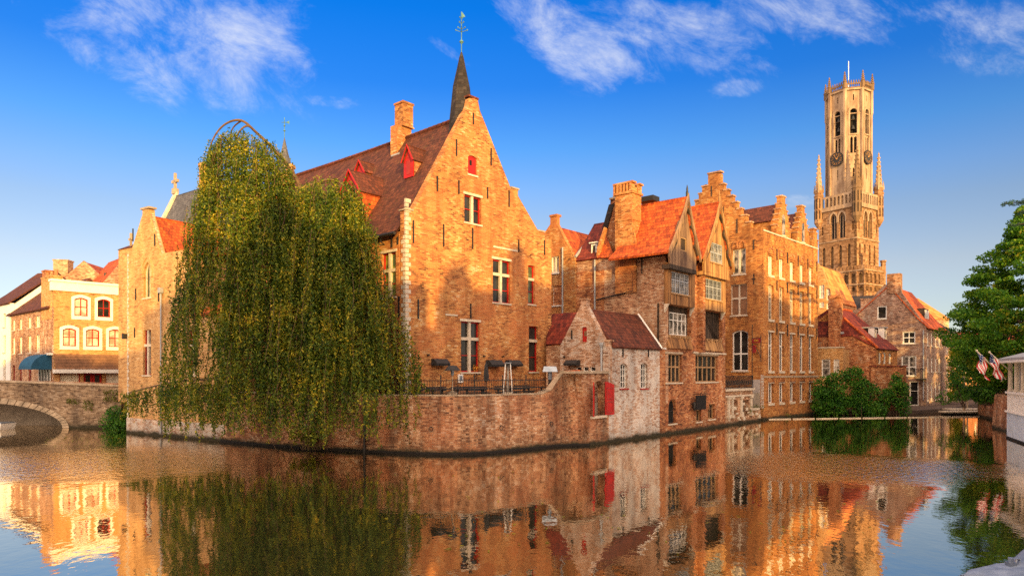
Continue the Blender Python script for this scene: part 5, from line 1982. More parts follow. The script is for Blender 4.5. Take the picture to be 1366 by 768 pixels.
# ------------------------------------------------------------ stepped gable house
def stepped_house():
    dG = Vector((.735, -.678))
    LG = 11.5
    FG = Face(GC - dG * LG, dG)
    FL2 = FG2
    t = thing('stepped_gable_house', 'big orange brick house with high stepped gable and rows of tall white windows', 'house', (GC.x, GC.y, 0))
    st = M['stone']
    h = []
    sx = [944.5, 936.5, 936.5, 932, 932, 927, 927, 921, 921, 914, 914]
    right = [(961.2, 246), (965.6, 246), (965.6, 254), (971.5, 254), (971.5, 262), (977.6, 262), (977.6, 270.5), (983.4, 270.5), (983.4, 279), (989, 279),
             (989, 288), (995.6, 288), (995.6, 297), (1001.5, 297), (1001.5, 304), (1011, 304), (1011, 302), (LG, 0)]
    rpts = P(FG, right[:-1])
    zc = FG.uv(1018, 302)[1] - 0.0
    rpts[-1] = (LG, rpts[-2][1])
    rpts.append(None)
    rpts = rpts[:-1]
    left = P(FG, [(914, 302), (921, 302), (921, 285), (927, 285), (927, 268), (932, 268), (932, 259), (936.5, 259), (936.5, 249.5), (940, 249.5), (940, 246), (944.5, 246), (944.5, 231), (961.2, 231)])
    u_l = left[0][0]
    window(t, FG, (977, 332, 994.8, 366), h, st, M['glass_curtain'], 2, (), arch='flat', rec=.12, fw=.09, bw=.2, sill=st)
    window(t, FG, (974.8, 379, 996.5, 420.5), h, st, M['board_brown'], 2, (.55,), rec=.12, fw=.07, bw=.14, sill=st)
    window(t, FG, (976.5, 440, 998, 494.6), h, M['white'], M['glass'], 2, (.42,), arch='seg', rec=.16, fw=.10, bw=.12, sill=st)
    outer = [(0, -.3), (LG, -.3)]
    # (LG, top)
    outer += [(LG, rpts[-1][1])] + list(reversed(rpts[:-1])) + [left[-1]] + list(reversed(left[:-1])) + [(0, left[0][1])]
    if left[0][0] < .05:
        outer[-1] = (0, left[0][1])
    put('gable_wall', MB().wall(FG, outer, h, .5), M['brick_big'], t)
    # twin pointed recess arches over the top window
    for a, b in ((976.5, 985), (986, 995)):
        u0, u1 = FG.u(a), FG.u(b)
        z0, z1 = FG.uv(985, 331)[1], FG.uv(985, 325)[1]
        zt = z0 + (u1 - u0) * 1.2
        put('pointed_arch', MB().wall(FG, hole(u0, u1, z0, zt, 'point'), [hole(u0 + .14, u1 - .14, z0 + .002, zt - .2, 'point')], .1, d=.06), M['brick_gold'], t)
    cp = MB()
    rr = [(961.2, 965.6, 246), (965.6, 971.5, 254), (971.5, 977.6, 262), (977.6, 983.4, 270.5), (983.4, 989, 279), (989, 995.6, 288), (995.6, 1001.5, 297), (944.5, 961.2, 231),
          (936.5, 944.5, 249), (932, 936.5, 259), (927, 932, 268)]
    for a, b, y in rr:
        z = FG.uv((a + b) / 2, y)[1]
        cp.bf(FG, FG.u(a) - .06, FG.u(b) + .06, z + .002, z + .13, -.55, .07)
    put('step_cap', cp, M['brick_pink'], t)
    for a in [(949.5, 248, 262), (965, 276, 290), (983.4, 292, 311), (1005.7, 320, 333)]:
        anchor(t, FG, *a, M['iron'])
    anchor(t, FG, 1005.7, 365, 379, M['iron'], cross=True)
    # long front
    ue = FL2.u(1091)
    cols = [1028.6, 1042.8, 1056.9, 1069.9, 1081.9]
    hl = []
    ref = 1028.6
    rows = [(341, 367, 'flat'), (380, 426, 'flat'), (443, 494.6, 'flat'), (511, 537.5, 'flat')]
    for c in cols:
        uc = FL2.u(c)
        for ri, (a, b, ar) in enumerate(rows):
            z1, z0 = FL2.uv(ref, a)[1], FL2.uv(ref, b)[1]
            w2 = .52
            pane = M['glass_white'] if ri == 0 else (M['glass_curtain'] if ri == 1 else M['glass'])
            window(t, FL2, (uc - w2, z1, uc + w2, z0), hl, M['white'] if ri != 1 else M['stone'], pane, 2, (.66,) if ri in (1, 2) else (), uz=True, rec=.2, sill=M['stone'], fw=.08, bw=.11,
                   sillh=.2, lintel=M['stone'] if ri in (2, 3) else None)
            # blind arches over rows
            if ri in (0, 3):
                zt = z1 + .75 if ri == 0 else z1 + .68
                put('relieving_arch', MB().wall(FL2, hole(uc - w2 - .1, uc + w2 + .1, z1 + .16, zt, 'round'), [hole(uc - w2 + .06, uc + w2 - .06, z1 + .165, zt - .16, 'round')], .1, d=.05), M['brick_red'], t)
        if c < 1082:
            for (y0, y1) in ((330, 345), (372, 386), (430, 446)):
                px = c + 7.3
                uA = FL2.u(px)
                za, zb = FL2.uv(ref, y0)[1], FL2.uv(ref, y1)[1]
                put('wall_anchor', MB().bf(FL2, uA - .05, uA + .05, zb, za, .002, .07), M['iron'], t)
    zp = FL2.uv(1018, 309)[1]
    put('long_wall', MB().wall(FL2, [(.5, -.4), (ue, -.4), (ue, zp), (.5, zp)], hl, .45), M['brick_big'], t)
    put('corner_pier', MB().bf(FL2, 0.003, .5, -.3, zp + .1, -.51, -.003), M['brick_big'], t)
    put('string_course', MB().bf(FL2, 0, ue, FL2.uv(ref, 330)[1] + 1.2, FL2.uv(ref, 330)[1] + 1.32, .002, .06), M['stone'], t)
    put('string_course', MB().bf(FL2, .0, ue, FL2.uv(ref, 499)[1] - .28, FL2.uv(ref, 499)[1] - .14, .002, .07), M['stone_dark'], t)
    # stepped dormer gables along the long front
    bkv = -Vector((FL2.n.x, FL2.n.y, 0))
    for (pa, pb, ytop, ysh, nst) in ((1035.2, 1054.5, 262, 309, 5), (1062, 1080, 275, 317, 5), (1083, 1091, 306, 326, 2)):
        a, b = FL2.u(pa), FL2.u(pb)
        b = min(b, ue)
        um = (a + b) / 2
        zt = FL2.uv((pa * 1.6 + pb) / 2.6, ytop)[1]
        z0 = zp
        H_ = zt - z0
        hw = (b - a) / 2
        tw = .38
        pts = [(a, z0 - .01)]
        stp = []
        for i in range(nst):
            z = z0 + H_ * (.12 + .70 * (i + 1) / nst)
            x = a + (hw - tw) * i / nst
            pts += [(x, z), (a + (hw - tw) * (i + 1) / nst, z)] if i else [(a, z), (a + (hw - tw) / nst, z)]
            stp.append((x, z))
        pts += [(um - tw, zt), (um + tw, zt)]
        mir = [(2 * um - x, z) for x, z in reversed(pts[:-2])]
        pts = pts + mir
        hd = []
        d = put('dormer_gable', MB().wall(FL2, list(reversed(pts)), hd, .45, d=.01), M['brick_big'], t)
        z_l = z0 + .05
        if H_ > 2.5:
            w3 = MB().wall(FL2, hole(um - .3, um + .3, z0 + .3, z0 + H_ * .58, 'round'), [], .05, d=.03)
            put('window', w3, M['glass_curtain'], d)
            put('sill', MB().bf(FL2, um - .4, um + .4, z0 + .16, z0 + .3, -.05, .1), st, d)
        cpx = MB()
        for i, (x, z) in enumerate(stp):
            sw = (hw - tw) / nst
            cpx.bf(FL2, x - .05, x + sw + .02, z + .002, z + .11, -.5, .08)
            cpx.bf(FL2, 2 * um - x - sw - .02, 2 * um - x + .05, z + .002, z + .11, -.5, .08)
        cpx.bf(FL2, um - tw - .06, um + tw + .06, zt + .002, zt + .13, -.52, .1)
        put('step_cap', cpx, M['brick_pink'], d)
        f = lambda u, z, dd: Vector(FL2.w(u, z, dd))
        ze = z0 + H_ * .42
        zr = z0 + H_ * .86
        L3 = 7.5
        body = MB().prism([f(a + .15, z0 - .2, -.46), f(b - .15, z0 - .2, -.46), f(b - .15, ze, -.46), f(um, zr - .15, -.46), f(a + .15, ze, -.46)], bkv * L3)
        put('dormer_cheek', body, M['brick_big'], d)
        rf = MB()
        rf.slab([f(a, ze - .1, -.46), f(um, zr, -.46), f(um, zr, -L3), f(a, ze - .1, -L3)], .1)
        rf.slab([f(b, ze - .1, -.46), f(um, zr, -.46), f(um, zr, -L3), f(b, ze - .1, -L3)], .1)
        put('dormer_roof', rf, M['roof_moss'], d)
    # main roof, ridge parallel to the long front
    f = lambda u, z, dd: Vector(FL2.w(u, z, dd))
    zr = FG.uv(953, 262)[1] - .6
    core = MB().prism([f(.52, -.3, -.46), f(.52, zp - .3, -.46), f(.52, zr - .3, -LG / 2), f(.52, zp - .3, -LG + .2), f(.52, -.3, -LG + .2)], f(ue, 0, 0) - f(.53, 0, 0))
    put('rear_wall', core, M['brick_big'], t)
    r = MB()
    r.slab([f(.5, zp - .1, -.46), f(ue, zp - .1, -.46), f(ue, zr, -LG / 2), f(.5, zr, -LG / 2)], .14)
    r.slab([f(.5, zp - .1, -LG), f(ue, zp - .1, -LG), f(ue, zr, -LG / 2), f(.5, zr, -LG / 2)], .14)
    # photo shows the slope low behind the parapet: keep ridge modest
    put('roof', r, M['roof_moss'], t)
    # painted pale patch low on the gable
    put('painted_patch', MB().bf(FG, FG.u(1003), LG - .25, FG.uv(1010, 546)[1], FG.uv(1010, 506)[1], .002, .012), plain('grey_painted_brick', (.42, .37, .34), .85, .25, 2.0, .3), t)
    q = MB()
    z = 1.0
    while z < FG.uv(1018, 500)[1]:
        q.bf(FG, LG - .2, LG + .015, z, z + .2, -.1, .015)
        z += .24
    put('quoin', q, M['brick_white'], t)
    put('drain_pipe', MB().tube([FG.w(FG.u(1004), FG.uv(1004, 505)[1], .08), FG.w(FG.u(1004), FG.uv(1004, 433)[1], .08)], .03, 5), M['iron'], t)
    # red projecting sign
    sx0 = FG.u(1003.5)
    s = thing('red_sign', 'red projecting shop sign with yellow letters on the stepped gable wall', 'sign', FG.w(sx0, FG.uv(1005, 460)[1], .1))
    # it projects from the wall, seen face on
    bz1, bz0 = FG.uv(1008, 452)[1], FG.uv(1008, 457.4)[1]
    p0 = Vector(FG.w(FG.u(1004), 0, .05)[:2])
    Fq = Face(p0, (FG.n.x * .6 + FG.d.x * .8, FG.n.y * .6 + FG.d.y * .8))
    w_ = Fq.u(1014) - Fq.u(1003)
    put('board', MB().bf(Fq, 0, w_, bz0, bz1, -.04, .04), M['red'], s)
    put('bracket', MB().tube([Fq.w(0, bz1 + .05, 0), Fq.w(w_, bz1 + .05, 0)], .025, 5).tube([Fq.w(w_ + .04, bz1 + .3, 0), Fq.w(w_ + .04, bz0 - 1.6, 0)], .035, 5)
        .tube([Fq.w(0, bz0 - .1, 0), Fq.w(w_ * .6, bz0 - .6, 0), Fq.w(w_, bz0 - 1.2, 0)], .03, 5), M['iron'], s)
    put('pendant', MB().bf(Fq, .06, .06 + w_ * .33, bz0 - .85, bz0 - .2, -.03, .03), M['red'], s)
    lt = MB()
    strokes = {'P': [(0, 0, .18, 1), (.18, .82, .7, 1), (.52, .5, .7, .82), (.18, .42, .7, .56)], 'A': [(0, 0, .18, 1), (.52, 0, .7, 1), (.18, .82, .52, 1), (.18, .4, .52, .54)],
               'N': [(0, 0, .18, 1), (.52, 0, .7, 1), (.18, .55, .36, .8), (.34, .25, .52, .55)], 'D': [(0, 0, .18, 1), (.52, .15, .7, .85), (.18, .84, .56, 1), (.18, 0, .56, .16)]}
    x = w_ * .25
    lh = (bz1 - bz0) * .5
    for chh in 'PANA':
        for (a, b, c, d) in strokes[chh]:
            lt.bf(Fq, x + a * .19, x + c * .19, bz0 + lh * .5 + b * lh, bz0 + lh * .5 + d * lh, .04, .048)
        x += .185
    put('lettering', lt, plain('yellow_letters', (.75, .45, .03), .5, .1), s)
    return FG


FGAB = stepped_house()


def balcony():
    """stone landing with columns between the timber house and the stepped gable"""
    t = thing('stone_terrace', 'ruined looking pale stone base with pilasters and a black railed balcony over the water', 'terrace', (17.8, 53.5, 0))
    a = Vector(FR.w(uR(967.8), 0, -.1)[:2])
    b = GC + Vector((-.3, -.25))
    b = Vector((px2x(1015, 56.9), 56.9))
    F = Face(a, b - a)
    Lw = (b - a).length
    zt = F.uv(985, 521)[1]
    m = MB()
    h = []
    for (p, q, y0, y1) in ((979, 984, 533, 552), (991, 999, 534, 556)):
        h.append([(F.u(p), F.uv(981, y1)[1]), (F.u(q), F.uv(981, y1)[1]), (F.u(q), F.uv(981, y0)[1]), (F.u(p), F.uv(981, y0)[1])])
    u1 = F.u(1004)
    m.wall(F, [(0, -.4), (Lw, -.4), (Lw, .95), (u1, .95), (u1, zt), (0, zt)], h, .5)
    m.prism([F.w(0, -.3, -1.2), F.w(u1, -.3, -1.2), F.w(u1, zt - .02, -1.2), F.w(0, zt - .02, -1.2)], Vector(F.w(0, 0, -4)) - Vector(F.w(0, 0, 0)))
    m.bf(F, 0, Lw, -.3, .9, -3.5, -.52)
    put('base_wall', m, M['brick_pink'], t)
    s = MB()
    s.bf(F, -.05, u1 + .1, zt + .003, zt + .18, -4, .18)
    s.bf(F, -.02, u1 + .05, zt - .45, zt - .32, -.1, .12)
    for p in (971, 976, 988, 1001):
        u = F.u(p)
        s.bf(F, u - .13, u + .13, .75, zt - .46, .0, .12)
        s.bf(F, u - .2, u + .2, zt - .6, zt - .46, .0, .2)
        s.bf(F, u - .2, u + .2, .55, .75, .0, .2)
    s.bf(F, F.u(1003), F.u(1012), .95, 1.1, -.4, .1)
    for k in range(16):
        u = random.uniform(.2, Lw - .4)
        z = random.uniform(.2, 1.2 if u > u1 else zt - .9)
        s.bf(F, u, u + random.uniform(.2, .5), z, z + random.uniform(.12, .3), .0, random.uniform(.03, .1))
    put('pilaster_order', s, M['stone'], t)
    r = MB()
    n = 26
    zr = zt + .18
    FF = F.off(.05)
    ze = zr + (F.uv(985, 504)[1] - F.uv(985, 520)[1])
    u1_ = u1 - .05
    for k in range(n + 1):
        u = .05 + (u1_ - .05) * k / n
        r.bf(FF, u - .018, u + .018, zr, ze, -.03, .006)
        if k < n and k % 2 == 0:
            v = .05 + (u1_ - .05) * (k + 1) / n
            zm = (zr + ze) / 2
            pts = [FF.w(v + .12 * math.cos(q), zm + .22 * math.sin(q), -.012) for q in np.linspace(0, 2 * math.pi, 13)]
            r.tube(pts, .014, 4)
    r.bf(FF, 0, u1_ + .02, ze, ze + .05, -.05, .02)
    r.bf(FF, 0, u1_ + .02, zr + .05, zr + .09, -.04, .01)
    put('railing', r, M['iron'], t)


balcony()
# ------------------------------------------------------------ houses beyond the stepped gable
def light_gable():
    Y = 82
    A = Vector((px2x(1084, Y), Y))
    F = Face(A, (.75, -.66))
    t = thing('pale_gabled_house', 'small pale brick gable with white windows between the stepped house and the bell tower', 'house', F.w(2, 2.3, 0))
    h = []
    for b in ((1093, 380, 1099.5, 398), (1102.5, 384, 1108, 400), (1093, 403, 1099, 410), (1102.5, 404, 1108, 412)):
        window(t, F, b, h, M['white'], M['glass_white'], 2, (.5,), rec=.08, fw=.07)
    L1 = F.u(1113)
    outer = [(0, 2), (L1, 2)] + P(F, [(1113, 401), (1107, 386), (1098, 360), (1090, 350)]) + [(0, F.uv(1090, 350)[1] + .3)]
    put('wall', MB().wall(F, outer, h, .4), M['brick_pale'], t)
    f = lambda u, z, d: Vector(F.w(u, z, d))
    z0, z1 = F.uv(1113, 401)[1], F.uv(1090, 352)[1]
    ub = F.u(1091)
    put('rear_wall', MB().prism([f(0, 2, -.41), f(L1, 2, -.41), f(L1, z0 - .3, -.41), f(ub, z1 - .4, -.41), f(0, z1 - .4, -.41)], f(0, 0, -9) - f(0, 0, 0)), M['brick_pale'], t)
    r = MB()
    r.slab([f(L1 + .1, z0 - .1, -.1), f(ub, z1 - .1, -.1), f(ub, z1 - .1, -9), f(L1 + .1, z0 - .1, -9)], .12)
    put('roof', r, M['roof_check'], t)


light_gable()

# house with the dark red hipped roof
EC = Vector((px2x(1169, 68), 68))


def red_roof_house():
    F = Face(EC - Vector((.735, -.678)) * 9.5, (.735, -.678))
    F2 = Face(EC, (.70, .714))
    t = thing('red_roofed_house', 'low orange brick house with dark red pantile roof and tall side chimney behind the ivy', 'house', (EC.x, EC.y, 2))
    L_ = 9.5
    h, h2 = [], []
    ze = F.uv(1152, 448)[1]
    zc = F.uv(1169, 465)[1]
    outer = [(0, .2), (L_, .2), (L_, zc), (F.u(1152), ze), (0, ze)]
    put('side_wall', MB().wall(F, outer, h, .35), M['brick_red'], t)
    u_e = F2.u(1197)
    for a, b, c, d in ((1172, 470, 1175.5, 485), (1178.5, 470, 1182, 485), (1185.5, 471, 1189, 485)):
        window(t, F2, (a, b, c, d), h2, M['white'], M['glass_curtain'], 1, (), rec=.08)
    put('front_wall', MB().wall(F2, [(0, .2), (u_e, .2), (u_e, zc), (0, zc)], h2, .35), M['brick_big'], t)
    f = lambda u, z, d: Vector(F2.w(u, z, d))
    zr = py2z(409, 71)
    R0 = f(.8, zr, -4.6)
    R1 = f(u_e, zr, -4.6)
    r = MB()
    e0, e1 = f(-.15, zc + .02, .2), f(u_e, zc + .02, .2)
    b0, b1 = f(-.15, ze, -9.4), f(u_e, ze, -9.4)
    m0 = f(-.15, ze + .05, -2.2)
    r.slab([e0, e1, R1, R0], .12)
    r.slab([b0, b1, R1, R0], .12)
    r.slab([e0, m0, R0], .12)
    r.slab([m0, b0, R0], .12)
    put('roof', r, M['roof_red'], t)
    rr = MB()
    for (a, b) in ((e0, R0), (R0, R1)):
        rr.tube([a + Vector((0, 0, .04)), b + Vector((0, 0, .04))], .12, 6)
    put('ridge_tile', rr, M['roof_orange'], t)
    put('rear_wall', MB().prism([f(.36, .2, -.36), f(.36, zc - .2, -.36), f(.36, zr - .5, -4.6), f(.36, ze - .2, -9.3), f(.36, .2, -9.3)], f(u_e, 0, 0) - f(.5, 0, 0)), M['brick_big'], t)
    c0, c1 = F.u(1106.5), F.u(1121.5)
    zt = F.uv(1114, 394)[1]
    c = MB().bf(F, c0, c1, 2, zt - .3, -.7, .35).bf(F, c0 - .06, c1 + .06, zt - .3, zt, -.76, .41)
    put('chimney', c, M['brick_red'], t)
    put('lead_flashing', MB().bf(F, c1, c1 + .3, ze + .3, ze + .5, -.3, .1), M['lead'], t)
    for px in (1165.5, 1178.5):
        D = F2.off(-1.2)
        u = max(D.u(px), .3)
        z0, z1 = D.uv(px, 456)[1], D.uv(px, 437)[1]
        d = put('dormer', MB().bf(D, u, u + 1.0, z0 - .6, z1, -2.2, 0), M['slate'], t)
        put('window', MB().bf(D, u + .12, u + .88, z0, z1 - .15, .003, .06), M['glass_white'], d)
        put('side_panel', MB().bf(D, u - .06, u - .003, z0 - .1, z1, -.5, .08), M['white'], d)
        put('dormer_roof', MB().bf(D, u - .12, u + 1.1, z1 + .003, z1 + .1, -2.2, .15), M['lead'], d)
    # lower extension catching the sun
    X = thing('garden_extension', 'low brick extension with white windows and a sunlit top edge behind the ivy', 'annex', (px2x(1108, 66.5), 66.5, 2))
    G = Face((px2x(1088, 68.3), 68.3), (.80, -.60))
    hx = []
    window(X, G, (1096, 479, 1107.5, 503), hx, M['white'], M['glass_curtain'], 1, (.5,), rec=.08, fw=.09)
    window(X, G, (1112, 479, 1119.5, 497), hx, M['white'], M['glass_white'], 1, (.5,), rec=.08)
    L2 = G.u(1125)
    zt = G.uv(1110, 464)[1]
    put('wall', MB().wall(G, [(0, .2), (L2, .2), (L2, zt), (0, zt)], hx, .3).bf(G, .02, L2 - .02, .2, zt - .1, -3, -.302), M['brick_pale'], X)
    put('coping', MB().bf(G, -.05, L2 + .05, zt + .003, zt + .12, -.4, .08), M['stone'], X)
    # orange garden wall running right
    W_ = thing('garden_wall', 'orange brick garden wall with tile capping between the ivy and the pink gabled house', 'wall', (px2x(1190, 65.3), 65.3, 0))
    G2 = Face((px2x(1162, 65.6), 65.6), (.995, -.02))
    a, b = 0, G2.u(1209)
    z1, z2 = G2.uv(1180, 489)[1], G2.uv(1209, 488.5)[1]
    put('wall', MB().wall(G2, [(a, -.3), (b, -.3), (b, z2), (a, z1)], [], .4), M['brick_red'], W_)
    put('coping', MB().bf(G2, a, b + .1, z1 + .003, z1 + .1, -.45, .08), M['roof_red'], W_)


red_roof_house()

FC2 = Vector((px2x(1235.5, 75), 75))


def pink_gable_house():
    F = Face(FC2 - Vector((.735, -.678)) * 10.2, (.735, -.678))
    F2 = Face(FC2, (.68, .733))
    L_ = 10.2
    t = thing('pink_gabled_house', 'pink weathered brick house with broad sooty chimney on its shaded gable near the trees', 'house', (FC2.x, FC2.y, 2))
    h, h2 = [], []
    for b in ((1170, 408, 1183, 425.5), (1204, 442, 1221, 458.5)):
        window(t, F, b, h, M['white'], M['glass'], 2 if b[0] > 1180 else 1, (.5,) if b[0] > 1180 else (), rec=.08, fw=.12, bw=.09, sill=M['stone'])
    window(t, F, (1202.5, 474.5, 1222.5, 501.5), h, M['white'], M['glass_curtain'], 2, (.45,), rec=.08, fw=.12, bw=.12, sill=M['stone'])
    window(t, F, (1213, 508, 1225.5, 541), h, M['white'], M['void'], 1, (.6,), rec=.1, fw=.12)
    pts = P(F, [(1235.5, 436), (1202.5, 390), (1201, 385), (1180, 379)])
    ulast = F.u(1152)
    outer = [(0, .0), (L_, .0), (L_, pts[0][1]), pts[1], pts[2], pts[3], (ulast, F.uv(1152, 409)[1]), (0, F.uv(1142, 424)[1])]
    put('gable_wall', MB().wall(F, outer, h, .4), M['brick_grey'], t)
    ue = F2.u(1262)
    ze = pts[0][1]
    for c in (1238.2, 1243.4, 1248.6, 1253.3):
        uc = F2.u(c)
        for a, b in ((443, 461), (476, 496), (510, 535)):
            z1, z0 = F2.uv(1238.2, a)[1], F2.uv(1238.2, b)[1]
            window(t, F2, (uc - .42, z1, uc + .42, z0), h2, M['white'], M['glass_white'], 2, (.6,), uz=True, rec=.08, sill=M['stone'])
    put('front_wall', MB().wall(F2, [(0, .0), (ue, .0), (ue, ze), (0, ze)], h2, .4), M['brick_grey'], t)
    f = lambda u, z, d: Vector(F2.w(u, z, d))
    za = F.uv(1186, 380)[1]
    w_ = L_ - F.u(1186)
    r = MB()
    # slope towards the viewer's right, slightly bell-cast
    md = f(0, ze + (za - ze) * .18, -w_ * .12)
    e0, e1 = f(-.1, ze - .15, .35), f(ue, ze - .15, .35)
    r0, r1 = f(-.05, za, -w_), f(ue, za, -w_)
    m0, m1 = e0.lerp(r0, .3) - Vector((0, 0, .25)), e1.lerp(r1, .3) - Vector((0, 0, .25))
    r.slab([e0, e1, m1, m0], .12)
    r.slab([m0, m1, r1, r0], .12)
    b0, b1 = f(-.05, 8, -L_), f(ue, 8, -L_)
    r.slab([b0, b1, r1, r0], .12)
    put('roof', r, M['roof_orange'], t)
    put('rear_wall', MB().prism([f(.41, 0, -.41), f(.41, ze - .3, -.41), f(.41, za - .6, -w_), f(.41, 8, -L_ + .3), f(.41, 0, -L_ + .3)], f(ue, 0, 0) - f(.5, 0, 0)), M['brick_pink'], t)
    c0, c1 = F.u(1183.3), F.u(1201)
    zt = F.uv(1192, 365)[1]
    put('chimney', MB().bf(F, c0, c1, za - 1, zt - 1.3, -.9, .12).bf(F, c0, c1, zt - 1.3, zt, -.9, .121), M['brick_wall'], t)
    D = F2.off(-1.0)
    u = D.u(1233)
    d = put('dormer', MB().bf(D, u, u + 2.2, ze, D.uv(1237, 412)[1], -2.5, 0), M['slate'], t)
    for k in (0, 1):
        put('window', MB().bf(D, u + .15 + k * 1.05, u + .95 + k * 1.05, ze + .5, D.uv(1237, 414)[1], .003, .06), M['glass_white'], d)
    sk = F2.off(-1.9)
    # balcony
    bz = F.uv(1230, 506)[1]
    b_ = MB().bf(F, F.u(1223), F.u(1236), bz, bz + .12, 0.01, 1.0)
    for k in range(9):
        u_ = F.u(1223) + (F.u(1236) - F.u(1223)) * k / 8
        b_.bf(F, u_ - .02, u_ + .02, bz + .12, bz + 1.1, .92, .96)
    b_.bf(F, F.u(1223), F.u(1236), bz + 1.1, bz + 1.16, .9, .98)
    put('balcony', b_, M['iron'], t)
    # grey bits behind: link between this and the red roof
    put('drain_pipe', MB().tube([F.w(L_ - .25, 1, .1), F.w(L_ - .25, ze - .3, .1)], .07, 6), M['lead'], t)


pink_gable_house()
# roofs behind
Fk = Face((px2x(1126, 92), 92), (.92, -.39))
simple_house('grey_roofed_house', 'dark roofed house with small pale chimney in front of the bell tower foot', Fk, 9, 0, 7.5, 2.3, py2z(412, 90), py2z(391, 92), M['brick_pink'], M['slate'], ridge='par',
             chim=((2.6, .4, 1.2, 9, py2z(397, 90)), (6.3, 4.0, 1.6, 10, py2z(381, 90))))
Fh = Face((px2x(1208, 98), 98), (.93, .37))
simple_house('checkered_roof_house', 'house with chequered orange tile roof rising between pink gable and trees', Fh, 10, 0, 9, 2.3, py2z(424, 99), py2z(393, 101), M['brick_pink'], M['roof_check'], ridge='par')
Fi = Face(Vector(Face(FC2, (.68, .733)).w(Face(FC2, (.68, .733)).u(1262) + .02, 0, 0)[:2]), (.66, .75))
simple_house('dark_roofed_house', 'narrow dark roofed brick house at the end of the quay row beside the trees', Fi, 8, 0, 7, 0, py2z(448, 92), py2z(420, 96), M['brick_pink'], M['slate'], ridge='par',
             wins=[(1262.6, a, 1264.6, b, dict(frame=M['white'], rec=.06, cols=1, rows=())) for a, b in ((455, 472), (484, 503), (513, 535))])
Fe = Face((px2x(1268, 104), 104), (1, -.1))
simple_house('red_roofed_cottage', 'plain brick house with red roof glimpsed low through the right hand trees', Fe, 9, 0, 13, 1, py2z(470, 104), py2z(440, 104), M['brick_red'], M['roof_red'], ridge='par',
             wins=[(a, 484, a + 4, 497) for a in (1276, 1288, 1300, 1312, 1324)])

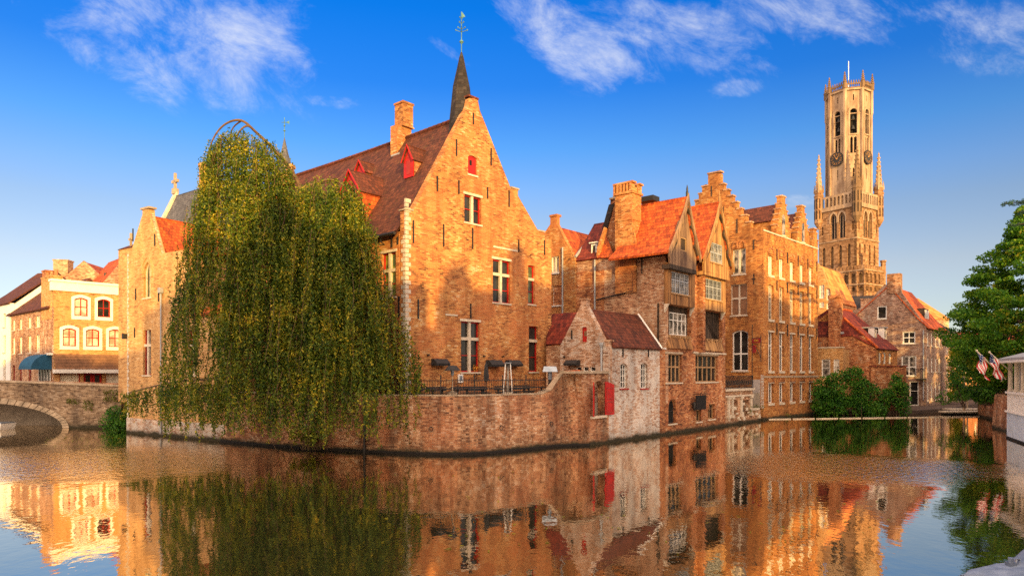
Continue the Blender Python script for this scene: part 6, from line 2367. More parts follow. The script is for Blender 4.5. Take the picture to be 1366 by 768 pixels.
# ------------------------------------------------------------ bell tower
def bell_tower():
    C0 = Vector((px2x(1143, 170), 170))
    dl = Vector((-.554, .833))
    dr = Vector((.833, .554))
    a = 10.2
    cen = C0 + (dl + dr) * (a / 2)
    t = thing('bell_tower', 'tall medieval bell tower with octagonal top, clock dials and pinnacled corner turrets', 'bell tower', (cen.x, cen.y, 2.3))
    FLt = Face(C0 + dl * a, -dl)
    FRt = Face(C0, dr)
    br, ps, dk = M['belfry_stone'], M['belfry_top'], M['belfry_dark']
    zF = lambda py: py2z(py, 170)
    z_deck = zF(273)
    hl, hr = [], []
    # belfry windows
    for F, hh, cs in ((FLt, hl, (.40, .62)), (FRt, hr, (.38, .60))):
        for c in cs:
            u = a * c
            window(t, F, (u - .85, zF(279), u + .85, zF(314)), hh, M['belfry_top'], M['void'], 2, (), arch='point', uz=True, rec=.5, fw=.16, bw=.2)
            put('window_hood', MB().wall(F, hole(u - 1.15, u + 1.15, zF(292), zF(275.5), 'point'), [hole(u - .85, u + .85, zF(292) + .01, zF(278.5), 'point')], .2, d=.16), ps, t)
        for c in (.14, .36, .58, .80):
            u = a * c
            hh.append(hole(u - .42, u + .42, zF(356), zF(323), 'point'))
        for c in (.10, .90):
            u = a * c
            hh.append(hole(u - .25, u + .25, zF(306), zF(294)))
    for F, hh in ((FLt, hl), (FRt, hr)):
        put('shaft_wall', MB().wall(F, [(0, 20), (a, 20), (a, z_deck), (0, z_deck)], hh, .7), br, t)
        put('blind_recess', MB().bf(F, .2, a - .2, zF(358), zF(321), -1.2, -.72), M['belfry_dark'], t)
        put('string_course', MB().bf(F, -.05, a + .05, zF(317.5), zF(316), .002, .2), ps, t)
        put('string_course', MB().bf(F, -.1, a + .1, zF(274.5), zF(271.5), -.3, .45), ps, t)
    core = MB()
    inn = [C0 + (dl + dr) * .75, C0 + dl * .75 + dr * (a - .02), C0 + (dl + dr) * (a - .02), C0 + dl * (a - .02) + dr * .75]
    core.prism([(p.x, p.y, 2.3) for p in inn], (0, 0, z_deck - 2.5))
    put('rear_wall', core, br, t)
    # pierced parapet
    zb, zt = zF(271.5), zF(254)
    for F in (FLt, FRt):
        hp = []
        n = 8
        for k in range(n):
            u = 1.0 + (a - 2.0) * (k + .5) / n
            hp.append(hole(u - .34, u + .34, zb + .5, zt - .5, 'round'))
        put('parapet', MB().wall(F, [(0, zb), (a, zb), (a, zt), (0, zt)], hp, .4, d=.4), ps, t)
    # corner turrets
    corners = [C0, C0 + dl * a, C0 + dr * a, C0 + (dl + dr) * a]
    tops = [193, 206, 203, 206]
    for i, c in enumerate(corners):
        zt_ = py2z(tops[i], c.y)
        r0 = 1.12
        zb_ = zF(288)
        m = MB().lathe((c.x, c.y, 0), [(.25, zb_ - 1.6), (r0, zb_), (r0, zF(252)), (r0 * 1.12, zF(251)), (r0 * 1.12, zF(250)), (r0 * .95, zF(249)), (r0 * .95, zF(243))], 8, rot=.2)
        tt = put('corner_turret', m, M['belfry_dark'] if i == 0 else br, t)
        s = MB().lathe((c.x, c.y, 0), [(r0 * 1.0, zF(243)), (r0 * .75, zF(240)), (.16, zt_ - .8), (.28, zt_ - .6), (.12, zt_ - .4), (.04, zt_)], 8, rot=.2)
        # crockets climbing the spire and little gables at its foot
        H_ = zt_ - 1 - zF(240)
        for k in range(7):
            zz = zF(240) + H_ * (k + .5) / 7
            rr = r0 * .75 + (.16 - r0 * .75) * (k + .5) / 7
            for q in range(4):
                ang = .2 + math.pi / 2 * q
                x, y = c.x + (rr + .1) * math.cos(ang), c.y + (rr + .1) * math.sin(ang)
                s.box(x - .13, x + .13, y - .13, y + .13, zz - .12, zz + .16)
        for q in range(4):
            ang = .2 + math.pi / 4 + math.pi / 2 * q
            x, y = c.x + r0 * .95 * math.cos(ang), c.y + r0 * .95 * math.sin(ang)
            s.lathe((x, y, 0), [(.22, zF(246)), (.2, zF(242)), (.03, zF(234))], 4, rot=ang)
        put('pinnacle', s, ps if i else dk, tt)
        n = MB()
        for q in range(8):
            ang = .2 + math.pi / 8 + math.pi / 4 * q
            x, y = c.x + r0 * .93 * math.cos(ang), c.y + r0 * .93 * math.sin(ang)
            for (za, zc2) in ((zF(283), zF(272)), (zF(268), zF(256))):
                n.lathe((x, y, 0), [(.14, za), (.14, zc2), (.02, zc2 + .4)], 6)
        put('niche', n, M['void'], tt)
    # octagonal lantern stage
    r_ = Vector((cen.x, cen.y)).normalized()
    p_ = Vector((r_.y, -r_.x))
    Ro = 5.15

    def ov(deg, R_=Ro):
        q = math.radians(deg)
        return cen + (r_ * -math.cos(q) + p_ * math.sin(q)) * R_
    zo = lambda py: py2z(py, 172.5)
    angs = [-9 + 45 * k for k in range(8)]
    z_lo, z_mid, z_hi = z_deck - .1, zo(152), zo(116)
    rec = MB().lathe((cen.x, cen.y, 0), [(Ro * .80, z_lo), (Ro * .80, z_hi - .5)], 8, rot=math.atan2((ov(-9) - cen).y, (ov(-9) - cen).x))
    put('lantern_core', rec, M['void'], t)
    for k in range(8):
        A_, B_ = ov(angs[k]), ov(angs[k] + 45)
        F = Face(A_, B_ - A_)
        w_ = (B_ - A_).length
        hh = []
        vis = k in (7, 0, 1, 2, 6)
        ww = w_ * .21
        u = w_ / 2
        if vis:
            hh.append(hole(u - ww, u + ww, zo(178), zo(145), 'round'))
            for s in (-1, 1):
                uu = u + s * ww * .52
                hh.append(hole(uu - ww * .36, uu + ww * .36, zo(204), zo(182), 'point'))
            hh.append(hole(u - .16, u + .16, zo(238), zo(224)))
            hh.append(hole(u - .13, u + .13, zo(134), zo(126)))
        put('lantern_wall', MB().wall(F, [(0, z_lo), (w_, z_lo), (w_, z_hi), (0, z_hi)], hh, .5), ps, t)
        if vis:
            hood = MB().wall(F, hole(u - ww - .4, u + ww + .4, zo(160), zo(141.5), 'round'), [hole(u - ww, u + ww, zo(160) + .01, zo(145), 'round')], .2, d=.22)
            for s in (-1, 1):
                hood.bf(F, u + s * (ww + .2) - .2, u + s * (ww + .2) + .2, zo(204), zo(160), .002, .2)
            put('arch_moulding', hood, ps, t)
            bl = MB()
            for j in range(2):
                bl.lathe((F.w(u, 0, -.55)[0], F.w(u, 0, -.55)[1], zo(172 - j * 13)), [(.55, 0), (.5, .2), (.36, .7), (.25, 1.0), (.05, 1.1)], 10)
            put('bell', bl, M['iron'], t)
            put('sill', MB().bf(F, u - ww - .3, u + ww + .3, zo(180), zo(178.5), .002, .3), ps, t)
        put('string_course', MB().bf(F, 0, w_, zo(152), zo(151), .002, .14), ps, t)
        put('cornice', MB().bf(F, -.1, w_ + .1, zo(120.5), zo(118.5), -.3, .5), ps, t)
        # pierced balustrade
        hp = []
        n = 6
        zb, zt = zo(118.4), zo(111.5)
        for j in range(n):
            uu = .5 + (w_ - 1) * (j + .5) / n
            hp.append([(uu + .22 * math.cos(q), (zb + zt) / 2 + .42 * math.sin(q)) for q in np.linspace(0, 2 * math.pi, 8, endpoint=False)])
        bal = MB().wall(F, [(0, zb), (w_, zb), (w_, zt), (0, zt)], hp, .3, d=.42)
        for j in range(5):
            uu = .5 + (w_ - 1) * (j + .5) / 5
            bal.lathe(F.w(uu, zt, .28), [(.16, 0), (.2, .3), (.04, .85)], 5)
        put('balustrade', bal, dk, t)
        # angle buttress with pinnacle
        c = ov(angs[k], Ro + .12)
        bt = MB().lathe((c.x, c.y, 0), [(.36, z_lo), (.36, z_mid), (.52, z_mid + .6), (.52, zt + .3)], 6)
        b = put('buttress', bt, ps, t)
        c = ov(angs[k], Ro + .35)
        pn = MB().lathe((c.x, c.y, 0), [(.5, zt - 1.2), (.5, zt + .3), (.62, zt + .4), (.3, zt + .8), (.13, zt + 2.4), (.24, zt + 2.6), (.03, zt + 3.1)], 6)
        for j in range(3):
            for q in range(4):
                ang = q * math.pi / 2
                rr = .34 - .07 * j
                pn.box(c.x + rr * math.cos(ang) - .09, c.x + rr * math.cos(ang) + .09, c.y + rr * math.sin(ang) - .09, c.y + rr * math.sin(ang) + .09, zt + .9 + .5 * j, zt + 1.12 + .5 * j)
        put('pinnacle', pn, dk, b)
    put('lantern_roof', MB().lathe((cen.x, cen.y, 0), [(Ro - .2, zo(119)), (.5, zo(117))], 8, rot=math.atan2((ov(-9) - cen).y, (ov(-9) - cen).x)), M['lead'], t)
    put('flagpole', MB().tube([(cen.x, cen.y, zo(118)), (cen.x, cen.y, py2z(82, cen.y))], .09, 6), M['white'], t)
    # clocks on the two octagon faces
    for k in (7, 1):
        A_, B_ = ov(angs[k]), ov(angs[k] + 45)
        F = Face(A_, B_ - A_)
        u = (B_ - A_).length / 2
        zc = zo(209.5)
        Rc = 1.65
        disc = [(u + Rc * math.cos(q), zc + Rc * math.sin(q)) for q in np.linspace(0, 2 * math.pi, 28, endpoint=False)]
        d = put('clock_dial', MB().wall(F, disc, [], .1, d=.5), M['canvas_dark'], t)
        rg = MB().wall(F, [(u + (Rc + .12) * math.cos(q), zc + (Rc + .12) * math.sin(q)) for q in np.linspace(0, 2 * math.pi, 28, endpoint=False)],
                       [[(u + (Rc - .05) * math.cos(q), zc + (Rc - .05) * math.sin(q)) for q in np.linspace(0, 2 * math.pi, 28, endpoint=False)]], .2, d=.54)
        put('dial_ring', rg, M['iron'], d)
        nu = MB()
        for j in range(12):
            q = 2 * math.pi * j / 12
            c_, s_ = math.cos(q), math.sin(q)
            for (o1) in (-.06, .06):
                p = [(u + (.95 * c_ - o1 * 1.4 * s_), zc + (.95 * s_ + o1 * 1.4 * c_)), (u + (1.5 * c_ - o1 * 2.2 * s_), zc + (1.5 * s_ + o1 * 2.2 * c_))]
                nu.tube([F.w(p[0][0], p[0][1], .53), F.w(p[1][0], p[1][1], .53)], .045, 4)
        put('numeral_ring', nu, M['timber_gold'], d)
        hd = MB()
        for q, l, ww in ((2.1, 1.3, .07), (.9, .85, .1)):
            hd.tube([F.w(u, zc, .58), F.w(u + l * math.cos(q), zc + l * math.sin(q), .58)], ww, 4)
        hd.lathe(F.w(u, zc - .1, .58), [(.2, 0), (.2, .2)], 8)
        put('clock_hand', hd, M['timber_gold'], d)
    # wider arcaded gallery stage at the foot
    C1 = Vector((px2x(1153.5, 164), 164))
    aL, aR = 15.0, 9.2
    GL = Face(C1 + dl * aL, -dl)
    GR = Face(C1, dr)
    g = lambda py: py2z(py, 164)
    zt = g(357)
    for F, w_, n in ((GL, aL, 8), (GR, aR, 5)):
        hh = []
        for k in range(n):
            u = w_ * (k + .5) / n
            hh.append(hole(u - .58, u + .58, g(376), g(362.5), 'round'))
            hh.append(hole(u - .5, u + .5, g(387), g(380.5), 'point'))
        put('gallery_wall', MB().wall(F, [(0, 20), (w_, 20), (w_, zt), (0, zt)], hh, .5), br, t)
        bt = MB()
        for k in range(n + 1):
            u = w_ * k / n
            bt.bf(F, max(0, u - .16), min(w_, u + .16), 20, g(360), .002, .22)
        put('pier', bt, M['belfry_stone'], t)
        put('string_course', MB().bf(F, -.1, w_ + .1, g(378.8), g(377.6), .002, .3).bf(F, -.1, w_ + .1, g(360), g(358.6), .002, .3), ps, t)
        m = MB()
        nm = n * 2
        for k in range(nm):
            u = w_ * (k + .25) / nm
            m.bf(F, u, u + w_ / nm * .6, zt, zt + .9, -.5, 0)
        put('battlement', m, br, t)
    ins = [C1 + (dl + dr) * 1.1, C1 + dl * 1.1 + dr * aR, C1 + dl * aL + dr * aR, C1 + dl * aL + dr * 1.1]
    put('gallery_core', MB().prism([(p.x, p.y, 2.3) for p in ins], (0, 0, zt - 3.4)), M['belfry_dark'], t)
    ct = C1 + (dl + dr) * .4
    put('corner_turret', MB().lathe((C0.x - .3, C0.y - 4.0, 0), [(.7, g(352)), (.7, g(340)), (.95, g(339)), (.95, g(336))], 8), br, t)
    e = C1 + dr * aR
    put('corner_turret', MB().lathe((e.x - .6, e.y - .3, 0), [(.6, g(388)), (.6, g(346)), (.75, g(345)), (.75, g(343))], 8), br, t)


bell_tower()

# low skyline houses that close the gap left and right of the tower
for i, (px, Y, w_, ze, zr, lab) in enumerate([(1160, 120, 14, 13, 19, 'brown roofed house low in front of the bell tower'),]):
    pass
# ------------------------------------------------------------ foliage
def leaf_mesh(name, cen, mat, parent, ln=.12, wd=.05, droop=0.0, out=None, r=None):
    r = r or rng
    n = len(cen)
    cen = np.asarray(cen)
    a = r.normal(size=(n, 3))
    a[:, 2] -= droop
    a /= np.linalg.norm(a, axis=1)[:, None]
    b = r.normal(size=(n, 3))
    b -= (b * a).sum(1)[:, None] * a
    b /= np.linalg.norm(b, axis=1)[:, None]
    s = r.uniform(.7, 1.3, (n, 1))
    A, B = a * ln * .5 * s, b * wd * .5 * s
    v = np.stack([cen - A, cen + B - A * .1, cen + A, cen - B - A * .1], 1).reshape(-1, 3)
    o0 = np.array([(v[:, 0].min() + v[:, 0].max()) / 2, (v[:, 1].min() + v[:, 1].max()) / 2, v[:, 2].min()])
    me = bpy.data.meshes.new(name)
    me.vertices.add(4 * n)
    me.vertices.foreach_set('co', (v - o0).ravel())
    me.loops.add(4 * n)
    me.loops.foreach_set('vertex_index', np.arange(4 * n))
    me.polygons.add(n)
    me.polygons.foreach_set('loop_start', np.arange(0, 4 * n, 4))
    me.polygons.foreach_set('loop_total', np.full(n, 4))
    me.update(calc_edges=True)
    me.materials.append(mat)
    o = bpy.data.objects.new(name, me)
    C.objects.link(o)
    wp = Vector(o0)
    if parent is not None:
        o.parent = parent
        o.location = wp - WP[parent.name]
    else:
        o.location = wp
    WP[o.name] = wp
    return o


def clumps(centers, radii, per, flat=.6, shell=.55, r=None):
    r = r or rng
    out = []
    for c, rad in zip(centers, radii):
        k = max(8, int(per * rad * rad))
        d = r.normal(size=(k, 3))
        d /= np.linalg.norm(d, axis=1)[:, None]
        q = rad * (shell + (1.05 - shell) * r.random((k, 1)) ** .6)
        p = d * q
        p[:, 2] *= flat
        out.append(p + np.asarray(c))
    return np.concatenate(out)


# ---- weeping willow
def willow():
    cy = 35.4
    Yr = 34.6
    X = lambda px: px2x(px, Yr)
    Zp = lambda py: py2z(py, Yr)
    t = thing('willow_tree', 'huge weeping willow hanging its leafy curtains over the quay wall into the canal', 'tree', (-11.6, 37.6, 2.3))
    # profile: py -> (left px, right px)
    lobes = [
        dict(pr=[(172, 290, 338), (184, 280, 354), (196, 274, 366), (220, 268, 386), (250, 264, 396), (280, 254, 412), (320, 243, 425), (370, 232, 440), (430, 224, 450), (500, 220, 460), (560, 226, 460), (590, 240, 450)], dy=.72, n=1120),
        dict(pr=[(243, 412, 470), (255, 402, 480), (275, 395, 490), (300, 388, 498), (350, 372, 512), (400, 360, 530), (450, 352, 550), (500, 350, 568), (545, 350, 570), (575, 355, 552), (600, 370, 515)], dy=.72, n=1080),
        dict(pr=[(262, 330, 410), (300, 300, 430), (360, 290, 450), (440, 285, 470), (520, 255, 500), (590, 265, 500)], dy=1.0, n=520),
    ]
    pts = []
    stems = []
    for li, lb in enumerate(lobes):
        pr_ = np.array(lb['pr'], float)
        zs = Zp(pr_[:, 0])
        cxs = (X(pr_[:, 1]) + X(pr_[:, 2])) / 2
        ws = (X(pr_[:, 2]) - X(pr_[:, 1])) / 2 * (1.07 if li == 0 else 1.0)
        zmin, zmax = zs[-1], zs[0]
        zz = zs[::-1]
        fc = lambda z: np.interp(z, zz, cxs[::-1])
        fw = lambda z: np.interp(z, zz, ws[::-1])
        ph = rng.uniform(0, 6.28, 6)
        for k in range(lb['n']):
            z0 = zmin + 1.2 + (zmax - zmin - 1.2) * (rng.random() ** .68 if rng.random() < .88 else rng.uniform(.86, 1.0))
            th = rng.uniform(0, 2 * math.pi)
            if math.sin(th) > 0 and rng.random() < .45:   # fewer on the far side
                th = -th
            # vertical clefts between curtains
            cl = .5 + .5 * math.sin(9 * th + ph[0] + .15 * z0) * math.sin(4 * th + ph[1])
            rad = .80 + .23 * cl + rng.normal(0, .04)
            if rng.random() < .25:
                rad *= rng.uniform(.5, .95)
            if cl < .25 and rng.random() < .5:
                continue
            w0 = fw(z0) * rad
            dep = min(lb['dy'] * w0, 4.4)
            x, y = fc(z0) + w0 * math.cos(th), cy + (0, -1.2, .3)[li] + dep * math.sin(th)
            # rounded shoulders: strands from near the top start lower when outside
            L_ = rng.uniform(2.0, 6.5) * (1 if z0 > 6 else .8)
            wy = np.interp(x, [-16.9, -11.2, -6.2, -4.0], [39.65, 36.0, 34.0, 33.4])
            zfloor = .35 + .8 * abs(math.sin(5 * th + ph[2])) + .5 * rng.random()
            if abs(math.cos(th)) > .85 and rng.random() < .6:
                zfloor += rng.uniform(0, 1.5)
            if y > wy - .15:
                zfloor = max(zfloor, 3.0)
            z1 = max(z0 - L_, zfloor)
            if z1 > z0 - .4:
                continue
            n = int((z0 - z1) / .030)
            s = np.linspace(0, 1, n)
            amp = rng.uniform(.03, .16)
            p2 = rng.uniform(0, 6.28)
            drift = rng.normal(0, .12, 2)
            ox = math.cos(th) * .25 * (1 - np.exp(-3 * s))
            oy = math.sin(th) * .25 * (1 - np.exp(-3 * s))
            sx = x + ox + drift[0] * s + amp * np.sin(s * 5 + p2)
            sy = y + oy + drift[1] * s + amp * np.cos(s * 4 + p2)
            sz = z0 + (z1 - z0) * s
            tuft = .5 + .5 * np.sin(s * (z0 - z1) * 4.5 + p2)
            keep = rng.random(n) < (.55 + .45 * tuft)
            jit = rng.normal(0, .055, (n, 3)) * (1.0 - .35 * s[:, None])
            P_ = np.stack([sx, sy, sz], 1) + jit
            pts.append(P_[keep])
            if rng.random() < .14:
                q = np.linspace(0, n - 1, 6).astype(int)
                stems.append([(sx[i], sy[i], sz[i]) for i in q])
            # leafy side sprig
    # curtains hanging straight off the bare upper arcs
    for arc in (((402, 258), (384, 222), (366, 200), (343, 178), (322, 163), (300, 167), (284, 186), (276, 215)), ((408, 258), (420, 246), (442, 239), (465, 250), (482, 272))):
        ax, ay = [a for a, _ in arc], [b for _, b in arc]
        for k in range(110):
            s = rng.random() * (len(arc) - 1)
            i = int(s)
            f_ = s - i
            x, z0 = X(ax[i] + (ax[i + 1] - ax[i]) * f_) * cy / Yr, py2z(ay[i] + (ay[i + 1] - ay[i]) * f_, cy) - rng.uniform(.25, 1.1)
            y = cy + rng.normal(0, .35)
            L_ = rng.uniform(.6, 3.6)
            n = int(L_ / .036)
            q = np.linspace(0, 1, n)
            pts.append(np.stack([x + rng.normal(0, .1) + .08 * np.sin(q * 5 + k), y + 0 * q, z0 - L_ * q], 1) + rng.normal(0, .06, (n, 3)))
    # low branch reaching left over the water
    for k in range(230):
        s = rng.random()
        bx, by = -14.0 - 9.4 * s, 36.2 + 5.4 * s
        z0 = 3.4 + .25 * math.sin(s * 3.0) - .75 * s + rng.normal(0, .10)
        L_ = rng.uniform(.5, 2.4) * (1 - .35 * s)
        n = int(L_ / .036)
        q = np.linspace(0, 1, n)
        x = bx + rng.normal(0, .18) + .12 * np.sin(q * 4 + k)
        y = by - .6 + rng.normal(0, .3) + 0 * q
        pts.append(np.stack([x, y, z0 - L_ * q], 1) + rng.normal(0, .06, (n, 3)))
    pts = np.concatenate(pts)
    leaf_mesh('foliage', pts, M['leaf_willow'], t, ln=.14, wd=.058, droop=.9)
    st = MB()
    for s_ in stems:
        st.tube(s_, .012, 3, cap=False)
    put('twig', st, M['bark'], t)
    tr = MB()
    tr.tube([(-11.6, 37.6, 2.2), (-11.5, 37.3, 3.4), (-11.3, 36.9, 5.0), (-11.4, 36.6, 6.5)], [.62, .5, .45, .38], 10)
    put('trunk', tr, M['bark_dark'], t)

    def limb(ppts, r0, r1):
        p = catmull3([Vector(q) for q in ppts], 6)
        rs = [r0 + (r1 - r0) * i / (len(p) - 1) for i in range(len(p))]
        put('limb', MB().tube(p, rs, 7), M['bark'], t)
    top = lambda a, b, d=0: (X(a) * (cy + d) / Yr, cy + d, py2z(b, cy + d))
    limb([(-11.4, 36.6, 6.4), (-11.2, 36.4, 9), top(402, 262), top(384, 222), top(366, 200), top(343, 178, .2), top(322, 161), top(300, 166), top(284, 186), top(276, 215)], .13, .03)
    limb([top(343, 178, .2), top(330, 168, -.3), top(318, 178, -.5), top(313, 200, -.6)], .07, .03)
    limb([top(322, 161), top(310, 172, .4), top(305, 195, .5)], .05, .02)
    limb([(-11.4, 36.6, 6.3), (-10.6, 36.3, 9), top(408, 262, .3), top(420, 246, .2), (top(442, 240)), top(465, 252), top(482, 275)], .13, .03)
    limb([(-11.4, 36.6, 6.0), (-13, 36.4, 8), (-14.5, 36.2, 10), (-15.8, 35.9, 9.6), (-16.6, 35.8, 8)], .26, .05)
    limb([(-11.5, 37.0, 4.2), (-13, 36.4, 4.2), (-16.0, 36.9, 3.7), (-19.0, 38.4, 3.5), (-23.0, 40.9, 2.8)], .14, .03)
    # roots and hanging sprouts on the wall foot
    rt = []
    for k in range(70):
        x = -10.6 + rng.normal(0, .55)
        z0 = rng.uniform(.7, 1.25)
        n = 12
        q = np.linspace(0, 1, n)
        rt.append(np.stack([x + rng.normal(0, .02, n), 35.1 + rng.normal(0, .1) + 0 * q, z0 - rng.uniform(.2, .7) * q], 1) + rng.normal(0, .05, (n, 3)))
    leaf_mesh('sprout', np.concatenate(rt), M['leaf_gold'], t, ln=.13, wd=.06, droop=.5)
    k_ = MB()
    for k in range(26):
        x = -10.6 + random.gauss(0, .6)
        k_.tube([(x, 35.2, .9), (x + random.gauss(0, .15), 35.0, .45), (x + random.gauss(0, .25), 34.95, .05)], .014, 3, cap=False)
    put('root', k_, M['bark'], t)['kind'] = 'stuff'


def catmull3(p, n):
    r = []
    for i in range(len(p) - 1):
        a, b, c, d = p[max(i - 1, 0)], p[i], p[i + 1], p[min(i + 2, len(p) - 1)]
        for k in range(n):
            t = k / n
            r.append(.5 * ((2 * b) + (c - a) * t + (2 * a - 5 * b + 4 * c - d) * t * t + (3 * b - a - 3 * c + d) * t ** 3))
    r.append(p[-1])
    return r


willow()


def broad_tree(name, label, x, y, z0, h, rad, mat, seed, nc=170, per=230, cone=.55, trunk_r=.35, cat='tree', group=None, leafs=.2, gold=.0, low=.12):
    r = np.random.default_rng(seed)
    t = thing(name, label, cat, (x, y, z0), group)
    cs, rs = [], []
    for k in range(nc):
        f = low + (1 - low) * r.random() ** .9
        prof = (math.sin(min(1, f / .42) * math.pi / 2) if f < .42 else (1 - ((f - .42) / .58) ** (1.5 if cone < .5 else 1.15)))
        prof = max(prof, .06)
        th = r.uniform(0, 2 * math.pi)
        q = rad * prof * (.45 + .55 * r.random() ** .45) * (1 + .12 * math.sin(5 * th + f * 9))
        cs.append((x + q * math.cos(th), y + q * math.sin(th), z0 + h * f - .12 * q))
        rs.append(r.uniform(.55, 1.15) * (1.05 - .45 * f) * rad / 5)
    leaf_mesh('crown', clumps(cs, rs, per, .5, .35, r), mat, t, ln=leafs, wd=leafs * .62, droop=.15, r=r)
    if gold:
        idx = [i for i in range(nc) if r.random() < gold and cs[i][1] < y]
        if idx:
            leaf_mesh('yellowing_spray', clumps([cs[i] for i in idx], [rs[i] * 1.06 for i in idx], per * .35, .5, .8, r), M['leaf_gold'], t, ln=leafs, wd=leafs * .6, r=r)
    put('trunk', MB().tube([(x, y, z0 - .3), (x + .1, y, z0 + h * .3), (x - .05, y, z0 + h * .62), (x, y, z0 + h * .9)], [trunk_r, trunk_r * .75, trunk_r * .4, .05], 8), M['bark_dark'], t)
    lb = MB()
    for k in range(14):
        c = cs[int(r.integers(nc))]
        f = r.uniform(.25, .7)
        lb.tube([(x, y, z0 + h * f * .8), ((x + c[0]) / 2, (y + c[1]) / 2, (z0 + h * f * .8 + c[2]) / 2 + .3), c], [trunk_r * .35, trunk_r * .2, .03], 5)
    put('limb', lb, M['bark_dark'], t)
    return t


broad_tree('broadleaf_tree', 'big bright green tree on the right bank with yellowing sprays above the flags', px2x(1372, 51), 51, 1.9, 14.4, 5.3, M['leaf_tree'], 3, nc=430, per=400, gold=.25, leafs=.20)
broad_tree('broadleaf_tree', 'lower green tree with crown sloping down to the chequered roof at the quay end', px2x(1340, 60), 60, 1.9, 10.8, 3.8, M['leaf_tree'], 4, nc=260, per=340, gold=.12, leafs=.22)
broad_tree('broadleaf_tree', 'dark shrubby tree low behind the striped flags', px2x(1322, 56), 56.5, 1.6, 5.2, 3.0, M['leaf_ivy'], 5, nc=100, per=260, leafs=.2, low=.02)
broad_tree('broadleaf_tree', 'tree standing farther along the right bank outside the picture', 50.5, 54, 1.9, 16.5, 6.6, M['leaf_tree'], 6, nc=200, per=160, leafs=.3, group='trees right of the picture')
broad_tree('broadleaf_tree', 'tree standing farther along the right bank outside the picture', 58.5, 60, 1.9, 17, 6.8, M['leaf_tree'], 7, nc=200, per=160, leafs=.3, group='trees right of the picture')


def cedar():
    x, y = 36.2, 43.5
    t = thing('cedar_tree', 'bluish cedar reaching feathery branches in from the right edge of the picture', 'tree', (x, y, 1.9))
    put('trunk', MB().tube([(x, y, 1.7), (x, y, 8), (x, y, 17)], [.4, .3, .06], 8), M['bark_dark'], t)
    cs, rs = [], []
    br = MB()
    tips = [(px2x(1341, y), y, py2z(271, y)), (px2x(1352, y), y - .5, py2z(285, y)), (px2x(1363, y), y + .5, py2z(297, y)), (px2x(1375, y), y - 2, py2z(262, y)),
            (px2x(1352, y), y - 1.5, py2z(330, y)), (40, y + 1, 14), (39, y - 2, 12), (38, y + 3, 15.4), (35, y - 3, 10)]
    for q in tips:
        a = Vector((x, y, q[2] + .5))
        b = Vector(q)
        p = [a, a.lerp(b, .5) + Vector((0, 0, -.15)), b]
        br.tube(p, [.09, .05, .015], 5)
        for s in np.linspace(.15, 1, 26):
            c = a.lerp(b, s)
            for k in range(2):
                cs.append((c.x + rng.normal(0, .16), c.y + rng.normal(0, .22), c.z + rng.normal(0, .06) - .05))
                rs.append(rng.uniform(.16, .30) * (1.25 - .6 * s))
    put('branch', br, M['bark_dark'], t)
    leaf_mesh('needle_spray', clumps(cs, rs, 1400, .5, .2), M['leaf_cedar'], t, ln=.12, wd=.035)


cedar()


def bush(name, label, cat, boxes, mat, seed, per=420, ls=.17, z_base=0, group=None):
    r = np.random.default_rng(seed)
    cs, rs = [], []
    for (x0, x1, y0, y1, z0, z1, n) in boxes:
        for k in range(n):
            f = r.random()
            cs.append((r.uniform(x0, x1), r.uniform(y0, y1), z0 + (z1 - z0) * f))
            rs.append(r.choice([.18, .26, .4, .55, .72]))
    P_ = clumps(cs, rs, per, .85, .5, r)
    c = P_.mean(0)
    t = thing(name, label, cat, (c[0], c[1], P_[:, 2].min()), group)
    leaf_mesh('foliage', P_, mat, t, ln=ls, wd=ls * .75, droop=.3, r=r)
    st = MB()
    for k in range(8):
        q = cs[int(r.integers(len(cs)))]
        st.tube([(c[0] + (q[0] - c[0]) * .8, q[1] + .3, P_[:, 2].min()), q], [.06, .02], 5)
    put('stem', st, M['bark_dark'], t)
    return t


b = lambda a, c, Y: (px2x(a, Y), px2x(c, Y))
bush('ivy_bush', 'rounded dark green ivy mass at the foot of the stepped gable house', 'bush', [(*b(1088, 1100, 64.3), 64.0, 64.9, .3, 2.4, 22), (*b(1096, 1118, 64.3), 63.6, 64.9, .2, 3.3, 44), (*b(1110, 1134, 64.3), 63.8, 64.9, .3, 3.9, 30)], M['leaf_ivy'], 21)
bush('ivy_bush', 'tallest ivy mound hanging over the water in the middle of the green bank', 'bush', [(*b(1132, 1150, 64.3), 63.4, 64.9, .2, 4.2, 40), (*b(1148, 1164, 64.3), 63.8, 64.9, .3, 3.4, 22), (*b(1160, 1190, 64.3), 64, 64.9, .3, 2.6, 34)], M['leaf_ivy'], 22)
bush('ivy_bush', 'small upright ivy clump on the right of the orange garden wall', 'bush', [(*b(1191, 1207, 64.5), 64.2, 65.0, .5, 3.6, 26)], M['leaf_ivy'], 23)
bush('climbing_ivy', 'yellow green climbing ivy covering the wall end below the trees', 'ivy', [(*b(1265, 1281, 80), 79, 80.2, .8, 7.2, 44)], M['leaf_gold'], 24, per=240, ls=.26)
bush('hanging_plant', 'dark plants trailing down the bridge abutment to the water beside the pointed wing', 'plant', [(*b(143, 166, 49), 48.6, 49.2, .2, 1.3, 14), (*b(156, 170, 48.6), 48.2, 48.9, .1, .7, 8)], M['leaf_ivy'], 25, ls=.13)
